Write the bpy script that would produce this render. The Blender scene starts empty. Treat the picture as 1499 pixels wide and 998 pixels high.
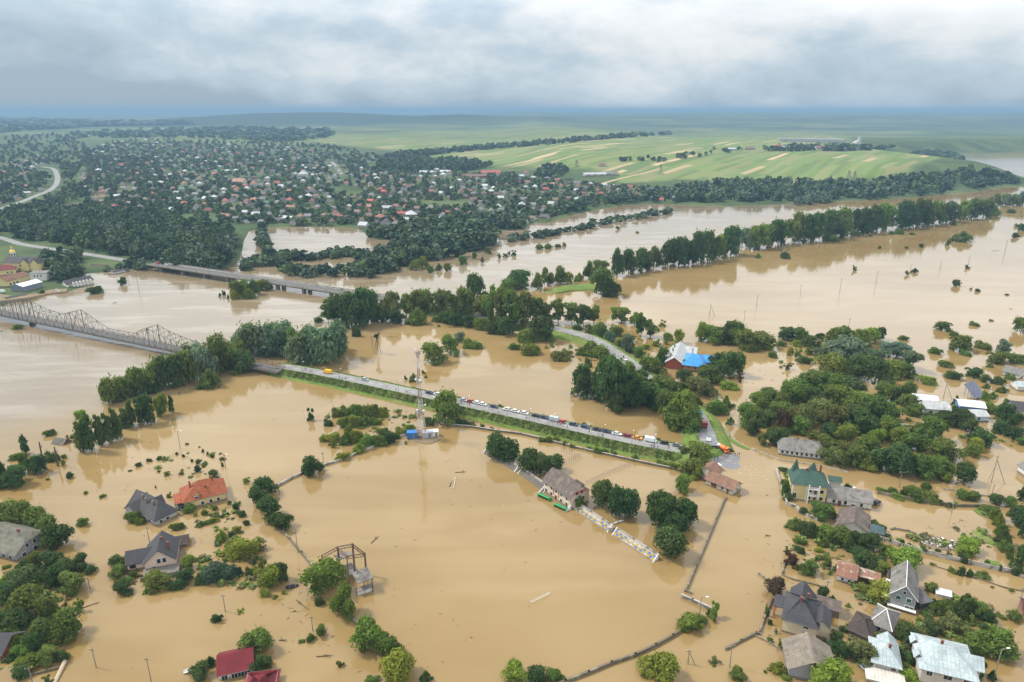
import bpy, bmesh, math, random
import numpy as np
from mathutils import Vector, Matrix
R_ = random.Random(7)
SC = bpy.context.scene
COL = SC.collection
rad = math.radians
# ------------------------------------------------------------------ camera, sky, sun, exposure
CAM_H = 145.0
PITCH = rad(18.7)
FPX = 1000.0
cam = bpy.data.cameras.new('camera'); cam.lens = 36.0 * FPX / 1499.0; cam.sensor_width = 36.0
cam.clip_start = 1.0; cam.clip_end = 120000.0
camo = bpy.data.objects.new('camera', cam); COL.objects.link(camo)
camo.location = (0, 0, CAM_H); camo.rotation_euler = (math.pi / 2 - PITCH, 0, 0)
SC.camera = camo
SUN_EL, SUN_AZ = 50.0, -75.0           # azimuth measured from +Y (view direction) towards +X
world = bpy.data.worlds.new('World'); SC.world = world; world.use_nodes = True
wn = world.node_tree.nodes; wl = world.node_tree.links; wn.clear()
def N(t, **k):
    n = wn.new(t)
    for a, b in k.items(): setattr(n, a, b)
    return n
w_out = N('ShaderNodeOutputWorld'); w_bg = N('ShaderNodeBackground'); w_bg.inputs['Strength'].default_value = 0.1
w_sky = N('ShaderNodeTexSky'); w_sky.sky_type = 'NISHITA'; w_sky.sun_disc = False
w_sky.sun_elevation = rad(SUN_EL); w_sky.sun_rotation = rad(SUN_AZ); w_sky.altitude = 200
w_tc = N('ShaderNodeTexCoord')
w_map = N('ShaderNodeMapping'); w_map.inputs['Scale'].default_value = (4.6, 4.6, 10.0); w_map.inputs['Location'].default_value = (1.35, 0.2, 0.3)
w_n1 = N('ShaderNodeTexNoise'); w_n1.inputs['Scale'].default_value = 1.0; w_n1.inputs['Detail'].default_value = 9; w_n1.inputs['Roughness'].default_value = 0.6; w_n1.inputs['Distortion'].default_value = 0.15
w_map2 = N('ShaderNodeMapping'); w_map2.inputs['Scale'].default_value = (1.3, 1.3, 6.0); w_map2.inputs['Location'].default_value = (5.2, 2.0, 1.0)
w_n2 = N('ShaderNodeTexNoise'); w_n2.inputs['Scale'].default_value = 1.0; w_n2.inputs['Detail'].default_value = 3
w_sep = N('ShaderNodeSeparateXYZ')
w_el = N('ShaderNodeMapRange'); w_el.inputs['From Min'].default_value = 0.0; w_el.inputs['From Max'].default_value = 0.12
w_add = N('ShaderNodeMath', operation='ADD'); w_mul = N('ShaderNodeMath', operation='MULTIPLY'); w_mul.inputs[1].default_value = 0.6
w_ramp = N('ShaderNodeValToRGB')
e = w_ramp.color_ramp.elements
e[0].position = 0.24; e[0].color = (4.0/12, 5.1/12, 6.2/12, 1)
e[1].position = 0.74; e[1].color = (10.6/12, 10.9/12, 11.2/12, 1)
m_ = w_ramp.color_ramp.elements.new(0.43); m_.color = (6.0/12, 7.2/12, 8.2/12, 1)
m_ = w_ramp.color_ramp.elements.new(0.58); m_.color = (9.0/12, 9.4/12, 9.7/12, 1)
w_sc = N('ShaderNodeVectorMath', operation='SCALE')
w_up = N('ShaderNodeMapRange', interpolation_type='SMOOTHSTEP')      # bright cloud band added above the view, to lift the water's reflections
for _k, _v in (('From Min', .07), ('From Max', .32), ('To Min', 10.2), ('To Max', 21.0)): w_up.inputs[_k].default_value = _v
w_dn = N('ShaderNodeMapRange', interpolation_type='SMOOTHSTEP')  # dims the added band again towards the zenith, to hold down the ambient light
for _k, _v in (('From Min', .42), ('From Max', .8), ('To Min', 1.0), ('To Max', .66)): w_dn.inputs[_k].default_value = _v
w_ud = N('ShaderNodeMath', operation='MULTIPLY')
w_mix = N('ShaderNodeMix', data_type='RGBA'); w_mix.inputs['Factor'].default_value = 0.93
wl.new(w_tc.outputs['Generated'], w_map.inputs['Vector']); wl.new(w_map.outputs[0], w_n1.inputs['Vector'])
wl.new(w_tc.outputs['Generated'], w_map2.inputs['Vector']); wl.new(w_map2.outputs[0], w_n2.inputs['Vector'])
wl.new(w_tc.outputs['Generated'], w_sep.inputs[0]); wl.new(w_sep.outputs['Z'], w_el.inputs['Value'])
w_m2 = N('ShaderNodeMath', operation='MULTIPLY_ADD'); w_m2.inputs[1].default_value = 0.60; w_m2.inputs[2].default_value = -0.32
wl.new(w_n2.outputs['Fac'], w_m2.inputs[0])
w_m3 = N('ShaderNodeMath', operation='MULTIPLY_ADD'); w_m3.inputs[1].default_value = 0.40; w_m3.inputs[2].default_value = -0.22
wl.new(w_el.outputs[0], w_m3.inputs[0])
w_a1 = N('ShaderNodeMath', operation='ADD'); w_a2 = N('ShaderNodeMath', operation='ADD')
w_soft = N('ShaderNodeMath', operation='MULTIPLY_ADD'); w_soft.inputs[1].default_value = 0.92; w_soft.inputs[2].default_value = 0.015; wl.new(w_n1.outputs['Fac'], w_soft.inputs[0]); wl.new(w_soft.outputs[0], w_a1.inputs[0]); wl.new(w_m2.outputs[0], w_a1.inputs[1])
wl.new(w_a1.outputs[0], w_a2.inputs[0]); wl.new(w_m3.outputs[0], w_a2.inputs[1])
w_az = N('ShaderNodeMath', operation='MULTIPLY_ADD'); w_az.inputs[1].default_value = 0.23; wl.new(w_sep.outputs['X'], w_az.inputs[0]); w_a3 = N('ShaderNodeMath', operation='ADD'); w_a3.inputs[1].default_value = -0.005; wl.new(w_a2.outputs[0], w_a3.inputs[0]); wl.new(w_a3.outputs[0], w_az.inputs[2])     # the cover is thicker to the left
wl.new(w_az.outputs[0], w_ramp.inputs['Fac']); wl.new(w_ramp.outputs['Color'], w_sc.inputs[0])
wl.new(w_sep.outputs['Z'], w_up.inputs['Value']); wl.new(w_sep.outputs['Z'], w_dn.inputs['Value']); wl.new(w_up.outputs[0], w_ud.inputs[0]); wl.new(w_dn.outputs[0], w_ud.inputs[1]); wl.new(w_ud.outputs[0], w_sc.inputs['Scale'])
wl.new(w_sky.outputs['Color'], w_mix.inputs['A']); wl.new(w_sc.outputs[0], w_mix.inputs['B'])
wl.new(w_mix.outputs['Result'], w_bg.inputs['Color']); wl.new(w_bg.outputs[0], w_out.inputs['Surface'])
sun = bpy.data.lights.new('sun', 'SUN'); sun.energy = 4.1; sun.angle = rad(9); sun.color = (1.0, 0.95, 0.88)
suno = bpy.data.objects.new('sun', sun); COL.objects.link(suno)
_sd = Vector((math.sin(rad(SUN_AZ)) * math.cos(rad(SUN_EL)), math.cos(rad(SUN_AZ)) * math.cos(rad(SUN_EL)), math.sin(rad(SUN_EL))))
suno.rotation_euler = (-_sd).to_track_quat('-Z', 'Y').to_euler(); suno.location = (0, 0, 400)
SC.view_settings.view_transform = 'Standard'; SC.view_settings.look = 'None'
SC.view_settings.exposure = 0.13; SC.view_settings.gamma = 1.0; SC.view_settings.use_curve_mapping = False
SC.render.engine = 'CYCLES'
SC.cycles.max_bounces = 5; SC.cycles.diffuse_bounces = 2; SC.cycles.glossy_bounces = 3
SC.cycles.transmission_bounces = 2; SC.cycles.volume_bounces = 0; SC.cycles.transparent_max_bounces = 6
# ------------------------------------------------------------------ from photo pixels to the ground
CT, ST = math.cos(PITCH), math.sin(PITCH)
def ray(px, py):
    u = (px - 749.5) / FPX; v = (499.0 - py) / FPX
    return u, CT + v * ST, -ST + v * CT
def G(px, py, z=0.0):
    u, dy, dz = ray(px, py)
    t = (z - CAM_H) / dz
    return Vector((u * t, dy * t, z))
def MPP(px, py, z=0.0):                 # metres per photo pixel, across
    return (z - CAM_H) / ray(px, py)[2] / FPX
def TOPZ(Y, py):                        # height of a point above ground distance Y that shows at photo row py
    _, dy, dz = ray(749.5, py)
    return CAM_H + Y * dz / dy
def PROJ(p):
    x, y, z = p[0], p[1], p[2] - CAM_H
    f = y * CT - z * ST; up = y * ST + z * CT
    return 749.5 + FPX * x / f, 499.0 - FPX * up / f
# ------------------------------------------------------------------ object helpers
def tag(o, label=None, cat=None, group=None, kind=None):
    if label: o['label'] = label
    if cat: o['category'] = cat
    if group: o['group'] = group
    if kind: o['kind'] = kind
    return o
def empty(name, loc=(0, 0, 0), rz=0.0, label=None, cat=None, group=None):
    o = bpy.data.objects.new(name, None); COL.objects.link(o)
    o.location = loc; o.rotation_euler = (0, 0, rz); o.empty_display_size = 0.5
    return tag(o, label, cat, group)
def link(name, me, parent=None):
    o = bpy.data.objects.new(name, me); COL.objects.link(o); o.parent = parent
    return o
class MB:
    """collects shapes; build() links them as one mesh object"""
    def __init__(s): s.v = []; s.f = []; s.m = []
    def poly(s, pts, m=0):
        k = len(s.v); s.v += [tuple(p) for p in pts]; s.f.append(tuple(range(k, k + len(pts)))); s.m.append(m); return s
    def box(s, c, d, rz=0.0, m=0, taper=1.0):
        cx, cy, cz = c; x, y, z = d[0] / 2, d[1] / 2, d[2] / 2
        k = len(s.v); ca, sa = math.cos(rz), math.sin(rz)
        for dz, t in ((-z, 1.0), (z, taper)):
            for dx, dy in ((-x, -y), (x, -y), (x, y), (-x, y)):
                dx *= t; dy *= t
                s.v.append((cx + dx * ca - dy * sa, cy + dx * sa + dy * ca, cz + dz))
        for q in ((3, 2, 1, 0), (4, 5, 6, 7), (0, 1, 5, 4), (1, 2, 6, 5), (2, 3, 7, 6), (3, 0, 4, 7)):
            s.f.append(tuple(k + i for i in q)); s.m.append(m)
        return s
    def tube(s, a, b, r0, r1=None, n=6, m=0, caps=True):
        a = Vector(a); b = Vector(b); r1 = r0 if r1 is None else r1
        d = (b - a); 
        if d.length < 1e-6: return s
        d.normalize(); u = d.orthogonal().normalized(); w = d.cross(u); k = len(s.v)
        for p, r in ((a, r0), (b, r1)):
            for i in range(n):
                t = 2 * math.pi * i / n
                s.v.append(tuple(p + (u * math.cos(t) + w * math.sin(t)) * r))
        for i in range(n):
            j = (i + 1) % n
            s.f.append((k + i, k + j, k + n + j, k + n + i)); s.m.append(m)
        if caps:
            s.f.append(tuple(k + i for i in reversed(range(n)))); s.m.append(m)
            s.f.append(tuple(k + n + i for i in range(n))); s.m.append(m)
        return s
    def prism(s, pts, off, m=0):         # closed outline pts, extruded by the vector off
        off = Vector(off); n = len(pts); k = len(s.v)
        s.v += [tuple(p) for p in pts]; s.v += [tuple(Vector(p) + off) for p in pts]
        s.f.append(tuple(range(k, k + n))); s.m.append(m)
        s.f.append(tuple(reversed(range(k + n, k + 2 * n)))); s.m.append(m)
        for i in range(n):
            j = (i + 1) % n
            s.f.append((k + j, k + i, k + n + i, k + n + j)); s.m.append(m)
        return s
    def ball(s, c, r, n=8, k2=5, m=0, sz=1.0):
        k = len(s.v); c = Vector(c)
        for i in range(k2 + 1):
            ph = math.pi * i / k2
            for j in range(n):
                t = 2 * math.pi * j / n
                s.v.append((c.x + r * math.sin(ph) * math.cos(t), c.y + r * math.sin(ph) * math.sin(t), c.z + r * sz * math.cos(ph)))
        for i in range(k2):
            for j in range(n):
                j2 = (j + 1) % n
                s.f.append((k + i * n + j, k + (i + 1) * n + j, k + (i + 1) * n + j2, k + i * n + j2)); s.m.append(m)
        return s
    def mesh(s, name, mats):
        me = bpy.data.meshes.new(name); me.from_pydata(s.v, [], s.f)
        for mm in (mats if isinstance(mats, (list, tuple)) else [mats]): me.materials.append(mm)
        me.polygons.foreach_set('material_index', s.m)
        bm = bmesh.new(); bm.from_mesh(me); bmesh.ops.recalc_face_normals(bm, faces=bm.faces); bm.to_mesh(me); bm.free()
        me.update(); return me
    def build(s, name, mats, parent=None):
        return link(name, s.mesh(name, mats), parent)
def np_mesh(name, verts, quads, mat, midx=None, n=4):
    me = bpy.data.meshes.new(name); nv = len(verts); nf = len(quads)
    me.vertices.add(nv); me.vertices.foreach_set('co', np.asarray(verts, np.float32).ravel())
    me.loops.add(nf * n); me.loops.foreach_set('vertex_index', np.asarray(quads, np.int32).ravel())
    me.polygons.add(nf); me.polygons.foreach_set('loop_start', np.arange(0, nf * n, n, dtype=np.int32))
    for mm in (mat if isinstance(mat, (list, tuple)) else [mat]): me.materials.append(mm)
    if midx is not None: me.polygons.foreach_set('material_index', np.asarray(midx, np.int32))
    me.update(calc_edges=True); return me
def ordinal(i):
    w = 'first second third fourth fifth sixth seventh eighth ninth tenth eleventh twelfth thirteenth fourteenth fifteenth sixteenth seventeenth eighteenth nineteenth twentieth'.split()
    if i <= 20: return w[i - 1]
    t = {2: 'twenty', 3: 'thirty', 4: 'forty', 5: 'fifty'}[i // 10]
    return (t[:-1] + 'ieth') if i % 10 == 0 else t + '-' + w[i % 10 - 1]
# ------------------------------------------------------------------ materials
def new_mat(name):
    m = bpy.data.materials.new(name); m.use_nodes = True
    nt = m.node_tree; b = nt.nodes['Principled BSDF']
    return m, nt, b
def nd(nt, t, **k):
    n = nt.nodes.new(t)
    for a, b in k.items(): setattr(n, a, b)
    return n
def vary(name, col, var=0.18, scale=0.5, rough=0.8, spec=0.3, stretch=(1, 1, 1), col2=None, f2=0.5, fine=4.0, metal=0.0, objcol=False, bump=0.0):
    """surface whose own colour is uneven: broad patches, fine grain and (col2) worn places"""
    m, nt, b = new_mat(name)
    L = nt.links
    tc = nd(nt, 'ShaderNodeTexCoord'); mp = nd(nt, 'ShaderNodeMapping'); mp.inputs['Scale'].default_value = stretch
    L.new(tc.outputs['Object'], mp.inputs['Vector'])
    n1 = nd(nt, 'ShaderNodeTexNoise'); n1.inputs['Scale'].default_value = scale; n1.inputs['Detail'].default_value = 4
    n2 = nd(nt, 'ShaderNodeTexNoise'); n2.inputs['Scale'].default_value = fine; n2.inputs['Detail'].default_value = 2
    L.new(mp.outputs[0], n1.inputs['Vector']); L.new(mp.outputs[0], n2.inputs['Vector'])
    a = nd(nt, 'ShaderNodeMath', operation='ADD'); L.new(n1.outputs['Fac'], a.inputs[0]); L.new(n2.outputs['Fac'], a.inputs[1])
    mr = nd(nt, 'ShaderNodeMapRange'); mr.inputs['From Min'].default_value = 0.6; mr.inputs['From Max'].default_value = 1.4
    mr.inputs['To Min'].default_value = 1 - var; mr.inputs['To Max'].default_value = 1 + var
    L.new(a.outputs[0], mr.inputs['Value'])
    vm = nd(nt, 'ShaderNodeVectorMath', operation='SCALE'); L.new(mr.outputs[0], vm.inputs['Scale'])
    if objcol:
        oi = nd(nt, 'ShaderNodeObjectInfo'); L.new(oi.outputs['Color'], vm.inputs[0])
    elif col2:
        mx = nd(nt, 'ShaderNodeMix', data_type='RGBA'); mx.inputs['A'].default_value = (*col, 1); mx.inputs['B'].default_value = (*col2, 1)
        r2 = nd(nt, 'ShaderNodeMapRange'); r2.inputs['From Min'].default_value = f2 - 0.08; r2.inputs['From Max'].default_value = f2 + 0.08
        n3 = nd(nt, 'ShaderNodeTexNoise'); n3.inputs['Scale'].default_value = scale * 1.7; n3.inputs['Detail'].default_value = 5
        L.new(mp.outputs[0], n3.inputs['Vector']); L.new(n3.outputs['Fac'], r2.inputs['Value']); L.new(r2.outputs[0], mx.inputs['Factor'])
        L.new(mx.outputs['Result'], vm.inputs[0])
    else:
        vm.inputs[0].default_value = col
    L.new(vm.outputs[0], b.inputs['Base Color'])
    b.inputs['Roughness'].default_value = rough; b.inputs['Specular IOR Level'].default_value = spec; b.inputs['Metallic'].default_value = metal
    if bump:
        bp = nd(nt, 'ShaderNodeBump'); bp.inputs['Strength'].default_value = bump; bp.inputs['Distance'].default_value = 0.2
        L.new(n2.outputs['Fac'], bp.inputs['Height']); L.new(bp.outputs[0], b.inputs['Normal'])
    return m
def leaf_mat(name, scale=1.6):
    m, nt, b = new_mat(name); L = nt.links
    oi = nd(nt, 'ShaderNodeObjectInfo'); geo = nd(nt, 'ShaderNodeNewGeometry'); tc = nd(nt, 'ShaderNodeTexCoord')
    n1 = nd(nt, 'ShaderNodeTexNoise'); n1.inputs['Scale'].default_value = scale * 2.2; n1.inputs['Detail'].default_value = 2
    L.new(tc.outputs['Object'], n1.inputs['Vector'])
    mr = nd(nt, 'ShaderNodeMapRange'); mr.inputs['From Min'].default_value = 0.3; mr.inputs['From Max'].default_value = 0.7
    mr.inputs['To Min'].default_value = 0.72; mr.inputs['To Max'].default_value = 1.32; L.new(n1.outputs['Fac'], mr.inputs['Value'])
    m2 = nd(nt, 'ShaderNodeMapRange'); m2.inputs['To Min'].default_value = 0.72; m2.inputs['To Max'].default_value = 1.3; L.new(geo.outputs['Random Per Island'], m2.inputs['Value'])
    mu = nd(nt, 'ShaderNodeMath', operation='MULTIPLY'); L.new(mr.outputs[0], mu.inputs[0]); L.new(m2.outputs[0], mu.inputs[1])
    vm = nd(nt, 'ShaderNodeVectorMath', operation='SCALE'); L.new(oi.outputs['Color'], vm.inputs[0]); L.new(mu.outputs[0], vm.inputs['Scale'])
    L.new(vm.outputs[0], b.inputs['Base Color']); b.inputs['Roughness'].default_value = 0.75; b.inputs['Specular IOR Level'].default_value = 0.15
    tr = nd(nt, 'ShaderNodeBsdfTranslucent'); ad = nd(nt, 'ShaderNodeMixShader'); ad.inputs[0].default_value = 0.42
    hs = nd(nt, 'ShaderNodeMix', data_type='RGBA'); hs.blend_type = 'MULTIPLY'; hs.inputs['Factor'].default_value = 1; hs.inputs['B'].default_value = (1.45, 1.55, 0.7, 1)
    L.new(vm.outputs[0], hs.inputs['A']); L.new(hs.outputs['Result'], tr.inputs['Color'])
    L.new(b.outputs[0], ad.inputs[1]); L.new(tr.outputs[0], ad.inputs[2]); L.new(ad.outputs[0], nt.nodes['Material Output'].inputs['Surface'])
    return m
M_LEAF = leaf_mat('leaves')
M_BARK = vary('bark', (0.09, 0.07, 0.05), 0.3, 1.0, 0.9)
M_ASPH = vary('asphalt', (0.255, 0.245, 0.235), 0.16, 0.12, 0.85, fine=1.2, col2=(0.20, 0.195, 0.185), f2=0.55)
M_WETASPH = vary('wet_asphalt', (0.13, 0.135, 0.145), 0.2, 0.2, 0.25, 0.5, col2=(0.3, 0.23, 0.14), f2=0.62)
M_CONC = vary('concrete', (0.36, 0.34, 0.30), 0.25, 0.3, 0.85, col2=(0.2, 0.18, 0.15), f2=0.6)
M_CONCD = vary('dark_concrete', (0.17, 0.15, 0.13), 0.3, 0.4, 0.85)
M_STEEL = vary('grey_steel', (0.2, 0.19, 0.175), 0.2, 0.3, 0.6, col2=(0.16, 0.10, 0.07), f2=0.58)
M_RUST = vary('rusty_steel', (0.14, 0.085, 0.06), 0.35, 0.8, 0.75, col2=(0.2, 0.15, 0.12), f2=0.6)
M_GLASS = vary('window_glass', (0.02, 0.025, 0.03), 0.2, 1.0, 0.08, 0.5)
M_WHITE = vary('white_paint', (0.72, 0.71, 0.68), 0.1, 0.4, 0.6)
M_TYRE = vary('tyre_rubber', (0.02, 0.02, 0.02), 0.2, 3, 0.8)
M_CARPAINT = vary('car_paint', (1, 1, 1), 0.03, 1, 0.25, 0.5, objcol=True)
M_WOOD = vary('weathered_wood', (0.16, 0.12, 0.085), 0.3, 0.7, 0.85)
M_POLE = vary('pole_concrete', (0.22, 0.2, 0.17), 0.25, 0.8, 0.85)
M_GRASS = vary('grass_cover', (0.12, 0.175, 0.038), 0.4, 0.06, 0.9, 0.1, col2=(0.17, 0.175, 0.06), f2=0.6, fine=0.9, bump=0.6)
M_SOIL = vary('damp_soil', (0.2, 0.15, 0.09), 0.3, 0.2, 0.9)
# ------------------------------------------------------------------ ground: one sheet out to the horizon
SHORE = [(-900, 520), (-300, 478), (-60, 455), (0, 448), (12, 442), (38, 440), (60, 430), (78, 425), (98, 426), (120, 419), (112, 408),
         (120, 399), (150, 398), (176, 392), (205, 390), (232, 392), (262, 396), (318, 398), (342, 386), (350, 372), (354, 352), (362, 338), (390, 333), (470, 331),
         (528, 334), (548, 350), (580, 350), (600, 362), (650, 356), (702, 346), (716, 337), (764, 336), (775, 326), (800, 326), (840, 313), (870, 307), (920, 299),
         (985, 298), (1010, 301), (1060, 302), (1130, 299), (1200, 296), (1290, 292), (1350, 287), (1420, 281)]
shore_w = [G(x, y).xy for x, y in SHORE]
POLY_N = np.array([tuple(p) for p in shore_w] + [(985, 1385), (1090, 1410), (1150, 1500), (1165, 1700), (1180, 2050), (1300, 2350), (1900, 2600), (4000, 2800), (60000, 3000), (60000, 60000), (-60000, 60000), (-60000, shore_w[0][1])], float)
POLY_POOL = [np.array([tuple(G(x, y).xy) for x, y in pl], float) for pl in (
    [(100, 257), (112, 262), (122, 262), (126, 248), (120, 247), (114, 259)],
    [(130, 290), (142, 278), (152, 280), (160, 286), (140, 292)],
    [(82, 300), (110, 296), (130, 291), (112, 300), (95, 305)],
    [(170, 272), (198, 271), (201, 276), (178, 276)],
    [(720, 344), (765, 336), (790, 322), (784, 330), (766, 343)])]
def sdist(P, poly):
    """signed distance (positive inside) of points P to a closed polygon"""
    d2 = np.full(len(P), 1e18); ins = np.zeros(len(P), bool)
    for i in range(len(poly)):
        a = poly[i]; b = poly[(i + 1) % len(poly)]; ab = b - a
        t = np.clip(((P - a) @ ab) / max(ab @ ab, 1e-9), 0, 1)
        q = P - (a + t[:, None] * ab); d2 = np.minimum(d2, (q * q).sum(1))
        c = (a[1] > P[:, 1]) != (b[1] > P[:, 1])
        if abs(b[1] - a[1]) > 1e-9:
            ins ^= c & (P[:, 0] < ab[0] * (P[:, 1] - a[1]) / ab[1] + a[0])
    d = np.sqrt(d2); return np.where(ins, d, -d)
def sst(x, a, b):
    t = np.clip((x - a) / (b - a), 0, 1); return t * t * (3 - 2 * t)
def wob(X, Y):
    return (np.sin(X * .0031 + 1.3) * np.cos(Y * .0023) + .6 * np.sin(X * .0071 + Y * .0052 + .6) + .35 * np.sin(X * .017 - Y * .013)) / 2
def land_z(P):
    X, Y = P[:, 0], P[:, 1]
    d = sdist(P, POLY_N)
    for pl in POLY_POOL: d = np.minimum(d, -sdist(P, pl))
    wr = sst(X, 560, 760); wm = sst(X, -60, 220)
    hl = 2.2 + 12 * sst(d, 250, 1700)
    hm = 2.2 + 33 * sst(d, 130, 720)
    hr = 2.5 + 36 * sst(d, 12, 150)
    h = (hl * (1 - wm) + hm * wm) * (1 - wr) + hr * wr
    drop = sst(Y, 2700, 3900) * sst(X, 350, 900)
    h = h * (1 - .8 * drop)
    h = h + wob(X, Y) * (1.2 + 5 * sst(d, 600, 2500))
    r = np.hypot(X, Y)
    h = h + 112 * np.exp(-((X + 2150) / 1500) ** 2 - ((Y - 7600) / 900) ** 2)
    h = h + 70 * np.exp(-((X + 350) / 700) ** 2 - ((Y - 6900) / 500) ** 2)
    h = h + (66 + 10 * wob(X * .4, Y * .4)) * sst(X + 0.15 * Y, 600, 2600) * sst(Y, 5200, 8200)
    h = h + (16 + 8 * wob(X * .3, Y * .3)) * sst(r, 9000, 15000)
    h = np.where(h > 100, 100 + 36 * (1 - np.exp(-(h - 100) / 36)), h)
    return np.where(d > 4, h, np.where(d > -12, -3 + (3 + 1.6) * sst(d, -12, 4) + (h - 1.6) * sst(d, 1, 4), -3.0)), d
def TZ(x, y):
    return float(land_z(np.array([[x, y]], float))[0][0])
def GT(px, py):                          # point of the land that shows at a photo pixel
    z = 2.0
    for _ in range(14):
        p = G(px, py, min(z, 100)); z = .5 * z + .5 * max(TZ(p.x, p.y), 0.0)
    return Vector((p.x, p.y, z))
na, nr = 760, 430
az = np.radians(np.linspace(-78, 78, na)); rr = 90 * (38000 / 90) ** (np.linspace(0, 1, nr))
AA, RR = np.meshgrid(az, rr)
P2 = np.stack([(RR * np.sin(AA)).ravel(), (RR * np.cos(AA)).ravel()], 1)
zz, dd = land_z(P2)
idx = np.arange(na * nr).reshape(nr, na)
quads = np.stack([idx[:-1, :-1], idx[:-1, 1:], idx[1:, 1:], idx[1:, :-1]], -1).reshape(-1, 4)
def inpoly(P, px):
    return sdist(P, np.array([tuple(GT(x, y).xy) for x, y in px], float))
F_RIGHT = [(905, 268), (1000, 262), (1120, 268), (1180, 272), (1230, 262), (1290, 262), (1330, 252), (1400, 244), (1415, 238), (1320, 226), (1240, 222), (1110, 222), (1000, 218), (900, 236)]
F_MID = [(480, 196), (620, 190), (760, 184), (1000, 178), (1240, 194), (1240, 218), (980, 232), (900, 254), (800, 244), (640, 232), (600, 222), (500, 212), (300, 192), (300, 186)]
F_LEFT = [(110, 200), (300, 208), (430, 214), (470, 205), (300, 190), (120, 190)]
fm = np.maximum(np.maximum(sst(inpoly(P2, F_RIGHT), -10, 10), sst(inpoly(P2, F_MID), -40, 40)), .7 * sst(inpoly(P2, F_LEFT), -60, 60))
hillw = np.clip(np.exp(-((P2[:, 0] + 2300) / 2600) ** 2 - ((P2[:, 1] - 7200) / 1100) ** 2) * 2.4 - .2, 0, 1)
hillw = np.maximum(hillw, np.clip(.45 + 1.1 * wob(P2[:, 0] * .8, P2[:, 1] * 1.6), .05, .8) * sst(P2[:, 0] + .15 * P2[:, 1], 700, 1500) * sst(P2[:, 1], 4300, 5200))
m, nt, b = new_mat('ground'); L = nt.links
geo = nd(nt, 'ShaderNodeNewGeometry'); at = nd(nt, 'ShaderNodeAttribute', attribute_name='field'); at2 = nd(nt, 'ShaderNodeAttribute', attribute_name='wooded')
rot = nd(nt, 'ShaderNodeVectorRotate', rotation_type='Z_AXIS'); rot.inputs['Angle'].default_value = rad(-55); L.new(geo.outputs['Position'], rot.inputs['Vector'])
sp = nd(nt, 'ShaderNodeSeparateXYZ'); L.new(rot.outputs[0], sp.inputs[0])
def mth(op, a, bb=None, c=None):
    n = nd(nt, 'ShaderNodeMath', operation=op)
    for i, q in enumerate((a, bb, c)):
        if q is None: continue
        if isinstance(q, (int, float)): n.inputs[i].default_value = q
        else: L.new(q, n.inputs[i])
    return n.outputs[0]
nzw = nd(nt, 'ShaderNodeTexNoise'); nzw.inputs['Scale'].default_value = .004; L.new(geo.outputs['Position'], nzw.inputs['Vector'])
wv = mth('FLOOR', mth('DIVIDE', mth('MULTIPLY_ADD', nzw.outputs['Fac'], 22, sp.outputs['Y']), 15.0))
wh = nd(nt, 'ShaderNodeTexWhiteNoise', noise_dimensions='1D'); L.new(wv, wh.inputs['W'])
uv = mth('FLOOR', mth('DIVIDE', mth('MULTIPLY_ADD', wh.outputs['Value'], 500, sp.outputs['X']), 150.0))
wh2 = nd(nt, 'ShaderNodeTexWhiteNoise', noise_dimensions='2D'); cb = nd(nt, 'ShaderNodeCombineXYZ'); L.new(uv, cb.inputs[0]); L.new(wv, cb.inputs[1]); L.new(cb.outputs[0], wh2.inputs['Vector'])
fr = nd(nt, 'ShaderNodeValToRGB'); fr.color_ramp.interpolation = 'CONSTANT'; el = fr.color_ramp.elements
el[0].position = 0; el[0].color = (.145, .19, .06, 1); el[1].position = .16; el[1].color = (.185, .215, .075, 1)
for p, c in ((.32, (.115, .17, .05)), (.46, (.20, .215, .09)), (.6, (.15, .205, .065)), (.74, (.12, .165, .06)), (.85, (.20, .20, .09)), (.925, (.38, .29, .16)), (.965, (.47, .345, .2))):
    q = el.new(p); q.color = (*c, 1)
L.new(wh2.outputs['Value'], fr.inputs['Fac'])
n1 = nd(nt, 'ShaderNodeTexNoise'); n1.inputs['Scale'].default_value = .012; n1.inputs['Detail'].default_value = 6; L.new(geo.outputs['Position'], n1.inputs['Vector'])
n2 = nd(nt, 'ShaderNodeTexNoise'); n2.inputs['Scale'].default_value = .0016; n2.inputs['Detail'].default_value = 5; L.new(geo.outputs['Position'], n2.inputs['Vector'])
mr1 = nd(nt, 'ShaderNodeValToRGB'); e1 = mr1.color_ramp.elements; e1[0].position = .35; e1[0].color = (.042, .068, .03, 1); e1[1].position = .66; e1[1].color = (.10, .13, .052, 1)
L.new(n1.outputs['Fac'], mr1.inputs['Fac'])
far = nd(nt, 'ShaderNodeValToRGB'); e1 = far.color_ramp.elements; e1[0].position = .4; e1[0].color = (.06, .095, .035, 1); e1[1].position = .6; e1[1].color = (.17, .19, .075, 1)
L.new(n2.outputs['Fac'], far.inputs['Fac'])
vl = nd(nt, 'ShaderNodeSeparateXYZ'); L.new(geo.outputs['Position'], vl.inputs[0])
fw = nd(nt, 'ShaderNodeMapRange'); fw.inputs['From Min'].default_value = 2600; fw.inputs['From Max'].default_value = 4200; L.new(vl.outputs['Y'], fw.inputs['Value'])
mx0 = nd(nt, 'ShaderNodeMix', data_type='RGBA'); L.new(fw.outputs[0], mx0.inputs['Factor']); L.new(mr1.outputs[0], mx0.inputs['A']); L.new(far.outputs[0], mx0.inputs['B'])
mx1 = nd(nt, 'ShaderNodeMix', data_type='RGBA'); L.new(at.outputs['Fac'], mx1.inputs['Factor']); L.new(mx0.outputs['Result'], mx1.inputs['A'])
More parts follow.
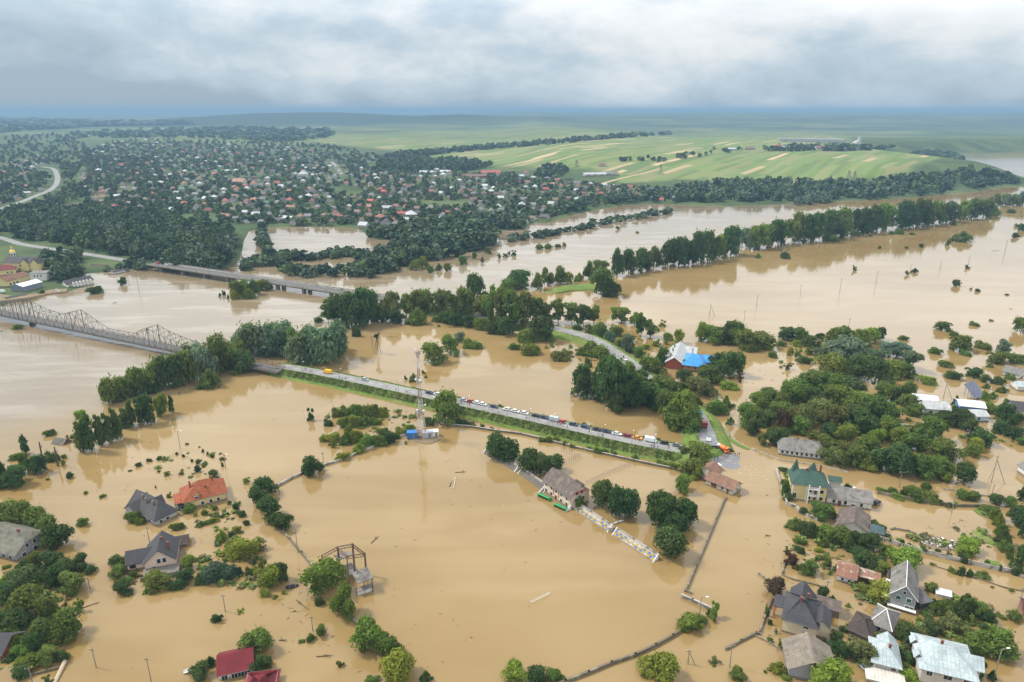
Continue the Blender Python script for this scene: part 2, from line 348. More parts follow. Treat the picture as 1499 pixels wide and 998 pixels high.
mxf = nd(nt, 'ShaderNodeMix', data_type='RGBA'); L.new(mth('MULTIPLY', fw.outputs[0], .65), mxf.inputs['Factor']); L.new(fr.outputs[0], mxf.inputs['A']); L.new(far.outputs[0], mxf.inputs['B'])
L.new(mxf.outputs['Result'], mx1.inputs['B'])
mx2 = nd(nt, 'ShaderNodeMix', data_type='RGBA'); L.new(at2.outputs['Fac'], mx2.inputs['Factor']); L.new(mx1.outputs['Result'], mx2.inputs['A']); mx2.inputs['B'].default_value = (.035, .055, .03, 1)
L.new(mx2.outputs['Result'], b.inputs['Base Color']); b.inputs['Roughness'].default_value = .95; b.inputs['Specular IOR Level'].default_value = .1
M_GROUND = m
me = np_mesh('ground', np.column_stack([P2, zz]), quads, M_GROUND)
a_ = me.attributes.new('field', 'FLOAT', 'POINT'); a_.data.foreach_set('value', fm.astype(np.float32))
a_ = me.attributes.new('wooded', 'FLOAT', 'POINT'); a_.data.foreach_set('value', hillw.astype(np.float32))
me.polygons.foreach_set('use_smooth', np.ones(len(quads), bool))
tag(link('ground', me), kind='structure')
# ------------------------------------------------------------------ flood water
m, nt, b = new_mat('flood_water'); L = nt.links
geo = nd(nt, 'ShaderNodeNewGeometry')
def noise(scale, det=3, vec=None, rough=.5):
    n = nd(nt, 'ShaderNodeTexNoise'); n.inputs['Scale'].default_value = scale; n.inputs['Detail'].default_value = det; n.inputs['Roughness'].default_value = rough
    L.new(vec or geo.outputs['Position'], n.inputs['Vector']); return n.outputs['Fac']
mpf = nd(nt, 'ShaderNodeMapping'); mpf.inputs['Rotation'].default_value = (0, 0, rad(-28)); mpf.inputs['Scale'].default_value = (.25, 1, 1); L.new(geo.outputs['Position'], mpf.inputs['Vector'])
big = noise(.009, 4); strk = noise(.06, 5, mpf.outputs[0], .6)
sp = nd(nt, 'ShaderNodeSeparateXYZ'); L.new(geo.outputs['Position'], sp.inputs[0])
def mrange(v, a, bb, c=0., d=1., smooth=True):
    n = nd(nt, 'ShaderNodeMapRange'); n.interpolation_type = 'SMOOTHSTEP' if smooth else 'LINEAR'
    for k, q in zip(('From Min', 'From Max', 'To Min', 'To Max'), (a, bb, c, d)): n.inputs[k].default_value = q
    L.new(v, n.inputs['Value']); return n.outputs[0]
# the river's own current: left of a line through the willows
rv = mth('ADD', mth('MULTIPLY', sp.outputs['X'], -.62), mth('MULTIPLY', sp.outputs['Y'], .55))
river = mrange(rv, 285, 345)
yfar = mrange(sp.outputs['Y'], 300, 900)
cr = nd(nt, 'ShaderNodeMix', data_type='RGBA'); cr.inputs['A'].default_value = (.236, .154, .056, 1); cr.inputs['B'].default_value = (.30, .209, .094, 1)
swl = nd(nt, 'ShaderNodeTexNoise'); swl.inputs['Scale'].default_value = .03; swl.inputs['Detail'].default_value = 6; swl.inputs['Distortion'].default_value = 1.6; L.new(mpf.outputs[0], swl.inputs['Vector'])
L.new(mth('MULTIPLY_ADD', mrange(swl.outputs['Fac'], .4, .66), .5, mth('MULTIPLY', mrange(big, .35, .68), .6)), cr.inputs['Factor'])
c2 = nd(nt, 'ShaderNodeMix', data_type='RGBA'); c2.inputs['B'].default_value = (.215, .165, .10, 1); L.new(mth('MULTIPLY', river, .85), c2.inputs['Factor']); L.new(cr.outputs['Result'], c2.inputs['A'])
c3 = nd(nt, 'ShaderNodeMix', data_type='RGBA'); c3.inputs['B'].default_value = (.30, .245, .175, 1); L.new(c2.outputs['Result'], c3.inputs['A'])
L.new(mth('MULTIPLY', mth('MULTIPLY', mrange(strk, .46, .66), river), .85), c3.inputs['Factor'])
# foam where the street's water pours over
fd = nd(nt, 'ShaderNodeVectorMath', operation='DISTANCE'); L.new(geo.outputs['Position'], fd.inputs[0]); fd.inputs[1].default_value = tuple(G(1102, 694))
foam = mth('MULTIPLY', mrange(fd.outputs['Value'], 13, 2), mrange(noise(.9, 5), .54, .7))
c4 = nd(nt, 'ShaderNodeMix', data_type='RGBA'); c4.inputs['B'].default_value = (.7, .6, .45, 1); L.new(c3.outputs['Result'], c4.inputs['A']); L.new(mth('MULTIPLY', foam, .7), c4.inputs['Factor'])
L.new(c4.outputs['Result'], b.inputs['Base Color'])
b.inputs['Roughness'].default_value = .07; b.inputs['IOR'].default_value = 1.45; b.inputs['Specular IOR Level'].default_value = .5
h = mth('ADD', mth('MULTIPLY', noise(.45, 3), .06), mth('MULTIPLY', noise(.12, 2), .12))
h = mth('ADD', h, mth('MULTIPLY', mth('MULTIPLY', strk, river), mrange(sp.outputs['Y'], 250, 600, 3.0, .9)))
h = mth('ADD', h, mth('MULTIPLY', foam, 1.0))
bp = nd(nt, 'ShaderNodeBump'); bp.inputs['Strength'].default_value = .30; bp.inputs['Distance'].default_value = 1.0; L.new(h, bp.inputs['Height']); L.new(bp.outputs[0], b.inputs['Normal'])
M_WATER = m
MB().poly([(-36000, -3000, 0), (36000, -3000, 0), (36000, 36000, 0), (-36000, 36000, 0)]).build('flood_water', M_WATER)['kind'] = 'structure'
# ------------------------------------------------------------------ air
m = bpy.data.materials.new('haze'); m.use_nodes = True; nt = m.node_tree; nt.nodes.remove(nt.nodes['Principled BSDF'])
pv = nd(nt, 'ShaderNodeVolumePrincipled'); pv.inputs['Color'].default_value = (.285, .455, .625, 1); pv.inputs['Density'].default_value = HAZE_D = 1.35e-4
nt.links.new(pv.outputs[0], nt.nodes['Material Output'].inputs['Volume'])
hz = MB().box((0, 15000, 85.0), (86000, 70000, 180)).build('haze', m); hz['kind'] = 'stuff'
# ------------------------------------------------------------------ embankments and roads
def spline(pts, step=4.0):
    P = [Vector(p) for p in pts]; P = [P[0] * 2 - P[1]] + P + [P[-1] * 2 - P[-2]]; out = []
    for i in range(1, len(P) - 2):
        n = max(1, int((P[i + 1] - P[i]).length / step))
        for k in range(n):
            t = k / n; a, b_, c, d = P[i - 1], P[i], P[i + 1], P[i + 2]
            out.append(.5 * ((2 * b_) + (c - a) * t + (2 * a - 5 * b_ + 4 * c - d) * t * t + (3 * b_ - a - 3 * c + d) * t ** 3))
    out.append(P[-2]); return out
def ribbon(pts, prof):
    """sweep a cross-section prof [(offset to the right, dz)] along pts"""
    mb = MB(); n = len(prof); k0 = 0
    for i, p in enumerate(pts):
        d = (pts[min(i + 1, len(pts) - 1)] - pts[max(i - 1, 0)]); d.z = 0; d.normalize(); nrm = Vector((d.y, -d.x, 0))
        for o, dz in prof: mb.v.append(tuple(p + nrm * o + Vector((0, 0, dz))))
    for i in range(len(pts) - 1):
        for j in range(n - 1):
            a = i * n + j; mb.f.append((a, a + n, a + n + 1, a + 1)); mb.m.append(0)
    return mb
CZ = 3.2
CAUSE = spline([G(x, y, CZ) for x, y in ((408, 535), (440, 540), (480, 547.5), (532, 558), (620, 577), (700, 594.5), (780, 612), (860, 630), (940, 647), (990, 656), (1012, 660))])
causeN = CAUSE
def slope_noise(pts, prof, amp):
    mb = ribbon(pts, prof); n = len(prof)
    for i, v in enumerate(mb.v):
        j = i % n
        if 0 < j < n - 1 and abs(prof[j][0]) > 5.3: mb.v[i] = (v[0], v[1], v[2] + R_.uniform(-amp, amp))
    return mb
o = slope_noise(CAUSE, [(10.2, -3.6), (8.5, -2.5), (7.0, -1.6), (5.6, -.8), (4.4, -.05), (3.8, -.02), (-3.8, -.02), (-4.8, -.05), (-6.5, -1.3), (-8, -2.6), (-9, -3.6)], .25).build('embankment', M_GRASS); o['kind'] = 'structure'
ribbon(CAUSE, [(3.5, .02), (-3.5, .02)]).build('road', M_ASPH)['kind'] = 'structure'
mk = MB()
for i in range(2, len(CAUSE) - 3, 3):
    a, b_ = CAUSE[i], CAUSE[i] + (CAUSE[i + 1] - CAUSE[i]) * .8; d = (b_ - a).normalized(); nn = Vector((d.y, -d.x, 0)) * .09
    mk.poly([a - nn + Vector((0, 0, .026)), b_ - nn + Vector((0, 0, .026)), b_ + nn + Vector((0, 0, .026)), a + nn + Vector((0, 0, .026))])
mk.build('road_markings', M_WHITE)['kind'] = 'structure'
R2Z = 2.6
ROAD2 = spline([G(x, y, R2Z) for x, y in ((566, 437), (630, 449), (700, 462), (770, 473), (815, 481), (840, 487), (861, 493), (882, 503.5), (898, 514.5), (915, 525.5), (931, 537), (946, 553), (966, 572), (996, 588), (1018, 604), (1031, 628), (1040, 652))])
slope_noise(ROAD2, [(13, -4), (8.5, -1.2), (6.2, -.05), (5.0, -.02), (-5.0, -.02), (-6, -.05), (-9, -1.4), (-13, -4)], .25).build('road_bank', M_GRASS)['kind'] = 'structure'
_k = int(len(ROAD2) * .84); ribbon(ROAD2[:_k + 1], [(4.4, .02), (-4.4, .02)]).build('road', M_ASPH)['kind'] = 'structure'; ribbon(ROAD2[_k:], [(4.0, .02), (-4.0, .02)]).build('road', M_WETASPH)['kind'] = 'structure'
def patch(name, px, z, mat, edge=.0, wob_=.0):
    pts = [G(x, y, z) for x, y in px]
    pts = spline(pts + [pts[0]], 3.0)[:-1]
    bm = bmesh.new(); vs = [bm.verts.new(p) for p in pts]; bm.faces.new(vs)
    if edge:
        c = sum(pts, Vector()) / len(pts); ring = [bm.verts.new((p.x + (p.x - c.x) / (p - c).length * edge, p.y + (p.y - c.y) / (p - c).length * edge, -.6)) for p in pts]
        for i in range(len(vs)): bm.faces.new((vs[i], ring[i], ring[(i + 1) % len(vs)], vs[(i + 1) % len(vs)]))
    bmesh.ops.triangulate(bm, faces=bm.faces); bmesh.ops.recalc_face_normals(bm, faces=bm.faces)
    me = bpy.data.meshes.new(name); bm.to_mesh(me); bm.free(); me.materials.append(mat)
    o = link(name, me); o['kind'] = 'structure'; return o
patch('grassy_bank', [(984, 656), (1002, 646), (1020, 640), (1040, 648), (1056, 655), (1050, 662), (1030, 666), (1012, 672), (992, 668)], 1.2, M_GRASS, 3)
patch('wet_road_surface', [(1042, 668), (1050, 664), (1062, 663), (1075, 664), (1084, 671), (1080, 677), (1084, 684), (1074, 687), (1060, 684), (1050, 681), (1047, 676)], .03, M_WETASPH)
patch('grassy_bank', [(800, 425), (830, 417), (860, 415), (890, 416), (896, 421), (870, 423), (840, 424), (815, 428)], 1.0, M_GRASS, 3)
patch('grassy_bank', [(598, 638), (618, 630), (640, 633), (646, 640), (632, 648), (606, 646)], .35, M_SOIL, 1)
for px in ([(1424, 776), (1440, 780), (1456, 790), (1454, 797), (1438, 792)], [(1440, 818), (1462, 822), (1466, 828), (1446, 824)], [(1425, 746), (1450, 742), (1462, 752), (1468, 770), (1476, 800), (1468, 806), (1462, 780), (1452, 760), (1432, 752)],
           [(1062, 626), (1068, 636), (1082, 648), (1098, 655), (1096, 658), (1076, 650), (1062, 636)]):
    patch('grassy_bank', px, .25, M_GRASS, .6)
for px in ([(1340, 790), (1362, 782), (1390, 790), (1400, 800), (1380, 805), (1350, 798)], [(1250, 868), (1275, 866), (1292, 876), (1280, 884), (1256, 878)], [(30, 838), (60, 836), (70, 850), (40, 852)], [(222, 800), (262, 800), (275, 815), (282, 845), (250, 850), (230, 845)]):
    patch('muddy_bank', px, .18, M_SOIL, .5)
def land_road(px, w):
    pts = spline([GT(x, y) for x, y in px], 12)
    for p in pts: p.z = max(TZ(p.x, p.y), .8) + .35
    return ribbon(pts, [(w / 2 + 1.2, -2.5), (w / 2, 0), (-w / 2, 0), (-w / 2 - 1.2, -2.5)]).build('road', M_ASPH)
for px, w in (([(-60, 338), (0, 348), (30, 357), (60, 362), (107, 369), (165, 378), (206, 384)], 8.5), ([(-30, 318), (0, 306), (30, 296), (54, 286), (70, 280), (82, 270), (84, 258), (78, 247), (62, 244)], 10),
              ([(500, 255), (493, 245), (486, 237)], 9), ([(870, 272), (905, 262), (940, 254), (966, 247)], 8)):
    o = land_road(px, w); o['kind'] = 'structure'
    if w == 8: o.data.materials[0] = vary('dirt_track', (.42, .31, .19), .2, .1, .9)
o = land_road([(-30, 432), (10, 437), (36, 434), (64, 429), (98, 424)], 15); o.name = 'muddy_bank'; o['kind'] = 'structure'; o.data.materials[0] = M_SOIL
# ------------------------------------------------------------------ foliage
def leaf_cloud(rng, lobes, n, size, droop=0.0, flat=.42, stray=.13):
    """n leaf-clump faces spread over the skins of ellipsoid lobes (cx,cy,cz,r,rz)"""
    lb = np.array(lobes, float); w = lb[:, 3] * (lb[:, 3] + lb[:, 4]); w /= w.sum()
    k = rng.choice(len(lb), n, p=w); d = rng.normal(size=(n, 3)); d /= np.linalg.norm(d, axis=1)[:, None]
    d[:, 2] = np.where((d[:, 2] < -.35), -d[:, 2], d[:, 2])
    r = .66 + .44 * rng.random(n) ** .8; r = np.where(rng.random(n) < stray, r * rng.uniform(1.1, 1.5, n), r)
    c = lb[k, :3] + d * (r[:, None] * np.stack([lb[k, 3], lb[k, 3], lb[k, 4]], 1))
    nrm = d + rng.normal(size=(n, 3)) * flat; nrm /= np.linalg.norm(nrm, axis=1)[:, None]
    a = np.cross(nrm, np.array([0, 0, 1.0]) + rng.normal(size=(n, 3)) * (.9 - .6 * droop)); a /= np.linalg.norm(a, axis=1)[:, None]
    b = np.cross(nrm, a); s = size * (.55 + .9 * rng.random(n)); 
    sa = s * (1 - .4 * droop); sb = s * (1 + .9 * droop)
    off = [(-1, -.3), (.2, -1), (1, .25), (-.15, 1)]
    V = np.stack([c + a * (sa * x * (.8 + .4 * rng.random(n)))[:, None] + b * (sb * y * (.8 + .4 * rng.random(n)))[:, None] for x, y in off], 1)
    return V.reshape(-1, 3)
def norm_crown(V, zlo):
    V = V.copy(); V[:, :2] -= (np.percentile(V[:, :2], 1, axis=0) + np.percentile(V[:, :2], 99, axis=0)) / 2
    V[:, :2] /= (np.percentile(np.abs(V[:, :2]), 98.5) * 2)
    lo, hi = np.percentile(V[:, 2], .5), np.percentile(V[:, 2], 99.5)
    V[:, 2] = zlo + (V[:, 2] - lo) / (hi - lo) * (1 - zlo); return V
def lobes_for(kind, rng):
    L = []
    if kind == 'round':
        for i in range(15):
            t = rng.random() * 6.283; z = .26 + .52 * rng.random(); rr_ = .30 * math.sqrt(max(.05, 1 - ((z - .48) / .42) ** 2)) * rng.uniform(.55, 1.1)
            q = rng.uniform(.10, .23); L.append((rr_ * math.cos(t) * rng.uniform(.8, 1.3), rr_ * math.sin(t), z, q, q * rng.uniform(.75, 1.1)))
        L.append((0, 0, .5, .24, .32)); L.append((rng.uniform(-.06, .06), rng.uniform(-.06, .06), .80, .16, .17)); return L, .06
    if kind == 'willow':
        for i in range(18):
            t = rng.random() * 6.283; z = .2 + .55 * rng.random(); rr_ = .36 * math.sqrt(max(.05, 1 - (max(z - .3, 0) / .6) ** 2)) * rng.uniform(.5, 1.1)
            q = rng.uniform(.11, .19); L.append((rr_ * math.cos(t), rr_ * math.sin(t), z, q, q * 1.5))
        L.append((0, 0, .42, .3, .42)); return L, .02
    if kind == 'poplar':
        for i in range(13):
            z = .16 + .72 * i / 12; q = .34 * math.sin(math.pi * min(.95, .16 + z * .86)) ** .7; t = rng.random() * 6.283
            L.append((.13 * math.cos(t), .13 * math.sin(t), z, q * rng.uniform(.75, 1.05), .09 * rng.uniform(.9, 1.2)))
        return L, .07
    if kind == 'tall':
        for i in range(14):
            t = rng.random() * 6.283; z = .32 + .56 * rng.random(); rr_ = .34 * rng.uniform(.3, 1) * (1.15 - .6 * abs(z - .55))
            q = rng.uniform(.10, .19); L.append((rr_ * math.cos(t), rr_ * math.sin(t), z, q, q * .8))
        L.append((0, 0, .62, .2, .26)); L.append((0, 0, .88, .11, .12)); L.append((rng.uniform(-.2, .2), rng.uniform(-.2, .2), .3, .16, .14)); return L, .16
    if kind == 'bush':
        for i in range(11):
            t = rng.random() * 6.283; rr_ = .33 * math.sqrt(rng.random()); z = .1 + .45 * rng.random() * (1 - rr_)
            q = rng.uniform(.13, .23); L.append((rr_ * math.cos(t), rr_ * math.sin(t), z * rng.uniform(.7, 1.5), q * rng.uniform(.6, 1.1), q * rng.uniform(.9, 1.5)))
        L.append((0, 0, .2, .26, .38)); return L, -.02
    if kind == 'ragged':
        for i in range(9):
            t = rng.random() * 6.283; rr_ = .4 * math.sqrt(rng.random()); z = .1 + .75 * rng.random() * (1 - .6 * rr_)
            q = rng.uniform(.06, .13); L.append((rr_ * math.cos(t), rr_ * math.sin(t), z, q, q))
        L.append((0, 0, .3, .15, .3)); return L, 0
    if kind == 'neat':
        for i in range(16):
            z = -1 + 2 * (i + .5) / 16; t = i * 2.4 + rng.random() * .4; s_ = math.sqrt(1 - z * z)
            q = rng.uniform(.15, .21); L.append((.25 * s_ * math.cos(t), .25 * s_ * math.sin(t), .54 + .27 * z, q, q * 1.05))
        L.append((0, 0, .54, .3, .34)); return L, .12
    if kind == 'conifer':
        for i in range(7):
            t0 = rng.random() * 6
            for j in range(5):
                z = .1 + .78 * i / 6; rr_ = .34 * (1 - .82 * i / 6) * rng.uniform(.8, 1.1); t = t0 + j * 1.257
                L.append((rr_ * math.cos(t), rr_ * math.sin(t), z, .14 * (1 - .6 * i / 6), .12))
        return L, 0
CROWN = {}; TRUNK = {}
for kd in ('round', 'willow', 'poplar', 'tall', 'bush', 'ragged', 'conifer', 'neat'):
    for q, (n, s) in enumerate(((3000, .029), (520, .062))):     # finer crowns for those that show large
        if kd in ('poplar', 'conifer', 'ragged'): n = int(n * .7)
        for v in range(6 if kd in ('round', 'tall', 'bush', 'willow') else 3):
            rng = np.random.default_rng(100 * v + 7 + len(kd) * 13)
            lob, zlo = lobes_for(kd, rng)
            V = norm_crown(leaf_cloud(rng, lob, n, s * (1.5 if kd == 'poplar' else 1), droop=.8 if kd == 'willow' else 0.0, stray=.02 if kd == 'neat' else .13), zlo)
            CROWN[kd, q, v] = np_mesh('crown', V, np.arange(len(V)).reshape(-1, 4), M_LEAF)
for v in range(4):
    r = random.Random(v); mb = MB(); p = Vector((0, 0, -.04)); rad0 = .035
    for i in range(5):
        p2 = Vector((r.uniform(-.02, .02), r.uniform(-.02, .02), .12 + .14 * i)); mb.tube(p, p2, rad0, rad0 * .82, 7, caps=(i in (0, 4))); p = p2; rad0 *= .82
        if i >= 1:
            for k in range(2):
                t = r.uniform(0, 6.28); e2 = p + Vector((math.cos(t) * .26, math.sin(t) * .26, r.uniform(.1, .22))); mb.tube(p, e2, rad0 * .6, .006, 5)
    TRUNK[v] = mb.mesh('trunk', M_BARK)
TONE = {'d': ((.062, .100, .028), 'dark green'), 'n': ((.118, .160, .034), 'mid green'), 'l': ((.185, .225, .036), 'light green'), 'g': ((.125, .165, .10), 'grey-green'),
        'o': ((.125, .145, .045), 'olive'), 'r': ((.10, .06, .035), 'reddish brown'), 'b': ((.055, .095, .06), 'bluish green')}
KIND = {'R': ('round', 'broadleaf_tree', 'broadleaf tree', 'tree'), 'W': ('willow', 'willow_tree', 'willow', 'willow'), 'P': ('poplar', 'poplar_tree', 'narrow poplar', 'poplar'),
        'T': ('tall', 'tall_tree', 'thin-crowned tree', 'tall tree'), 'B': ('bush', 'bush', 'bush', 'bush'), 'S': ('ragged', 'shrub', 'ragged shrub', 'shrub'), 'C': ('conifer', 'conifer', 'conifer', 'conifer')}
N_TREES = [0]
def grow(kd, x, yb, yt, w, tone, zbase=None, alt=None):
    """one plant from where its foot, top and width show in the photo"""
    kind, nm, noun, cat = KIND[kd]
    if alt and kd == 'R':
        nm, noun, cat = alt
        if nm == 'round_tree': kind = 'neat'
    zb = 0.0 if zbase is None else zbase
    p0 = G(x, yb, zb); wm = w * MPP(x, yb, zb)
    if kd == 'B': wm *= .96
    push = wm * {'P': .2, 'T': .28, 'W': .36, 'R': .33, 'B': .20, 'S': .2, 'C': .3}[kd]
    d = Vector((p0.x, p0.y, 0)).normalized(); p = p0 + d * push
    back = p + d * wm * .12
    ztop = TOPZ(back.y, yt); h = max(ztop - zb, .6, wm * {'B': .5, 'R': .66, 'W': .5}.get(kd, .3))
    i = N_TREES[0]; N_TREES[0] += 1
    r = random.Random(i * 17 + 3)
    q = 0 if w >= 13 else 1
    nv = 6 if kind in ('round', 'tall', 'bush', 'willow') else 3
    me = CROWN[kind, q, r.randrange(nv)]
    c = TONE[tone][0]; j = [r.uniform(.66, 1.34) for _ in range(3)]; k = r.uniform(.78, 1.25)
    col = (c[0] * k * (.5 + .5 * j[0]), c[1] * k, c[2] * k * (.5 + .5 * j[2]), 1)
    sx, sy = wm * r.uniform(.93, 1.04), wm * r.uniform(.86, 1.04)
    rz = r.uniform(0, 6.28)
    if kd == 'B': sy *= .66; rz = math.atan2(-p.x, p.y) + r.uniform(-.35, .35)
    loc = (p.x, p.y, zb - .15)
    if kd in 'RTPWC' and w >= 13:
        root = empty(nm, loc, rz)
        cr = link('crown', me, root); cr.scale = (sx, sy, h); cr.color = col
        tk = link('trunk', TRUNK[r.randrange(4)], root); tw = max(wm * .8, h * .35); tk.scale = (tw, tw, h)
    else:
        root = link(nm, me); root.location = loc; root.rotation_euler = (0, 0, rz); root.scale = (sx, sy, h); root.color = col
    return root, noun, cat, h
def zone(phrase, group, spec, default='n', zbase=None, alt=None):
    """plants of one place; every label gets its tone, its place and its rank along the row"""
    ents = []
    for s in spec.split(';'):
        s = s.split()
        if not s: continue
        kd = s[0] if s[0] in KIND else 'R'
        if s[0] in KIND: s = s[1:]
        x, yb, yt, w = (float(q) for q in s[:4]); tn = s[4] if len(s) > 4 else (R_.choice('dnnnlo') if default == 'n' else default)
        ents.append([kd, x, yb, yt, w, tn])
    made = [(e, grow(*e, zbase, alt)) for e in ents]
    # rank: rows front to back when there are many, then from the left
    by = {}
    for e, g in made: by.setdefault((TONE[e[5]][1], g[1]), []).append((e, g))
    for (tone, noun), lst in by.items():
        n = len(lst)
        nrow = 1 if n <= 9 else (2 if n <= 18 else 3)
        lst.sort(key=lambda q: -q[0][2]); size = math.ceil(n / nrow)
        for k in range(nrow):
            row = sorted(lst[k * size:(k + 1) * size], key=lambda q: q[0][1])
            rn = '' if nrow == 1 else ('nearest', 'farther' if nrow == 2 else 'middle', 'farthest')[k] + ' row, '
            for i, (e, g) in enumerate(row):
                if n == 1: t = f'{tone} {noun} {phrase}'
                else:
                    pos = 'leftmost' if i == 0 and len(row) > 1 else ('rightmost' if i == len(row) - 1 and len(row) > 1 else f'{ordinal(i + 1)} from left')
                    t = f'{tone} {noun} {phrase}, {rn}{pos}'
                tag(g[0], t, g[2], group)
def stuff_trees(name, pts, hts, wid, cols, seed=1, n=34, s=.17):
    """a far wood that reads as one mass: one mesh"""
    rng = np.random.default_rng(seed); base = []
    for v in range(6):
        lob, zlo = lobes_for('round' if v % 2 else 'tall', rng); base.append(norm_crown(leaf_cloud(rng, lob, n, s), .0))
    out = []; mi = []
    for i, p in enumerate(pts):
        V = base[rng.integers(6)].copy(); a = rng.random() * 6.28; ca, sa = math.cos(a), math.sin(a)
        V[:, :2] = V[:, :2] @ np.array([[ca, -sa], [sa, ca]]); V *= np.array([wid[i], wid[i], hts[i]]); V += np.array([p[0], p[1], p[2] - .3]); out.append(V)
        mi += [rng.integers(len(cols))] * n
    V = np.concatenate(out); o = link(name, np_mesh(name, V, np.arange(len(V)).reshape(-1, 4), cols, mi)); o['kind'] = 'stuff'; return o
def fol(name, c):
    return vary(name, c, .35, .12, .85, .1, fine=.6)
FAR_COLS = [fol('far_leaves_dark', (.034, .060, .036)), fol('far_leaves', (.052, .085, .044)), fol('far_leaves_light', (.088, .13, .052)), fol('far_leaves_grey', (.095, .13, .082))]
def in_px(x, y, poly):
    c = False; n = len(poly)
    for i in range(n):
        (x1, y1), (x2, y2) = poly[i], poly[(i + 1) % n]
        if (y1 > y) != (y2 > y) and x < (x2 - x1) * (y - y1) / (y2 - y1) + x1: c = not c
    return c
# ------------------------------------------------------------------ truss bridge
M_BRROAD = vary('bridge_asphalt', (.11, .105, .10), .18, .15, .85)
br = empty('truss_bridge', G(116, 481, 0), 0, 'long grey steel truss bridge with humped tops over the river', 'bridge')
bo = br.location.copy()
def loc_(v): return Vector(v) - bo
DZ = 5.2
A0, A1 = G(-70, 443, DZ), G(411, 537, DZ)
A1.z = CZ; bx = (A1 - A0); BL = bx.length; ax = bx.normalized(); rt = Vector((ax.y, -ax.x, 0)).normalized()
def bpt(t, off, z): return loc_(A0 + bx * t + rt * off) + Vector((0, 0, z))
def t_of(px):                            # along-bridge share that shows at photo column px
    lo, hi = -.3, 1.3
    for _ in range(40):
        mid = (lo + hi) / 2
        if PROJ(A0 + bx * mid)[0] < px: lo = mid
        else: hi = mid
    return lo
mb = MB()
for t0, t1 in ((0, 1),):
    a, b_ = bpt(0, 4, 0), bpt(1, 4, 0); c, d = bpt(1, -4, 0), bpt(0, -4, 0)
    mb.prism([a, b_, c, d], (0, 0, -.9))
mb.build('deck', M_CONCD, br)
MB().prism([bpt(0, 3.2, .03), bpt(1, 3.2, .03), bpt(1, -3.2, .03), bpt(0, -3.2, .03)], (0, 0, .03)).build('roadway', M_BRROAD, br)
PROF = [(-70, 4), (-16, 6), (10, 8.5), (24, 11.5), (36.5, 13), (50, 10.5), (66, 8), (86, 6.6), (100, 9.5), (116.4, 12.6), (128, 9.2), (142, 5), (152, 2.8), (178, 2.8), (196, 3.2), (206, 6), (216, 9.5), (226.4, 12.2), (244, 9), (262, 7), (282, 5.4), (305, 4.2), (330, 3.6), (360, 2.8), (412, 2.2)]
PT = [(t_of(x), h) for x, h in PROF]
def hh(t):
    for (a, ha), (b_, hb) in zip(PT, PT[1:]):
        if t <= b_: return ha + (hb - ha) * max(0, (t - a) / (b_ - a))
    return PT[-1][1]
npan = 66
M_TRUSS = vary('dark_bridge_steel', (.125, .118, .108), .2, .3, .65, col2=(.13, .09, .065), f2=.58)
for off in (3.9, -3.9):
    mb = MB(); ts = [i / npan for i in range(npan + 1)]
    for i in range(npan):
        a, b_ = ts[i], ts[i + 1]
        mb.tube(bpt(a, off, hh(a)), bpt(b_, off, hh(b_)), .17, n=4)
        mb.tube(bpt(a, off, .1), bpt(b_, off, .1), .16, n=4)
        mb.tube(bpt(a, off, .1), bpt(a, off, hh(a)), .10 if hh(a) < 11.5 else .24, n=4)
        if i % 2 == 0: mb.tube(bpt(a, off, .1), bpt(b_, off, hh(b_)), .115, n=4)
        else: mb.tube(bpt(a, off, hh(a)), bpt(b_, off, .1), .115, n=4)
    mb.build('truss', M_TRUSS, br)
    mb = MB()
    for i in range(npan * 2): mb.tube(bpt(i / npan / 2, off * 1.12, .05), bpt(i / npan / 2, off * 1.12, 1.15), .05, n=4)
    mb.tube(bpt(0, off * 1.12, 1.15), bpt(1, off * 1.12, 1.15), .06, n=4); mb.tube(bpt(0, off * 1.12, .6), bpt(1, off * 1.12, .6), .05, n=4)
    mb.build('railing', M_TRUSS, br)
mb = MB()
for i in range(npan + 1):
    if hh(i / npan) > 5.5: mb.tube(bpt(i / npan, 3.9, hh(i / npan)), bpt(i / npan, -3.9, hh(i / npan)), .14, n=4)
mb.build('cross_bracing', M_TRUSS, br)
for px in (-40, 36.5, 116.4, 226.4, 300, 360, 408):
    t = t_of(px); p = bpt(t, 0, 0); ang = math.atan2(ax.y, ax.x)
    MB().box((p.x, p.y, -2.9), (3.2, 10.5, 5.0), ang, taper=.85).build('pier', M_CONCD, br)
# ------------------------------------------------------------------ concrete bridge
cb = empty('concrete_bridge', G(380, 408, 0), 0, 'long low concrete road bridge on paired piers behind the truss bridge', 'bridge')
bo2 = cb.location.copy(); B0, B1 = G(222, 385, 6.0), G(566, 436, 5.0); bx2 = B1 - B0; r2v = Vector((bx2.y, -bx2.x, 0)).normalized(); a2 = math.atan2(bx2.y, bx2.x)
def cpt(t, off, z): return B0 + bx2 * t + r2v * off + Vector((0, 0, z)) - bo2
MB().prism([cpt(0, 6, 0), cpt(1, 6, 0), cpt(1, -6, 0), cpt(0, -6, 0)], (0, 0, -.5)).build('deck', M_CONC, cb)
mb = MB()
for o_ in (4.5, 1.5, -1.5, -4.5): mb.prism([cpt(0, o_ + .5, -.5), cpt(1, o_ + .5, -.5), cpt(1, o_ - .5, -.5), cpt(0, o_ - .5, -.5)], (0, 0, -1.1))
mb.build('girder', M_CONCD, cb)
MB().prism([cpt(0, 4.6, .02), cpt(1, 4.6, .02), cpt(1, -4.6, .02), cpt(0, -4.6, .02)], (0, 0, .03)).build('roadway', M_BRROAD, cb)
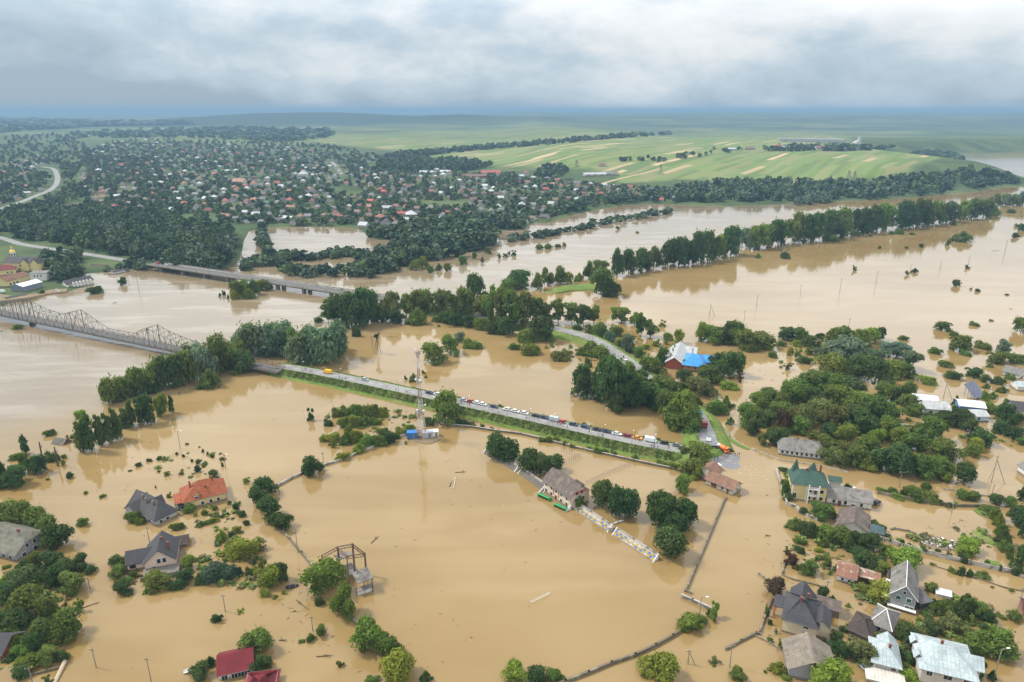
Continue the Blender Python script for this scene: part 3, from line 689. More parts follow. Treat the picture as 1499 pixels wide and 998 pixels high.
for o_ in (5.8, -5.8):
    mb = MB(); n = 110
    mb.prism([cpt(0, o_ + .15, .02), cpt(1, o_ + .15, .02), cpt(1, o_ - .15, .02), cpt(0, o_ - .15, .02)], (0, 0, .75))
    for i in range(n + 1):
        p = cpt(i / n, o_, .9); mb.box((p.x, p.y, p.z), (.5, .5, 1.0 if i % 2 else .6), a2)
    mb.build('railing', M_CONC, cb)
for i in range(9):
    for o_ in (3.4, -3.4):
        p = cpt((i + .6) / 9.4, o_, 0); MB().box((p.x, p.y, 1.3 - .0), (2.2, 3.2, 4.6), a2, taper=.9).build('pier', M_CONCD, cb)
# ------------------------------------------------------------------ radio mast
mo = G(617, 640, .3); ms = empty('radio_mast', mo, .3, 'tall lattice radio mast with aerials and dishes on the flooded islet', 'radio mast')
MH = TOPZ(mo.y, 504)
M_MRED = vary('faded_red_paint', (.22, .13, .12), .2, .5, .7); M_MWHT = vary('faded_white_paint', (.50, .48, .46), .15, .5, .7)
def mw(z): return .62 + 1.9 * max(0, 1 - z / (MH * .6)) ** 1.2
nz = 26; lat = MB()
for i in range(nz):
    z0, z1 = MH * .93 * i / nz, MH * .93 * (i + 1) / nz; q = lat; mi = (i // 3) % 2
    c0 = [Vector((math.cos(a) * mw(z0), math.sin(a) * mw(z0), z0)) for a in (0, 2.094, 4.189)]
    c1 = [Vector((math.cos(a) * mw(z1), math.sin(a) * mw(z1), z1)) for a in (0, 2.094, 4.189)]
    for k in range(3):
        j = (k + 1) % 3; q.tube(c0[k], c1[k], .12, n=4, m=mi); q.tube(c0[k], c0[j], .07, n=3, m=mi); q.tube(c0[k], c1[j], .07, n=3, m=mi)
lat.build('lattice', [M_MRED, M_MWHT], ms)
MB().tube((0, 0, MH * .93), (0, 0, MH + 2), .09, .04, 5).build('spire', M_MWHT, ms)
for z in (.28, .60, .90):
    mb = MB(); zz_ = MH * z; r_ = mw(zz_) + .75
    for k in range(12):
        a, b_ = k * math.pi / 6, (k + 1) * math.pi / 6
        for dz in (0, 1.1): mb.tube((r_ * math.cos(a), r_ * math.sin(a), zz_ + dz), (r_ * math.cos(b_), r_ * math.sin(b_), zz_ + dz), .045, n=4)
        mb.tube((r_ * math.cos(a), r_ * math.sin(a), zz_), (r_ * math.cos(a), r_ * math.sin(a), zz_ + 1.1), .05, n=4)
        mb.poly([(0, 0, zz_), (r_ * math.cos(a), r_ * math.sin(a), zz_), (r_ * math.cos(b_), r_ * math.sin(b_), zz_)])
    mb.build('platform', M_STEEL, ms)
for k, (z, a, r_) in enumerate(((.30, -1.1, .7), (.31, -2.3, .6), (.33, .3, .5), (.62, -1.4, .6), (.63, -2.6, .5), (.5, -.7, .4))):
    p = Vector((math.cos(a) * (mw(MH * z) + 1.2), math.sin(a) * (mw(MH * z) + 1.2), MH * z + .6)); d = Vector((math.cos(a), math.sin(a), 0))
    MB().tube(p, p + d * .35, r_, r_ * .85, 12).tube(p - d * 1.3, p, .07, n=4).build('dish', M_WHITE, ms)
for k in range(9):
    a = k * .7 + .2; z = MH * (.6 if k < 4 else (.9 if k < 7 else .75)); r_ = mw(z) + .8
    MB().box((r_ * math.cos(a), r_ * math.sin(a), z + 1.3), (.35, .22, 2.4), a).build('antenna', M_WHITE, ms)
def cabin(px, py, L_, W_, H_, rz, mat, name, label, cat, zb=.3, roofm=None):
    p = G(px, py, zb); o = empty(name, p, rz, label, cat)
    MB().box((0, 0, H_ / 2), (L_, W_, H_)).build('body', mat, o)
    MB().box((0, 0, H_ + .1), (L_ + .3, W_ + .3, .2), taper=.94).build('roof', roofm or mat, o)
    mb = MB()
    for k in range(int(L_ / .6)): mb.box((-L_ / 2 + .3 + k * .6, -W_ / 2 - .03, H_ / 2), (.12, .06, H_ * .92))
    mb.build('ribbing', mat, o)
    MB().box((L_ * .2, -W_ / 2 - .08, H_ * .42), (1.0, .06, H_ * .8)).build('door', M_STEEL, o); return o
M_BLUE = vary('blue_sheet_metal', (.03, .16, .42), .15, .6, .5)
M_LGREY = vary('light_grey_sheet_metal', (.42, .44, .47), .15, .6, .5, col2=(.3, .3, .3), f2=.62)
cabin(603.5, 640, 4.6, 3.2, 2.9, .05, M_BLUE, 'equipment_cabin', 'small bright blue metal cabin beside the mast foot', 'cabin')
cabin(626, 639, 4.6, 3, 2.8, .18, M_LGREY, 'equipment_container', 'light grey container right of the mast foot', 'container')
cabin(636.5, 637, 3.4, 2.8, 2.4, .18, M_WHITE, 'equipment_container', 'small white container at the right end of the islet', 'container')
# ------------------------------------------------------------------ walls and fences
def wall(px, h, th, mat, name, label, cat, z0=-.5, posts=0.0, cap=None, tilt=False):
    pts = [G(x, y, 0) for x, y in px]; o0 = pts[0]; o = empty(name, o0, 0, label, cat)
    mb = MB(); cm = MB(); pm = MB()
    for a, b_ in zip(pts, pts[1:]):
        d = b_ - a; L_ = d.length; ang = math.atan2(d.y, d.x); m_ = (a + b_) / 2 - o0
        mb.box((m_.x, m_.y, (z0 + h) / 2), (L_ + th * .98, th, h - z0), ang)
        if cap: cm.box((m_.x, m_.y, h + .05), (L_ + th, th + .14, .1), ang)
        if posts:
            n = max(1, int(L_ / posts))
            for k in range(n + 1):
                p = a + d * k / n - o0; pm.box((p.x, p.y, (z0 + h + .15) / 2), (.34, th + .12, h + .15 - z0), ang)
    mb.build('panels', mat, o)
    if cap: cm.build('coping', cap, o)
    if posts: pm.build('posts', M_CONC, o)
    return o
M_WALLW = vary('weathered_wall', (.42, .39, .34), .3, .25, .85, col2=(.16, .14, .11), f2=.52)
M_WALLD = vary('dark_mossy_wall', (.15, .125, .085), .35, .3, .9, col2=(.26, .23, .18), f2=.6)
wall([(404, 713), (428, 700), (455, 688), (480, 680), (508, 672), (530, 660), (546, 655)], .9, .5, M_WALLW, 'stadium_wall', 'pale low wall along the left top edge of the stadium', 'wall', cap=M_CONC)
wall([(548, 654), (566, 645), (585, 640), (602, 634)], .9, .4, M_WALLW, 'stadium_wall', 'short wall from bramble bank to the radio mast islet', 'wall')
wall([(646, 622), (690, 626), (722, 631), (762, 636), (800, 645), (842, 656), (900, 669), (950, 680), (1000, 690)], 1.0, .4, M_WALLD, 'stadium_wall', 'long dark wall between causeway and flooded courts', 'wall', cap=M_CONC)
wall([(408, 774), (425, 790), (442, 810), (458, 829)], .7, .6, M_WALLD, 'stadium_wall', 'mossy wall running from round trees to the rusty frame', 'wall')
wall([(516, 906), (531, 921)], .7, .5, M_WALLD, 'stadium_wall', 'short wall stub between the trees below rusty frame', 'wall')
wall([(1062, 729), (1048, 762), (1034, 795), (1019, 830), (1004, 865)], 1.0, .5, M_WALLD, 'stadium_wall', 'straight dark wall running down from the brown tiled house', 'wall')
wall([(1003, 866), (1012, 869)], .9, .5, M_WALLD, 'stadium_wall', 'short return at the lower end of the straight dark wall', 'wall')
wall([(998, 874), (1014, 881), (1040, 893)], 1.1, .5, M_WALLW, 'stadium_wall', 'pale wall piece with a lamp post by the bushes', 'wall', cap=M_CONC)
wall([(1000, 922), (985, 932), (960, 946), (930, 960), (895, 972), (862, 986), (828, 999), (790, 1012)], 1.0, .6, M_WALLD, 'stadium_wall', 'curving dark wall at the lower right of the stadium', 'wall')
wall([(1063, 951), (1085, 939), (1107, 928), (1112, 929)], .8, .5, M_WALLD, 'garden_wall', 'low wall angled before the dark-roofed cream house', 'wall')
wall([(1112, 926), (1118, 908), (1124, 893), (1130, 876)], .9, .4, M_WALLD, 'garden_wall', 'mossy wall before the porch of dark-roofed cream house', 'wall')
wall([(1104, 930), (1125, 940), (1144, 952), (1155, 959)], .5, .3, M_WALLD, 'garden_wall', 'drowned wall running to the grey barn', 'wall')
wall([(1111, 841), (1118, 846), (1126, 853)], .7, .4, M_WALLD, 'garden_wall', 'short wall stub left of the reddish tree', 'wall')
wall([(1145, 840), (1148, 828), (1152, 818)], .8, .3, M_WALLD, 'garden_wall', 'low wall beside the reddish shrub', 'wall')
wall([(1146, 842), (1160, 848), (1176, 852), (1200, 858)], .5, .3, M_WALLD, 'garden_wall', 'half-drowned wall under the round yard tree', 'wall')
wall([(1136, 689), (1141, 705), (1146, 722), (1152, 739), (1166, 743), (1170, 750), (1184, 757), (1196, 762)], 1.1, .4, M_WALLW, 'garden_wall', 'pale garden wall round the green-roofed mansion', 'wall', cap=M_CONC)
wall([(1222, 772), (1244, 778), (1268, 784), (1293, 792), (1320, 801), (1350, 809), (1385, 818), (1420, 826), (1455, 834), (1490, 841)], 1.7, .25, M_WALLW, 'panel_wall', 'long grey concrete panel wall across the flooded gardens', 'wall', posts=4.0)
wall([(1285, 723), (1310, 728), (1345, 734), (1372, 738), (1400, 742), (1440, 742), (1462, 746)], 1.3, .4, M_WALLD, 'garden_wall', 'dark stone wall along the lane beside clipped bushes', 'wall')
wall([(1462, 758), (1468, 772), (1478, 792), (1484, 806)], .9, .3, M_WALLW, 'garden_wall', 'thin pale wall along the eastern ditch', 'wall')
wall([(1340, 782), (1330, 778), (1310, 774), (1305, 775)], .6, .6, M_WALLD, 'garden_wall', 'dark bank of rubble behind the panel wall', 'wall')
wall([(1366, 828), (1400, 838), (1440, 850), (1470, 860), (1500, 866)], .35, .3, M_WALLD, 'garden_wall', 'nearly drowned wall below the panel wall', 'wall')
wall([(1382, 716), (1410, 721), (1450, 727), (1490, 731)], .5, .2, M_CONC, 'garden_wall', 'drowned pale fence line beyond the lane', 'fence', posts=3.0)
wall([(1060, 630), (1066, 638), (1080, 648), (1096, 656), (1120, 664), (1142, 673), (1200, 682), (1240, 691)], .35, .3, M_CONC, 'kerb_wall', 'pale kerb along the street beside the large grove', 'kerb')
wall([(268, 752), (262, 742), (256, 735)], .9, .2, M_WALLW, 'garden_wall', 'small wall between dark-roofed and orange-roofed houses', 'wall')
wall([(88, 978), (70, 983), (50, 988), (20, 993)], .7, .3, M_WALLD, 'garden_wall', 'dark wall below the flooded orchard', 'wall')
wall([(1488, 841), (1500, 847)], 1.0, .5, M_WALLD, 'garden_wall', 'dark wall end beneath the large tree at the right edge', 'wall')
b0 = G(78, 1000, .7); b1 = G(95, 968, .5)
o = empty('floating_beam', b0, 0, 'long pale beam lying in the water below the orchard', 'beam')
MB().tube((0, 0, -.5), b1 - b0, .55, .55, 8).build('shaft', vary('bleached_beam', (.45, .36, .26), .2, .5, .8), o); MB().tube((b1 - b0) * .97, (b1 - b0) * 1.0, .62, .62, 8).build('collar', M_CONC, o)
def posts(px, n, h, name, label, jit=.0):
    a, b_ = G(*px[0]), G(*px[1]); o = empty(name, a, 0, label, 'fence'); d = b_ - a
    for i in range(n):
        p = d * (i / (n - 1)); MB().tube((p.x, p.y, -.5), (p.x, p.y, h + R_.uniform(-.2, .2)), .07, n=5).build('post', M_STEEL, o)
    mb = MB()
    for z in (h * .5, h * .9): mb.tube((0, 0, z), (d.x, d.y, z), .025, n=3)
    mb.build('wire', M_STEEL, o)
posts([(849, 670), (826, 682)], 8, 2.6, 'court_fence', 'tall drowned court fence behind stadium building, near side')
posts([(822, 660), (849, 670)], 8, 2.2, 'court_fence', 'drowned court fence behind stadium building, far side')
posts([(922, 680), (858, 708)], 24, 1.5, 'court_fence', 'long drowned fence between stadium building and the courts')
posts([(1000, 715), (975, 730)], 8, 1.2, 'court_fence', 'short drowned fence beside lollipop tree')
posts([(236, 674), (262, 664)], 7, 1.1, 'garden_fence', 'drowned garden fence above the dark-roofed house')
posts([(262, 664), (296, 682)], 9, 1.1, 'garden_fence', 'drowned garden fence left of the street lamp')
posts([(258, 738), (268, 754)], 6, 1.2, 'garden_fence', 'dark fence at the left side of orange-roofed house')
posts([(330, 748), (346, 730)], 6, .9, 'garden_fence', 'drowned fence at the right side of orange-roofed house')
# ------------------------------------------------------------------ poles and pylons
def pole(x, yb, yt, label, kind='pole', zb=0.0, r=.16):
    p = G(x, yb, zb); h = max(TOPZ(p.y, yt) - zb, 1.5); o = empty({'pole': 'utility_pole', 'lamp': 'street_lamp', 'aframe': 'utility_pole', 'snag': 'dead_trunk'}[kind], (p.x, p.y, zb), R_.uniform(-.4, .4), label, {'pole': 'utility pole', 'lamp': 'street lamp', 'aframe': 'utility pole', 'snag': 'dead tree'}[kind])
    r = max(r, .00028 * p.length)
    if kind == 'snag':
        MB().tube((0, 0, -.6), (.3, 0, h), r * 2.6, r * 1.6, 7).tube((.2, 0, h * .6), (1.2, .3, h * .85), r, r * .4, 5).build('trunk', M_BARK, o); return
    MB().tube((0, 0, -.6), (0, 0, h), r, r * .65, 7).build('shaft', M_POLE, o)
    if kind == 'aframe':
        MB().tube((h * .42, 0, -.4), (.05, 0, h * .85), r * .8, r * .7, 6).tube((h * .05, h * .3, -.3), (0, 0, h * .6), r * .5, r * .4, 5).build('strut', M_POLE, o)
    if kind == 'lamp':
        MB().tube((0, 0, h - .1), (1.4, -.3, h + .25), r * .5, r * .4, 5).build('arm', M_STEEL, o); MB().box((1.6, -.35, h + .25), (.9, .35, .16), -.2).build('lamp_head', M_WHITE, o)
    else:
        MB().box((0, 0, h - .5), (1.8, .12, .14)).build('crossarm', M_WOOD, o)
        for k in (-.8, 0, .8): MB().tube((k, 0, h - .43), (k, 0, h - .15), .07, .05, 6).build('insulator', M_WHITE, o)
for a in ((264, 657, 631, 'thin street lamp in water above the orange roof', 'lamp'), (330.5, 686, 664, 'thin street lamp among the submerged garden rows', 'lamp'), (436, 808, 777, 'leaning pole beside the mossy stadium wall'),
          (390.5, 825, 789, 'pole at the light green garden mound'), (330, 895, 870, 'pole standing alone below the pink house'), (458, 923, 902, 'short pole left of the two-tree clump'), (474, 681, 662, 'pole at the pale stadium wall'),
          (219.5, 796, 771, 'pole rising behind the pink house'), (132, 862, 845, 'leaning pole stub right of the orchard'), (141, 977, 949, 'pole with collar in open water left of red roof'), (222, 1000, 963, 'thin pole at the lower edge left of red roof'),
          (48, 1000, 976, 'pole under the lowest orchard trees'), (1024, 901, 874, 'lamp post on the pale wall piece', 'lamp'), (1068, 976, 944, 'pole at the end of the angled low wall'), (1007, 972, 951, 'propped pole in water before the grey barn', 'aframe'),
          (1208, 876, 850, 'dark pole behind the dark-roofed cream house'), (1451, 706, 667, 'propped pole beyond the lane', 'aframe'), (1451, 728, 709, 'dark pole beside the clipped bushes'), (1393, 750, 726, 'pole in the flooded garden before the lane'),
          (1316, 713, 690, 'pole before the lower edge of the large grove'), (1381, 583, 558, 'propped pole behind the white sheds', 'aframe'), (1229, 428, 407, 'thin pole in the far meadow below the river belt'), (1171, 434, 417, 'thin pole in the far meadow, leftmost of three in line'),
          (1282, 416, 397, 'thin pole in the far meadow, rightmost of three in line'), (1107, 451, 432, 'thin pole behind the blue-roofed house trees'), (1088, 480, 455, 'tall thin pole just behind the blue-roofed house'), (1376, 394, 383, 'tiny pole in the far meadow near a lone bush'),
          (1471, 369, 352, 'thin pole with debris in the far right meadow'), (1417, 389, 375, 'tiny pole above a dark float in the far meadow'), (1332, 399, 388, 'tiny pole between two far meadow bushes'), (1242, 480, 466, 'thin pole behind the large grove'), (1039, 462, 444, 'propped pole in far water', 'aframe'),
          (204, 428, 397, 'tall pole in water below the concrete bridge'), (188, 411, 393, 'pole near the shore left of concrete bridge'), (62, 671, 647, 'dark dead trunk beside the drifting hut', 'snag'), (85, 682, 654, 'bare leaning trunk below the drifting hut', 'snag'), (1208, 612, 585, 'pole hidden among the grove trees'),
          (1068, 640, 618, 'pole on the kerb island by the grove'), (1486, 905, 860, 'pole standing in the lane at right edge'), (1454, 995, 950, 'pole behind the pale blue hip roof', 'lamp'), (545, 512, 491, 'drowned tripod frame in the flooded bay', 'aframe'), (1396, 680, 660, 'thin pole in open water right of the grove')):
    pole(*a)
for k, px in enumerate((447, 505, 590, 689, 731, 775, 818, 882, 924, 967)):
    q = min(range(len(CAUSE)), key=lambda i: abs(PROJ(CAUSE[i])[0] - px)); d = CAUSE[min(q + 1, len(CAUSE) - 1)] - CAUSE[q - 1]; n_ = Vector((d.y, -d.x, 0)).normalized()
    p = CAUSE[q] + n_ * 3.8; o = empty('street_lamp', (p.x, p.y, CZ - .05), math.atan2(-n_.y, -n_.x), f'slim street lamp on the south edge of the causeway, {ordinal(k + 1)} from the bridge', 'street lamp', 'street lamps along the causeway')
    MB().tube((0, 0, 0), (0, 0, 5.6), .1, .07, 6).build('shaft', M_STEEL, o); MB().tube((0, 0, 5.5), (1.5, 0, 6), .06, .05, 5).build('arm', M_STEEL, o); MB().box((1.7, 0, 6), (.8, .3, .14)).build('lamp_head', M_WHITE, o)
# drowned stork-nest tripods in the bay
p = G(553, 517, 0); o = empty('tripod_frame', p, 0, 'drowned tripod frame carrying a tangle of twigs in the bay', 'frame')
H_ = TOPZ(p.y, 492)
for k in range(4): MB().tube((2.2 * math.cos(k * 1.57), 2.2 * math.sin(k * 1.57), -.5), (0, 0, H_), .17, n=5).build('leg', M_WOOD, o)
tw = link('twigs', CROWN['ragged', 1, 0], o); tw.location = (0, 0, H_ - 1); tw.scale = (4, 4, 3); tw.color = (.05, .05, .03, 1)
def pylon(px, yb, yt, label):
    p = GTs([(px, yb)])[0]; o = empty('power_pylon', p, .6, label, 'pylon'); h = max(TOPZ(p.y, yt) - p.z, 10); mb = MB()
    def w(z): return 3.2 * (1 - z / h) + .5
    for i in range(8):
        z0, z1 = h * i / 8, h * (i + 1) / 8
        for k in range(4):
            c = [(1, 1), (-1, 1), (-1, -1), (1, -1)]; a, b_ = c[k], c[(k + 1) % 4]
            mb.tube((a[0] * w(z0), a[1] * w(z0), z0), (a[0] * w(z1), a[1] * w(z1), z1), .3, n=4); mb.tube((a[0] * w(z0), a[1] * w(z0), z0), (b_[0] * w(z1), b_[1] * w(z1), z1), .2, n=3)
    mb.build('lattice', M_STEEL, o)
    for z in (.72, .9): MB().box((0, 0, h * z), (11, .5, .6)).build('crossarm', M_STEEL, o)
def GTs(px):
    """land points for many photo pixels at once"""
    px = np.array(px, float); z = np.full(len(px), 2.0)
    u = (px[:, 0] - 749.5) / FPX; v = (499 - px[:, 1]) / FPX; dy, dz = CT + v * ST, -ST + v * CT
    for _ in range(16):
        t = (np.minimum(z, 110) - CAM_H) / np.minimum(dz, -.002)
        hz_ = np.maximum(land_z(np.stack([u * t, dy * t], 1))[0], 0); z = .5 * z + .5 * hz_
    t = (np.minimum(z, 110) - CAM_H) / np.minimum(dz, -.002)
    return [Vector((u[i] * t[i], dy[i] * t[i], z[i])) for i in range(len(px))]
for a in ((1241, 267, 249, 'lattice power pylon on the far fields, left of a pair'), (1249.7, 267, 250, 'lattice power pylon on the far fields, right of a pair'), (967, 255, 241, 'lattice power pylon at the end of the dirt track'), (844, 244, 234, 'small distant lattice pylon behind the town')):
    pylon(*a)
# ------------------------------------------------------------------ stadium stands, dugouts and goals
def stand(a, b_, label, seats):
    A, B = G(*a), G(*b_); d = B - A; L_ = d.length; o = empty('grandstand', A, math.atan2(d.y, d.x), label, 'grandstand')
    mb = MB()
    for k in range(3): mb.box((L_ / 2, .4 + k * .7, (-.6 + .5 + k * .5) / 2), (L_, .7, 1.1 + k * .5))
    mb.build('steps', M_CONC if seats else M_CONCD, o); MB().box((L_ / 2, 2.3, .75), (L_, .25, 2.9)).build('back_wall', M_WALLW, o)
    for x in (-.12, L_ + .12):
        MB().prism([(x - .12, -.8, -.4), (x - .12, 2.4, -.4), (x - .12, 2.4, 2.3), (x - .12, 2.1, 2.3)], (.24, 0, 0)).build('side_wall', M_WHITE, o)
    if seats:
        cols = [vary('yellow_seat', (.60, .38, .07), .12, 1, .5), vary('blue_seat', (.12, .23, .42), .12, 1, .5), vary('white_seat', (.5, .52, .56), .1, 1, .5)]
        for row in (0, 1):
            n = 17; k = R_.randrange(2)
            for i in range(n):
                x0, x1 = L_ * i / n, L_ * (i + 1) / n; c = cols[0] if (i + k) % 2 == 0 else cols[1 + (R_.random() < .4)]
                mb = MB(); w = (x1 - x0) / 4
                for j in range(4):
                    mb.box((x0 + (j + .5) * w, .35 + row * .8, .56 + row * .6), (w * .84, .4, .1)); mb.box((x0 + (j + .5) * w, .58 + row * .8, .76 + row * .6), (w * .84, .1, .4))
                mb.build('seat_block', c, o)
    else:
        mb = MB(); mb.tube((0, 2.3, 2.5), (L_, 2.3, 2.5), .06, n=4); mb.build('rail', M_STEEL, o)
SP = "terrace of blue, yellow and white seats "
stand((838, 744), (889, 778), SP + 'next to the stadium building', True); stand((897, 783), (956, 822), SP + 'farther from the stadium building', True)
stand((708, 663), (753, 690), 'bare grey concrete terrace at the far stadium corner', False); stand((759, 693), (796, 720), 'bare grey concrete terrace beside the stadium building', False)
p = G(893, 776, 0); o = empty('stone_block', p, -.6, 'round grey block between the two seat terraces', 'block'); MB().tube((0, 0, -.5), (0, 0, 1.6), 1.3, 1.1, 9).build('block', M_CONC, o); MB().tube((0, 0, 1.6), (0, 0, 1.8), 1.3, 1.3, 9).build('slab', M_WALLW, o)
p = G(905, 764, .3); o = empty('floating_plank', p, .5, 'grey plank floating beneath the round trees', 'plank'); MB().box((0, 0, 0), (4.5, .8, .4)).build('plank', M_CONC, o); MB().box((0, 0, .24), (.4, .9, .08)).build('cleat', M_WOOD, o)
M_GREEN = vary('green_plastic', (.05, .36, .14), .12, .6, .4)
for px, lab in (((798, 728.5), 'green dugout roof in water at the left end of stadium building'), ((822, 743.5), 'green dugout roof in water at the right end of stadium building')):
    p = G(*px, 0); o = empty('dugout', p, math.atan2(-1, 1.18), lab, 'dugout'); mb = MB(); n = 6
    for k in range(n):
        a, b_ = math.pi * .55 * k / n, math.pi * .55 * (k + 1) / n
        mb.poly([(-2.8, -1.5 * math.cos(a) * 0 - 1.4 + 1.9 * math.sin(a), -.2 + 1.7 * math.cos(a)), (2.8, -1.4 + 1.9 * math.sin(a), -.2 + 1.7 * math.cos(a)), (2.8, -1.4 + 1.9 * math.sin(b_), -.2 + 1.7 * math.cos(b_)), (-2.8, -1.4 + 1.9 * math.sin(b_), -.2 + 1.7 * math.cos(b_))])
    mb.box((0, .55, .2), (5.6, .12, 1.2)); mb.box((0, -1.35, 1.4), (5.6, .3, .2)); mb.build('canopy', M_GREEN, o)
    for x in (-2.7, 2.7): MB().box((x, -.4, .3), (.1, 1.8, 1.8)).build('side_panel', M_GREEN, o)
def goal(a, b_, label):
    A, B = G(*a), G(*b_); d = B - A; L_ = d.length; o = empty('football_goal', A, math.atan2(d.y, d.x), label, 'goal')
    for x in (0, L_): MB().tube((x, 0, -.8), (x, 0, .55), .07, n=6).build('post', M_WHITE, o)
    MB().tube((0, 0, .55), (L_, 0, .55), .07, n=6).build('crossbar', M_WHITE, o); MB().tube((0, .9, .12), (L_, .9, .12), .05, n=5).tube((0, 0, .55), (0, .9, .12), .04, n=4).tube((L_, 0, .55), (L_, .9, .12), .04, n=4).build('net_frame', M_WHITE, o)
goal((779, 883), (805, 870), 'white goal frame drowned to its crossbar in mid pitch'); goal((664, 715), (667, 700), 'drowned far goal frame near the radio mast reflection')
# ------------------------------------------------------------------ roofless rusty frame building
p = G(505, 862, 0); o = empty('ruined_frame_building', p, 0, 'ruined shed with rusty steel posts and grey tilted roofs', 'ruin')
def rel(x, y, z=0.0): return G(x, y, z) - p
M_OLDROOF = vary('old_fibre_roof', (.20, .18, .16), .25, .5, .9, col2=(.12, .11, .10), f2=.55)
for bx_, by_, ty in ((498, 838, 800), (520.5, 848, 795), (536.5, 842, 809), (512, 862, 813), (473, 832, 812), (546, 866, 846), (534, 868, 852)):
    a = rel(bx_, by_); h = TOPZ((a + p).y, ty); MB().box((a.x, a.y, h / 2 - .3), (.5 if ty < 812 else .3, .5 if ty < 812 else .3, h + .6)).build('post', M_RUST, o)
def roofslab(c4, zs, name='roof', th=.25):
    pts = [G(x, y, z) - p for (x, y), z in zip(c4, zs)]; MB().prism(pts, (0, 0, -th)).build(name, M_OLDROOF, o)
roofslab([(515, 838), (537, 829), (546.5, 846), (523, 854)], [5, 5.4, 4.6, 4.2]); roofslab([(488, 813), (508, 806), (519, 811), (498, 819)], [6.2, 6.4, 6.0, 5.8]); roofslab([(500, 830), (513, 822), (524, 832), (512, 842)], [2.5, 2.8, 2.4, 2.2]); roofslab([(523, 860), (545, 853), (547, 858), (525, 866)], [2.2, 2.2, 2.0, 2.0], 'floor_slab')
def beam(a, b_, za, zb, r=.16):
    return (G(*a, za) - p, G(*b_, zb) - p, r)
mb = MB()
tops = {}
for k, (bx_, by_, ty) in enumerate(((498, 838, 800), (520.5, 848, 796), (536.5, 842, 810), (512, 862, 814), (473, 832, 813))):
    a = rel(bx_, by_); tops[k] = Vector((a.x, a.y, TOPZ((a + p).y, ty)))
for i, j in ((4, 0), (0, 1), (1, 2), (0, 3), (3, 2)):
    a, b_ = tops[i], tops[j]; mb.tube(a, b_, .17, n=4); mb.tube(a - Vector((0, 0, 1.1)), b_ - Vector((0, 0, 1.1)), .12, n=4)
    for k in range(6):
        q0, q1 = a.lerp(b_, k / 6), a.lerp(b_, (k + 1) / 6); mb.tube(q0 - Vector((0, 0, 1.1 * (k % 2))), q1 - Vector((0, 0, 1.1 * ((k + 1) % 2))), .08, n=4)
mb.build('roof_truss', M_RUST, o)
a, b_ = rel(524, 871), rel(546.5, 864); d = b_ - a; m_ = (a + b_) / 2; MB().box((m_.x, m_.y, .6), (d.length, .3, 2.2), math.atan2(d.y, d.x)).build('base_wall', M_WHITE, o)
MB().box((m_.x - .8, m_.y - .35, .5), (1.1, .2, 1.6), math.atan2(d.y, d.x)).build('doorway', M_GLASS, o)
# ------------------------------------------------------------------ flooded houses
def recolour(m, build):
    """run the colour that feeds the surface through one more layer"""
    nt = m.node_tree; L = nt.links; b = nt.nodes['Principled BSDF']; src = b.inputs['Base Color'].links[0].from_socket
    tc = nd(nt, 'ShaderNodeTexCoord'); fac, col = build(nt, L, tc); mx = nd(nt, 'ShaderNodeMix', data_type='RGBA'); mx.blend_type = 'MULTIPLY' if max(col) > .4 else 'MIX'
    L.new(fac, mx.inputs['Factor']); L.new(src, mx.inputs['A']); mx.inputs['B'].default_value = (*col, 1); L.new(mx.outputs['Result'], b.inputs['Base Color']); return m
def _m(nt, L, op, *a):
    n = nd(nt, 'ShaderNodeMath', operation=op)
    for i, q in enumerate(a):
        if isinstance(q, (int, float)): n.inputs[i].default_value = q
        else: L.new(q, n.inputs[i])
    return n.outputs[0]
def mudline(nt, L, tc):                  # silt left on the walls by the flood: a stain with its own ragged edge
    s = nd(nt, 'ShaderNodeSeparateXYZ'); L.new(tc.outputs['Object'], s.inputs[0]); n = nd(nt, 'ShaderNodeTexNoise'); n.inputs['Scale'].default_value = 1.3; n.inputs['Detail'].default_value = 4; L.new(tc.outputs['Object'], n.inputs['Vector'])
    z = _m(nt, L, 'MULTIPLY_ADD', n.outputs['Fac'], -1.1, s.outputs['Z']); r = nd(nt, 'ShaderNodeMapRange'); r.inputs['From Min'].default_value = .25; r.inputs['From Max'].default_value = -.1; r.inputs['To Max'].default_value = .8; L.new(z, r.inputs['Value']); return r.outputs[0], (.17, .12, .065)
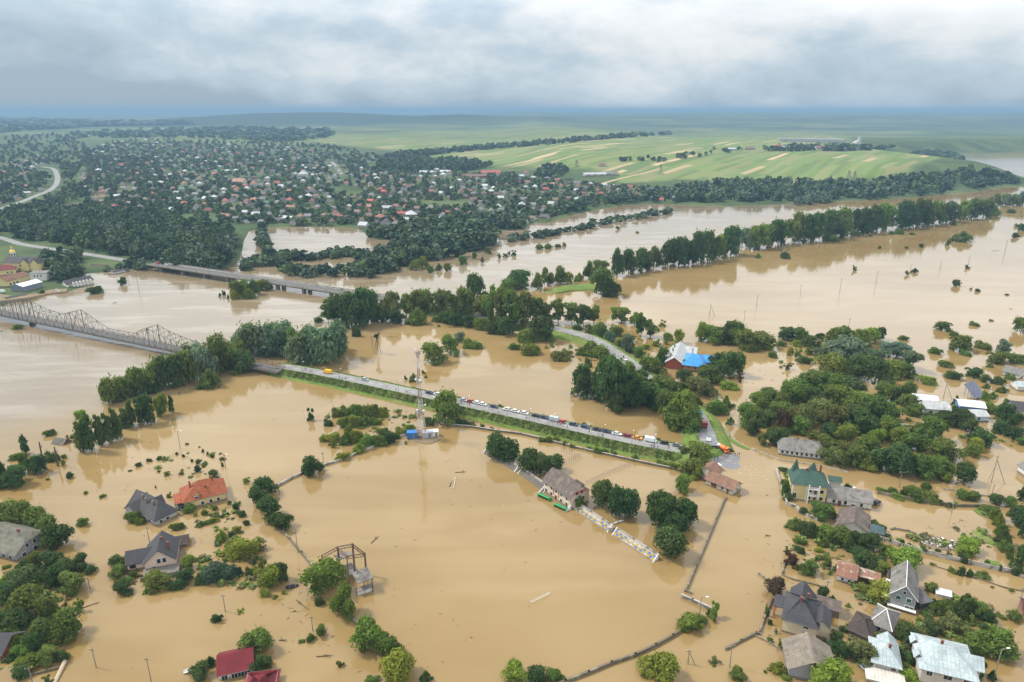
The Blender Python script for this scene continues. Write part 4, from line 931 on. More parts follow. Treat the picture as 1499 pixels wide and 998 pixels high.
def seams(pitch, dark):
    def f(nt, L, tc):                    # sheet joints and courses, running down each slope
        s = nd(nt, 'ShaderNodeSeparateXYZ'); L.new(tc.outputs['Object'], s.inputs[0]); n = nd(nt, 'ShaderNodeSeparateXYZ'); L.new(tc.outputs['Normal'], n.inputs[0])
        side = _m(nt, L, 'GREATER_THAN', _m(nt, L, 'ABSOLUTE', n.outputs['X']), _m(nt, L, 'ABSOLUTE', n.outputs['Y']))
        u = _m(nt, L, 'ADD', _m(nt, L, 'MULTIPLY', s.outputs['Y'], side), _m(nt, L, 'MULTIPLY', s.outputs['X'], _m(nt, L, 'SUBTRACT', 1.0, side)))
        fu = _m(nt, L, 'FRACT', _m(nt, L, 'DIVIDE', u, pitch)); fz = _m(nt, L, 'FRACT', _m(nt, L, 'DIVIDE', s.outputs['Z'], pitch * .9))
        w = nd(nt, 'ShaderNodeTexWhiteNoise', noise_dimensions='2D'); c = nd(nt, 'ShaderNodeCombineXYZ'); L.new(_m(nt, L, 'FLOOR', _m(nt, L, 'DIVIDE', u, pitch)), c.inputs[0]); L.new(_m(nt, L, 'FLOOR', _m(nt, L, 'DIVIDE', s.outputs['Z'], pitch * .9)), c.inputs[1]); L.new(c.outputs[0], w.inputs['Vector'])
        ln = _m(nt, L, 'MAXIMUM', _m(nt, L, 'LESS_THAN', fu, .13), _m(nt, L, 'MULTIPLY', _m(nt, L, 'LESS_THAN', fz, .12), .7))
        return _m(nt, L, 'MAXIMUM', ln, _m(nt, L, 'MULTIPLY', w.outputs['Value'], .55)), (dark, dark, dark * .97)
    return f
def wallm(c, nm='plaster', c2=None): return recolour(vary(nm, c, .13, .35, .88, .2, col2=c2, f2=.62), mudline)
def roofm(c, nm='roof_sheet', c2=None, rough=.8, st=(1, 1, 1)): return recolour(vary(nm, c, .26, .3, rough, .3, col2=c2, f2=.58, stretch=st, fine=2.2), seams(.95, .68))
W_CREAM = wallm((.62, .52, .36), 'cream_plaster'); W_YEL = wallm((.62, .50, .235), 'yellow_plaster'); W_PINK = wallm((.62, .47, .38), 'pink_plaster'); W_WHITE = wallm((.62, .60, .56), 'white_plaster', (.5, .47, .42))
W_GREY = wallm((.28, .28, .28), 'grey_render'); W_BLOCK = wallm((.36, .36, .36), 'grey_block', (.45, .45, .44)); W_BRICK = wallm((.30, .085, .05), 'red_brick'); W_ORB = wallm((.42, .17, .09), 'orange_brick'); W_STONE = wallm((.5, .45, .38), 'pale_stone', (.36, .32, .27))
R_DARK = roofm((.062, .06, .066), 'dark_tiles'); R_ANTH = roofm((.075, .072, .075), 'anthracite_tiles'); R_ORG = roofm((.31, .088, .036), 'orange_tiles', (.24, .07, .036)); R_RED = roofm((.165, .014, .02), 'red_metal_sheet', rough=.5)
R_BRN = roofm((.13, .10, .085), 'brown_sheets', (.18, .15, .125)); R_GREY = roofm((.21, .195, .18), 'grey_fibre_sheets', (.13, .12, .11)); R_OLIVE = roofm((.16, .15, .115), 'old_grey_slates', (.11, .105, .08)); R_TILE = roofm((.24, .13, .085), 'brown_clay_tiles', (.17, .105, .08))
R_GRN = roofm((.042, .088, .068), 'green_metal_sheet', rough=.5); R_WHT = roofm((.75, .77, .80), 'white_metal_sheet', rough=.45); R_LBL = roofm((.40, .465, .48), 'pale_blue_metal', (.46, .50, .50), .45); R_LGR = roofm((.45, .46, .46), 'pale_grey_sheets', (.38, .38, .37), .5)
R_BLUE = roofm((.05, .27, .62), 'bright_blue_sheet', rough=.45); R_RUSTY = roofm((.26, .13, .085), 'rusty_sheets', (.5, .44, .38)); R_DBRN = roofm((.07, .052, .045), 'dark_brown_sheets')
M_FRAME = vary('window_frame', (.7, .69, .66), .05, 1, .5); M_BRICKCH = wallm((.2, .075, .05), 'chimney_brick'); M_DOOR = vary('door_wood', (.11, .05, .03), .2, 1, .6)
def window(root, L_, D, side, u, z, w, h, door=False):
    if side == 'f': c, d, n = (u * L_, 0), (1, 0), (0, -1)
    elif side == 'b': c, d, n = (u * L_, D), (1, 0), (0, 1)
    elif side == 'l': c, d, n = (0, u * D), (0, 1), (-1, 0)
    else: c, d, n = (L_, u * D), (0, 1), (1, 0)
    def bx(ww, hh_, pr):
        return (c[0] + n[0] * pr / 2, c[1] + n[1] * pr / 2, z + h / 2), ((ww if d[0] else pr), (ww if d[1] else pr), hh_)
    f = MB().box(*bx(w + .26, h + .26, .10)).build('door' if door else 'window', M_FRAME, root)
    mb = MB()
    if w > 1.3 and not door:
        for s in (-1, 1):
            q, e_ = bx(w / 2 - .08, h, .16); mb.box((q[0] + d[0] * s * w / 4, q[1] + d[1] * s * w / 4, q[2]), e_)
    else: mb.box(*bx(w, h, .16))
    mb.build('leaf' if door else 'pane', M_DOOR if door else M_GLASS, f)
def roof_planes(L_, D, h, rh, kind, ov=.5, inset=None, x0=0., y0=0.):
    """list of roof polygons over the rectangle (x0..x0+L, y0..y0+D)"""
    xa, xb, ya, yb = x0 - ov, x0 + L_ + ov, y0 - ov, y0 + D + ov
    if kind in ('gx', 'hx', 'hip', 'hipr', 'hipl'):
        s = rh / (D / 2); ze = h - ov * s; zr = h + rh; ym = y0 + D / 2
        i0 = {'gx': -ov, 'hx': D * .2, 'hip': inset if inset is not None else D * .5, 'hipl': D * .45, 'hipr': -ov}[kind]; i1 = {'gx': -ov, 'hx': D * .2, 'hip': inset if inset is not None else D * .5, 'hipr': D * .45, 'hipl': -ov}[kind]
        a, b_ = (x0 + i0, ym, zr), (x0 + L_ - i1, ym, zr)
        P = []
        if kind == 'hx':
            f = .55; zc = ze + (zr - ze) * f; yf, yk = ya + (ym - ya) * f, yb + (ym - yb) * f
            P += [[(xa, ya, ze), (xb, ya, ze), (xb, yf, zc), b_, a, (xa, yf, zc)], [(xb, yb, ze), (xa, yb, ze), (xa, yk, zc), a, b_, (xb, yk, zc)], [(xa, yk, zc), (xa, yf, zc), a], [(xb, yf, zc), (xb, yk, zc), b_]]
        else:
            P += [[(xa, ya, ze), (xb, ya, ze), b_, a], [(xb, yb, ze), (xa, yb, ze), a, b_]]
            if i0 > 0: P.append([(xa, yb, ze), (xa, ya, ze), a])
            if i1 > 0: P.append([(xb, ya, ze), (xb, yb, ze), b_])
        return P
    if kind in ('gy', 'hipy'):
        s = rh / (L_ / 2); ze = h - ov * s; zr = h + rh; xm = x0 + L_ / 2; i0 = (inset if inset is not None else L_ * .5) if kind == 'hipy' else -ov
        a, b_ = (xm, y0 + i0, zr), (xm, y0 + D - i0, zr)
        P = [[(xa, yb, ze), (xa, ya, ze), a, b_], [(xb, ya, ze), (xb, yb, ze), b_, a]]
        if i0 > 0: P += [[(xa, ya, ze), (xb, ya, ze), a], [(xb, yb, ze), (xa, yb, ze), b_]]
        return P
    if kind == 'pyr':
        c = (x0 + L_ / 2, y0 + D / 2, h + rh); ze = h - .15; q = [(xa, ya, ze), (xb, ya, ze), (xb, yb, ze), (xa, yb, ze)]
        return [[q[i], q[(i + 1) % 4], c] for i in range(4)]
    if kind == 'flat': return [[(xa, ya, h), (xb, ya, h), (xb, yb, h + rh), (xa, yb, h + rh)]]
def add_roof(root, P, mat, name='roof', th=.2, parent=None):
    mb = MB()
    for pl in P: mb.prism([(x, y, z + .06) for x, y, z in pl], (0, 0, -th))
    return mb.build(name, mat, parent or root)
def block(root, L_, D, h, rh, kind, wm, x0=0., y0=0., z0=-1.5, name='walls'):
    mb = MB()
    if kind in ('gx', 'hx', 'hipl', 'hipr') and kind != 'hip':
        if kind == 'gx': mb.prism([(x0, y0, z0), (x0, y0 + D, z0), (x0, y0 + D, h), (x0, y0 + D / 2, h + rh - .1), (x0, y0, h)], (L_, 0, 0))
        elif kind == 'hx': mb.prism([(x0, y0, z0), (x0, y0 + D, z0), (x0, y0 + D, h), (x0, y0 + D * .73, h + rh * .45), (x0, y0 + D * .27, h + rh * .45), (x0, y0, h)], (L_, 0, 0))
        else: mb.box((x0 + L_ / 2, y0 + D / 2, (h + z0) / 2), (L_, D, h - z0))
    elif kind == 'gy': mb.prism([(x0, y0, z0), (x0 + L_, y0, z0), (x0 + L_, y0, h), (x0 + L_ / 2, y0, h + rh - .1), (x0, y0, h)], (0, D, 0))
    else: mb.box((x0 + L_ / 2, y0 + D / 2, (h + z0) / 2), (L_, D, h - z0))
    return mb.build(name, wm, root)
def house(name, label, A, B, D, h, rh, kind, wm, rm, wins=(), chim=(), cat='house', ov=.5, inset=None, zb=0.0, chm=None, doors=(), group=None, plinth=True):
    a, b_ = G(*A, zb), G(*B, zb); d = b_ - a; L_ = d.length
    o = empty(name, a, math.atan2(d.y, d.x), label, cat, group)
    block(o, L_, D, h, rh, kind, wm); rf = add_roof(o, roof_planes(L_, D, h, rh, kind, ov, inset), rm)
    if plinth: MB().box((L_ / 2, D / 2, -.35), (L_ + .16, D + .16, 1.3)).build('plinth', M_CONCD, o)
    # barge and eave trim
    tr = MB()
    for p in roof_planes(L_, D, h, rh, kind, ov, inset)[:2]:
        tr.tube(Vector(p[0]), Vector(p[1]), .09, n=4)
    tr.build('gutter', M_STEEL, o)
    for w in wins: window(o, L_, D, *w)
    for w in doors: window(o, L_, D, *w, door=True)
    for (u, v, t) in chim:
        MB().box((u * L_, v * D, h + (rh + t) / 2), (.62, .5, rh + t)).box((u * L_, v * D, h + rh + t + .06), (.8, .68, .12)).build('chimney', chm or M_BRICKCH, rf)
    return o, L_, D
def wrow(side, us, z, w, h): return [(side, u, z, w, h) for u in us]
# left group
o, L_, D = house('dark_roofed_house', 'large pale house with a broad dark grey tiled roof, left of the orange roof', (189, 748), (228, 770.5), 8.6, 2.8, 4.4, 'hipr', W_BLOCK, R_ANTH, wrow('f', (.1,), 1.6, 1.6, 1.2) + wrow('f', (.62, .8), .4, 1.0, 1.3) + wrow('r', (.25, .55), .5, 1.3, 1.1), ((.32, .36, .3), (.5, .3, .2), (.72, .34, .2)), chm=M_CONCD)
add_roof(o, roof_planes(8, 5, 2.6, 3.0, 'gy', .4, None, .8, -1.6), R_ANTH, 'cross_roof'); block(o, 8, 4, 2.6, 2.9, 'gy', W_BLOCK, .8, -1.5, name='porch_walls')
add_roof(o, roof_planes(3.2, 4, 4.6, 2.4, 'gy', .3, None, L_ * .5, 3.6), R_ANTH, 'dormer_roof')
o, L_, D = house('orange_roofed_house', 'yellow house with an orange hipped tile roof and a small dormer', (271.5, 746), (332, 731), 11, 4.0, 4.2, 'hip', W_YEL, R_ORG, wrow('f', (.12, .42, .62, .8), .5, 1.0, 1.3) + wrow('l', (.3, .65), .5, 1.6, 1.6), ((.2, .5, .3), (.75, .55, .3)), ov=.8, inset=6.0)
add_roof(o, roof_planes(3.0, 3.6, 4.5, 1.5, 'gy', .25, None, L_ * .22, .5), R_ORG, 'dormer_roof'); block(o, 2.8, 2.5, 4.5, 1.4, 'gy', W_YEL, L_ * .22 + .1, .6, 3.2, 'dormer'); window(o, L_, 0, 'f', .295, 3.6, 1.2, .9)
MB().box((L_ * .55, 3.0, 6.4), (.9, 1.2, .12)).build('roof_window', M_GLASS, o)
MB().box((-1.6, 4.6, .8), (3.2, 7.5, .22)).build('terrace', M_CONCD, o); add_roof(o, roof_planes(3.0, 7, 2.7, .5, 'flat', .2, None, -3.2, 1.2), R_ORG, 'terrace_roof')
for y in (1.4, 4.6, 7.9): MB().box((-3.0, y, 1.3), (.22, .22, 3)).build('post', M_DOOR, o)
o, L_, D = house('pink_house', 'pink gabled house with dark roof and flat grey terrace roof', (213.5, 838), (258, 829.5), 11, 3.6, 4.2, 'gy', W_PINK, R_DARK, wrow('f', (.48, .66), 2.7, 1.1, 1.6) + wrow('f', (.3,), .6, 1.1, 1.2), ((.56, .6, .5), (.8, .3, .2)), ov=.6)
block(o, 6.5, 7, 3.0, 2.6, 'gx', W_PINK, -5.6, 2.6, name='wing_walls'); add_roof(o, roof_planes(8.5, 7, 3.0, 2.6, 'gx', .6, None, -5.6, 2.6), R_DARK, 'wing_roof')
for z in (1.6,): MB().box((-4.0, 2.55, z), (1.8, .12, 1.4)).build('window', M_GLASS, o)
MB().box((L_ * .55, -2.6, 1.35), (L_ * 1.2, 5.0, .3)).build('terrace_roof', M_CONCD, o); MB().box((L_ * .55, -2.3, .4), (L_ * 1.12, 4.2, 1.7)).build('ground_floor', W_PINK, o)
MB().box((L_ * .82, -4.46, .55), (L_ * .36, .12, 1.5)).build('garage_door', M_WHITE, o)
mb = MB()
for k in range(14): mb.tube((L_ * (.0 + k * .085), -5.0, 1.5), (L_ * (.0 + k * .085), -5.0, 2.2), .04, n=4)
mb.tube((-.1, -5, 2.2), (L_ * 1.12, -5, 2.2), .05, n=4); mb.build('railing', M_STEEL, o)
house('garden_shed', 'low brown shed with dark roof behind the pink house', (258, 802), (275, 799), 5, 1.6, 1.5, 'gx', M_WOOD, R_DBRN, cat='shed')
house('grey_gabled_house', 'grey block house with broad old slate roof at the left edge', (-34, 806), (25, 821.5), 13.5, 3.0, 4.2, 'hx', W_GREY, R_OLIVE, wrow('f', (.55, .7, .86), .3, 1.5, 1.3) + wrow('r', (.32, .52), 2.9, 1.0, 1.3) + wrow('r', (.2, .5, .78), .3, 1.3, 1.3), ((.72, .45, .3),), ov=.7)
house('drowned_hut', 'little drowned hut with brown roof beside poplars', (78, 649), (93, 651), 3.6, .7, 1.6, 'gx', W_BRICK, R_OLIVE, cat='hut', ov=.6, chim=((1.12, .6, 1.6),))
house('red_roofed_building', 'long building with plain dark red metal roof', (322, 996), (370, 985), 8, 2.2, 2.6, 'gx', W_WHITE, R_RED, wrow('f', (.15, .45, .65, .85), -.2, 1.6, 1.7), ov=.6)
house('red_roofed_building', 'red roof corner cut by the lower photo edge', (356, 1030), (402, 1024), 8, 2.2, 2.6, 'hip', W_WHITE, R_RED, ov=.5, inset=5.5)
house('grey_roofed_house', 'grey roof half hidden in the orchard at the left edge', (-44, 963), (5, 965), 8, 2.2, 2.4, 'gx', W_BRICK, R_DARK, ov=.5)
# stadium building
o, L_, D = house('stadium_building', 'pinkish two-storey stadium building with brown sheet roof between the terraces', (796, 718.5), (834, 745.5), 9.5, 5.4, 3.6, 'gx', W_PINK, R_BRN, wrow('f', (.1, .3, .48, .68, .88), 3.3, 1.0, 1.3) + wrow('f', (.1, .3, .68, .88), .7, 1.0, 1.3) + wrow('r', (.35, .6), 5.2, .9, 1.1) + wrow('r', (.3, .7), 2.4, .9, 1.2), (), ov=.7, doors=(('f', .48, -.2, 1.3, 2.2),), cat='building')
for u in (.38, .58): MB().box((u * L_, -.05, 3.4), (.5, .12, 3.6)).build('pilaster', W_ORB, o)
add_roof(o, roof_planes(5, 4, 6.9, 1.2, 'flat', .1, None, L_ * .42, 2.2), R_BRN, 'dormer_roof'); MB().box((L_ * .42 + 2.5, 2.6, 6.7), (4.8, .9, .7)).build('dormer_front', M_GLASS, o)
MB().box((L_ + .06, D / 2, 6.0), (.12, D * .62, 1.1)).build('gable_panel', W_ORB, o); MB().box((L_ * .8, D * .72, 7.6), (5, 2.2, .4)).build('ridge_vent', R_DBRN, o)
for x in (-.2, L_ + .2): MB().prism([(x - .12, -3.0, -.3), (x - .12, .4, -.3), (x - .12, .4, 2.2)], (.24, 0, 0)).build('buttress', M_WHITE, o)
o, L_, D = house('brown_tiled_house', 'low brown clay-tiled house by the flooded junction', (1033, 709), (1072, 725.5), 6.5, 3.0, 2.2, 'gx', W_STONE, R_TILE, wrow('f', (.62,), 1.0, .9, 1.2) + wrow('r', (.5,), 1.0, .9, 1.1), doors=(('f', .3, .2, 2.6, 2.2), ('f', .82, 0, 1.0, 2.1)), ov=.6)
block(o, 7, 6, 4.2, 2.2, 'gy', W_STONE, -5.2, 3.0, name='rear_walls'); add_roof(o, roof_planes(7, 6, 4.2, 2.2, 'gy', .5, None, -5.2, 3.0), R_TILE, 'rear_roof')
o, L_, D = house('blue_roofed_house', 'unfinished brick house roofed half in bright blue, half in pale grey', (1000, 542), (1029, 545.5), 19, 4.2, 3.6, 'hip', W_ORB, R_BLUE, wrow('f', (.25, .6), 1.6, 1.6, 1.7), ((.3, .8, 1.0),), inset=4.0, ov=1.2, chm=M_CONC)
L2 = 9.5
block(o, L2, 30, 4.2, 3.2, 'gy', W_BRICK, -10.3, .2, name='brick_gable'); add_roof(o, roof_planes(L2, 30, 4.2, 3.2, 'gy', .7, None, -10.3, .2), R_LGR, 'grey_roof')
add_roof(o, roof_planes(8, 13, 4.0, 2.2, 'gx', .4, None, L_ - 1, 8), R_BLUE, 'side_roof'); block(o, 7.6, 12.4, 4.0, 2.1, 'gx', W_ORB, L_ - .8, 8.3, name='side_walls')
add_roof(o, roof_planes(7, 9, 3.8, 2.4, 'gx', .4, None, -2, 22), R_LGR, 'rear_roof'); block(o, 6.6, 8.6, 3.8, 2.3, 'gx', W_BRICK, -1.8, 22.2, name='rear_walls')
for y in (6, 16, 24): MB().box((-8.4, y, 6.8), (.8, .8, 2.2)).build('vent', M_STEEL, o)
o, L_, D = house('long_white_building', 'long low white building with grey hipped roof before the large grove', (1139.5, 665), (1207, 674), 10.5, 3.1, 3.4, 'hip', W_WHITE, R_GREY, wrow('f', [.08 + .105 * i for i in range(9)], 1.0, .95, 1.3), ((.4, .5, .4), (.75, .5, .3)), ov=.6, inset=4.5)
# mansion
o, L_, D = house('green_roofed_mansion', 'three-storey yellow mansion with pointed green metal roof', (1157.5, 731), (1207.5, 737), 10.5, 7.8, 3.4, 'hip', W_YEL, R_GRN, wrow('f', (.86,), 1.2, 1.2, 1.4) + wrow('f', (.86,), 4.2, 1.2, 1.4) + wrow('f', (.52,), 1.2, 1.0, 1.3) + wrow('f', (.52,), 4.2, 1.0, 1.3) + wrow('f', (.08,), 1.0, 1.5, 2.2), ((.86, .7, 1.2), (.42, .45, .6)), ov=.8, inset=3.6, doors=(('f', .68, .3, 1.0, 2.1), ('f', .68, 3.4, 1.0, 2.1), ('f', .62, 6.0, 1.6, 1.5)))
add_roof(o, roof_planes(4.6, 4.6, 8.6, 5.6, 'pyr', .1, None, L_ * .44, D * .38), R_GRN, 'spire'); add_roof(o, roof_planes(2.9, 3.2, 8.2, 5.6, 'pyr', .1, None, .4, D * .66), R_GRN, 'spire')
for z in (3.2, 6.1):
    MB().box((L_ * .61, -.75, z), (L_ * .3, 1.5, .2)).build('balcony', M_WHITE, o); mb = MB()
    for k in range(9): mb.tube((L_ * (.465 + k * .036), -1.42, z), (L_ * (.465 + k * .036), -1.42, z + .95), .06, n=4)
    mb.box((L_ * .61, -1.42, z + .98), (L_ * .3, .14, .1)); mb.build('balustrade', M_WHITE, o)
for u in (.46, .76): MB().tube((u * L_, -1.4, -1), (u * L_, -1.4, 8.0), .2, n=8).build('column', M_WHITE, o)
MB().box((.1, -.08, 3.4), (.5, .2, 8.6)).box((L_ * .42, -.08, 3.4), (.5, .2, 8.6)).build('corner_strip', M_WHITE, o)
house('white_annexe', 'low white house with grey sheet roof attached right of the mansion', (1209.5, 736.5), (1274.5, 747), 9.5, 3.2, 2.2, 'gx', W_WHITE, R_GREY, wrow('f', (.16, .42, .78), .9, 1.0, 1.4), ((.62, .55, .5),), ov=.5, doors=(('f', .29, 0, 1.2, 2.2), ('f', .6, -.2, 1.4, 1.6)), chm=M_WHITE)
house('green_lean_to', 'small green metal roof tucked between mansion and annexe', (1212, 716), (1229, 718.5), 4, 4.2, .9, 'gx', W_WHITE, R_GRN, cat='lean-to')
house('brown_roofed_house', 'white gabled house with brown roof below the annexe', (1226, 774), (1268.5, 785), 11, 2.2, 2.6, 'gy', W_WHITE, R_BRN, wrow('f', (.62,), .4, .9, 1.0), ov=.7)
house('dark_shed', 'small dark blue shed behind the panel wall', (1274, 784), (1292, 788), 5, 1.8, 1.2, 'gx', R_DARK, roofm((.07, .11, .12), 'dark_blue_sheet'), cat='shed', ov=.3)
o, L_, D = house('rusty_roofed_house', 'small white house with patchy rusty metal roof', (1225, 850), (1249.5, 857), 7.5, 2.9, 2.0, 'gx', W_WHITE, R_RUSTY, wrow('f', (.3, .7), .8, .8, .9), ov=.7)
add_roof(o, roof_planes(6.5, 5.5, 3.1, -.5, 'flat', .2, None, L_ + .6, 1.5), R_RUSTY, 'lean_to_roof'); MB().box((L_ + 4, 5.5, 1.2), (6, .3, 3)).build('lean_to_wall', M_WOOD, o)
for x in (1.2, 6.4): MB().box((L_ + x, 1.4, 1.3), (.2, .2, 3.4)).build('post', M_WOOD, o)
o, L_, D = house('dark_roofed_cream_house', 'big cream house with wide charcoal roof and two brick chimneys', (1144, 924), (1193, 939), 12.5, 5.0, 4.2, 'hip', W_CREAM, R_DARK, wrow('f', (.68,), 1.3, 1.4, 1.0) + wrow('f', (.68,), 3.5, 1.4, 1.0), ((.42, .4, .6), (.62, .66, .2)), ov=.6, inset=5.2)
block(o, 4.2, 6, 5.0, 1.7, 'gy', W_CREAM, L_ - 1.2, 2.2, name='bay_walls'); add_roof(o, roof_planes(4.2, 7, 5.0, 1.7, 'gy', .4, None, L_ - 1.2, 1.6), R_DARK, 'bay_roof'); add_roof(o, roof_planes(6, 9, 5.2, 3.2, 'gy', .5, None, 1.0, 6), R_DARK, 'cross_roof'); block(o, 6, 8, 5.2, 3.0, 'gy', W_CREAM, 1.0, 6.4, name='rear_walls')
add_roof(o, roof_planes(3.4, 5, 3.6, .4, 'flat', .2, None, -3.2, 6), R_DARK, 'porch_roof')
for y in (6.3, 10.4): MB().box((-2.9, y, 1.4), (.5, .5, 4.4)).build('porch_pillar', W_ORB, o)
block(o, 9, 5, 2.8, 1.6, 'gx', M_WOOD, L_ * .62, 13.2, name='outbuilding_walls'); add_roof(o, roof_planes(9, 5, 2.8, 1.6, 'gx', .4, None, L_ * .62, 13.2), R_BRN, 'outbuilding_roof')
o, L_, D = house('grey_barn', 'grey barn with patched brown roof at the lower edge', (1153.5, 991), (1222, 1002), 10.5, 3.2, 3.4, 'gy', W_GREY, roofm((.23, .19, .15), 'patched_brown_sheets', (.17, .15, .125)), (), ((.45, .35, -.6),), cat='barn', ov=.5, chm=M_WHITE)
house('dark_brown_shed', 'shed with dark brown hipped roof beside the cream house', (1241, 927), (1272, 941), 9, 2.0, 2.2, 'hip', M_WOOD, R_DBRN, cat='shed', inset=3.2)
house('pyramid_roofed_house', 'little pale house with white-ridged grey pyramid roof', (1274, 920), (1301, 931.5), 9, 2.5, 3.0, 'pyr', W_STONE, R_GREY, wrow('f', (.42,), .9, .9, 1.0), ov=.7)
p_ = bpy.data.objects['pyramid_roofed_house']; l_ = (G(1301, 931.5) - G(1274, 920)).length; mb = MB()
for c in ((-.7, -.7), (l_ + .7, -.7), (l_ + .7, 9.7), (-.7, 9.7)): mb.tube((c[0], c[1], 2.5), (l_ / 2, 4.5, 5.65), .14, n=5)
mb.build('ridge_cap', M_WHITE, p_)
o, L_, D = house('tall_grey_gabled_house', 'tall grey two-storey gabled house with green windows', (1301, 887), (1337, 898), 13.5, 5.2, 3.8, 'gy', W_GREY, R_GREY, [], (), ov=.5)
for u, z in ((.3, 3.5), (.72, 3.5)):
    f = MB().box((u * L_, -.06, z + .6), (1.5, .12, 1.5)).build('window', M_FRAME, o); MB().box((u * L_, -.1, z + .6), (1.2, .2, 1.2)).build('pane', vary('green_glass', (.02, .09, .06), .2, 1, .2), f)
window(o, L_, D, 'f', .5, 5.9, .7, .9); window(o, L_, D, 'f', .7, 1.4, 1.2, .6); window(o, L_, D, 'f', .88, 1.4, .8, .6)
MB().box((L_ / 2, -.5, 1.0), (L_ + 1, 1.2, .25)).build('ledge', M_WHITE, o); MB().box((-.9, 5, 1.6), (1.6, 9, 3.2)).build('side_wing', M_WHITE, o)
mb = MB(); mb.tube((-.5, -.55, 4.8), (L_ / 2, -.55, 9.05), .13, n=4).tube((L_ + .5, -.55, 4.8), (L_ / 2, -.55, 9.05), .13, n=4).tube((L_ / 2, -.55, 9.05), (L_ / 2, D + .5, 9.05), .12, n=4); mb.build('barge_board', M_WHITE, o)
house('dark_garden_store', 'dark flat-roofed store right of the tall grey gabled house', (1345, 893), (1362, 889), 12, 2.6, .6, 'gx', R_DARK, roofm((.13, .12, .12), 'dark_felt'), cat='shed', ov=.3)
house('greenhouse', 'small white greenhouse behind the garden store', (1370, 872), (1392, 877), 3.2, 1.0, .9, 'gx', M_WHITE, R_WHT, cat='greenhouse', ov=.2, plinth=False)
house('brown_garden_shed', 'brown shed tucked behind the tall grey gabled house', (1300, 857), (1310, 859), 4, 3.0, 1.0, 'gx', M_WOOD, R_DBRN, cat='shed', ov=.3)
o, L_, D = house('pale_blue_roofed_house', 'smaller house with pale blue hipped metal roof', (1277, 980), (1313.5, 989.5), 9.0, 3.4, 2.6, 'hip', W_STONE, R_LBL, (), ((.62, .42, .5),), ov=.8, inset=3.0, doors=(('f', .8, 0, 1.2, 2.2),))
add_roof(o, roof_planes(4, 4, 3.4, 1.7, 'gy', .5, None, 2, 6.5), R_LBL, 'cross_roof')
o, L_, D = house('big_blue_roofed_house', 'big house under wide pale blue hipped metal roof', (1345, 999), (1422, 1018), 12.5, 5.6, 3.2, 'hip', W_STONE, R_LBL, wrow('f', (.5,), 3.2, 2.0, 1.5) + wrow('f', (.15, .85), 3.2, 1.4, 1.4), ((.42, .55, .8),), ov=.9, inset=4.6)
add_roof(o, roof_planes(4.5, 5, 5.4, 2.2, 'gx', .4, None, L_ - 2, 4), R_LBL, 'bay_roof'); block(o, 3.6, 4.6, 5.4, 2.0, 'gx', W_STONE, L_ - 1.5, 4.2, name='bay_walls')
for u in (.25, .7): add_roof(o, roof_planes(1.8, 2.4, 5.5, 1.3, 'gy', .2, None, -1.4, D * u), R_LBL, 'small_gable')
o = house('pale_flat_roof', 'pale concrete flat roof at the lower edge below blue roof', (1268, 998), (1325, 1012), 6, 1.2, .3, 'flat', W_STONE, roofm((.58, .54, .48), 'pale_concrete_roof'), cat='outbuilding', ov=.2)
# right edge group
house('white_roofed_shed', 'long shed with bright white metal roof behind grey-roofed house', (1337, 591), (1372, 595), 8, 2.8, 1.2, 'gx', W_GREY, R_WHT, doors=(('f', .35, 0, 2.6, 2.2),), cat='shed', ov=.6)
o, L_, D = house('pale_roofed_house', 'white house with pale grey sheet roof among the sheds', (1353, 606.5), (1389, 609.5), 9.5, 3.6, 2.4, 'gx', W_WHITE, R_LGR, wrow('f', (.25, .6), 1.2, 1.2, 1.2), ov=.6)
o, L_, D = house('blue_walled_house', 'pale blue house under low white metal roof near the solar panels', (1424, 617), (1446.5, 617.5), 8, 3.0, 1.5, 'gx', wallm((.42, .52, .62), 'pale_blue_plaster'), R_LGR, wrow('f', (.35,), 1.0, 1.1, 1.3), ov=.4)
house('white_roofed_shed', 'wide shed with white roof and blue edge beside the blue house', (1404, 601), (1441, 605), 9, 3.0, 1.2, 'gx', wallm((.12, .2, .4), 'blue_sheet_wall'), R_WHT, cat='shed', ov=.6)
house('grey_roofed_cottage', 'white cottage with grey gable roof at the right edge, upper', (1467, 549), (1491, 555), 8, 3.0, 2.4, 'gx', W_WHITE, R_GREY, wrow('f', (.3, .7), 1.0, 1.0, 1.0), ov=.6)
house('pale_blue_shed', 'shed with pale blue roof at the right edge', (1489, 572), (1520, 574), 8, 2.6, 1.6, 'gx', W_WHITE, R_LBL, cat='shed', ov=.4)
house('dark_roofed_barn', 'barn with dark grey roof at the right edge', (1481, 609), (1520, 613), 9, 3.6, 3.0, 'gx', W_STONE, R_ANTH, cat='barn', ov=.6)
house('white_cottage', 'white cottage wall cut by the right photo edge', (1489, 690), (1520, 712), 8, 3.4, 2.4, 'gx', W_WHITE, R_GREY, ov=.6)
house('red_roofed_shed', 'dark red shed at the right edge beside the pole', (1497, 902), (1520, 908), 6, 2.4, 1.8, 'gx', W_BRICK, R_DBRN, cat='shed')
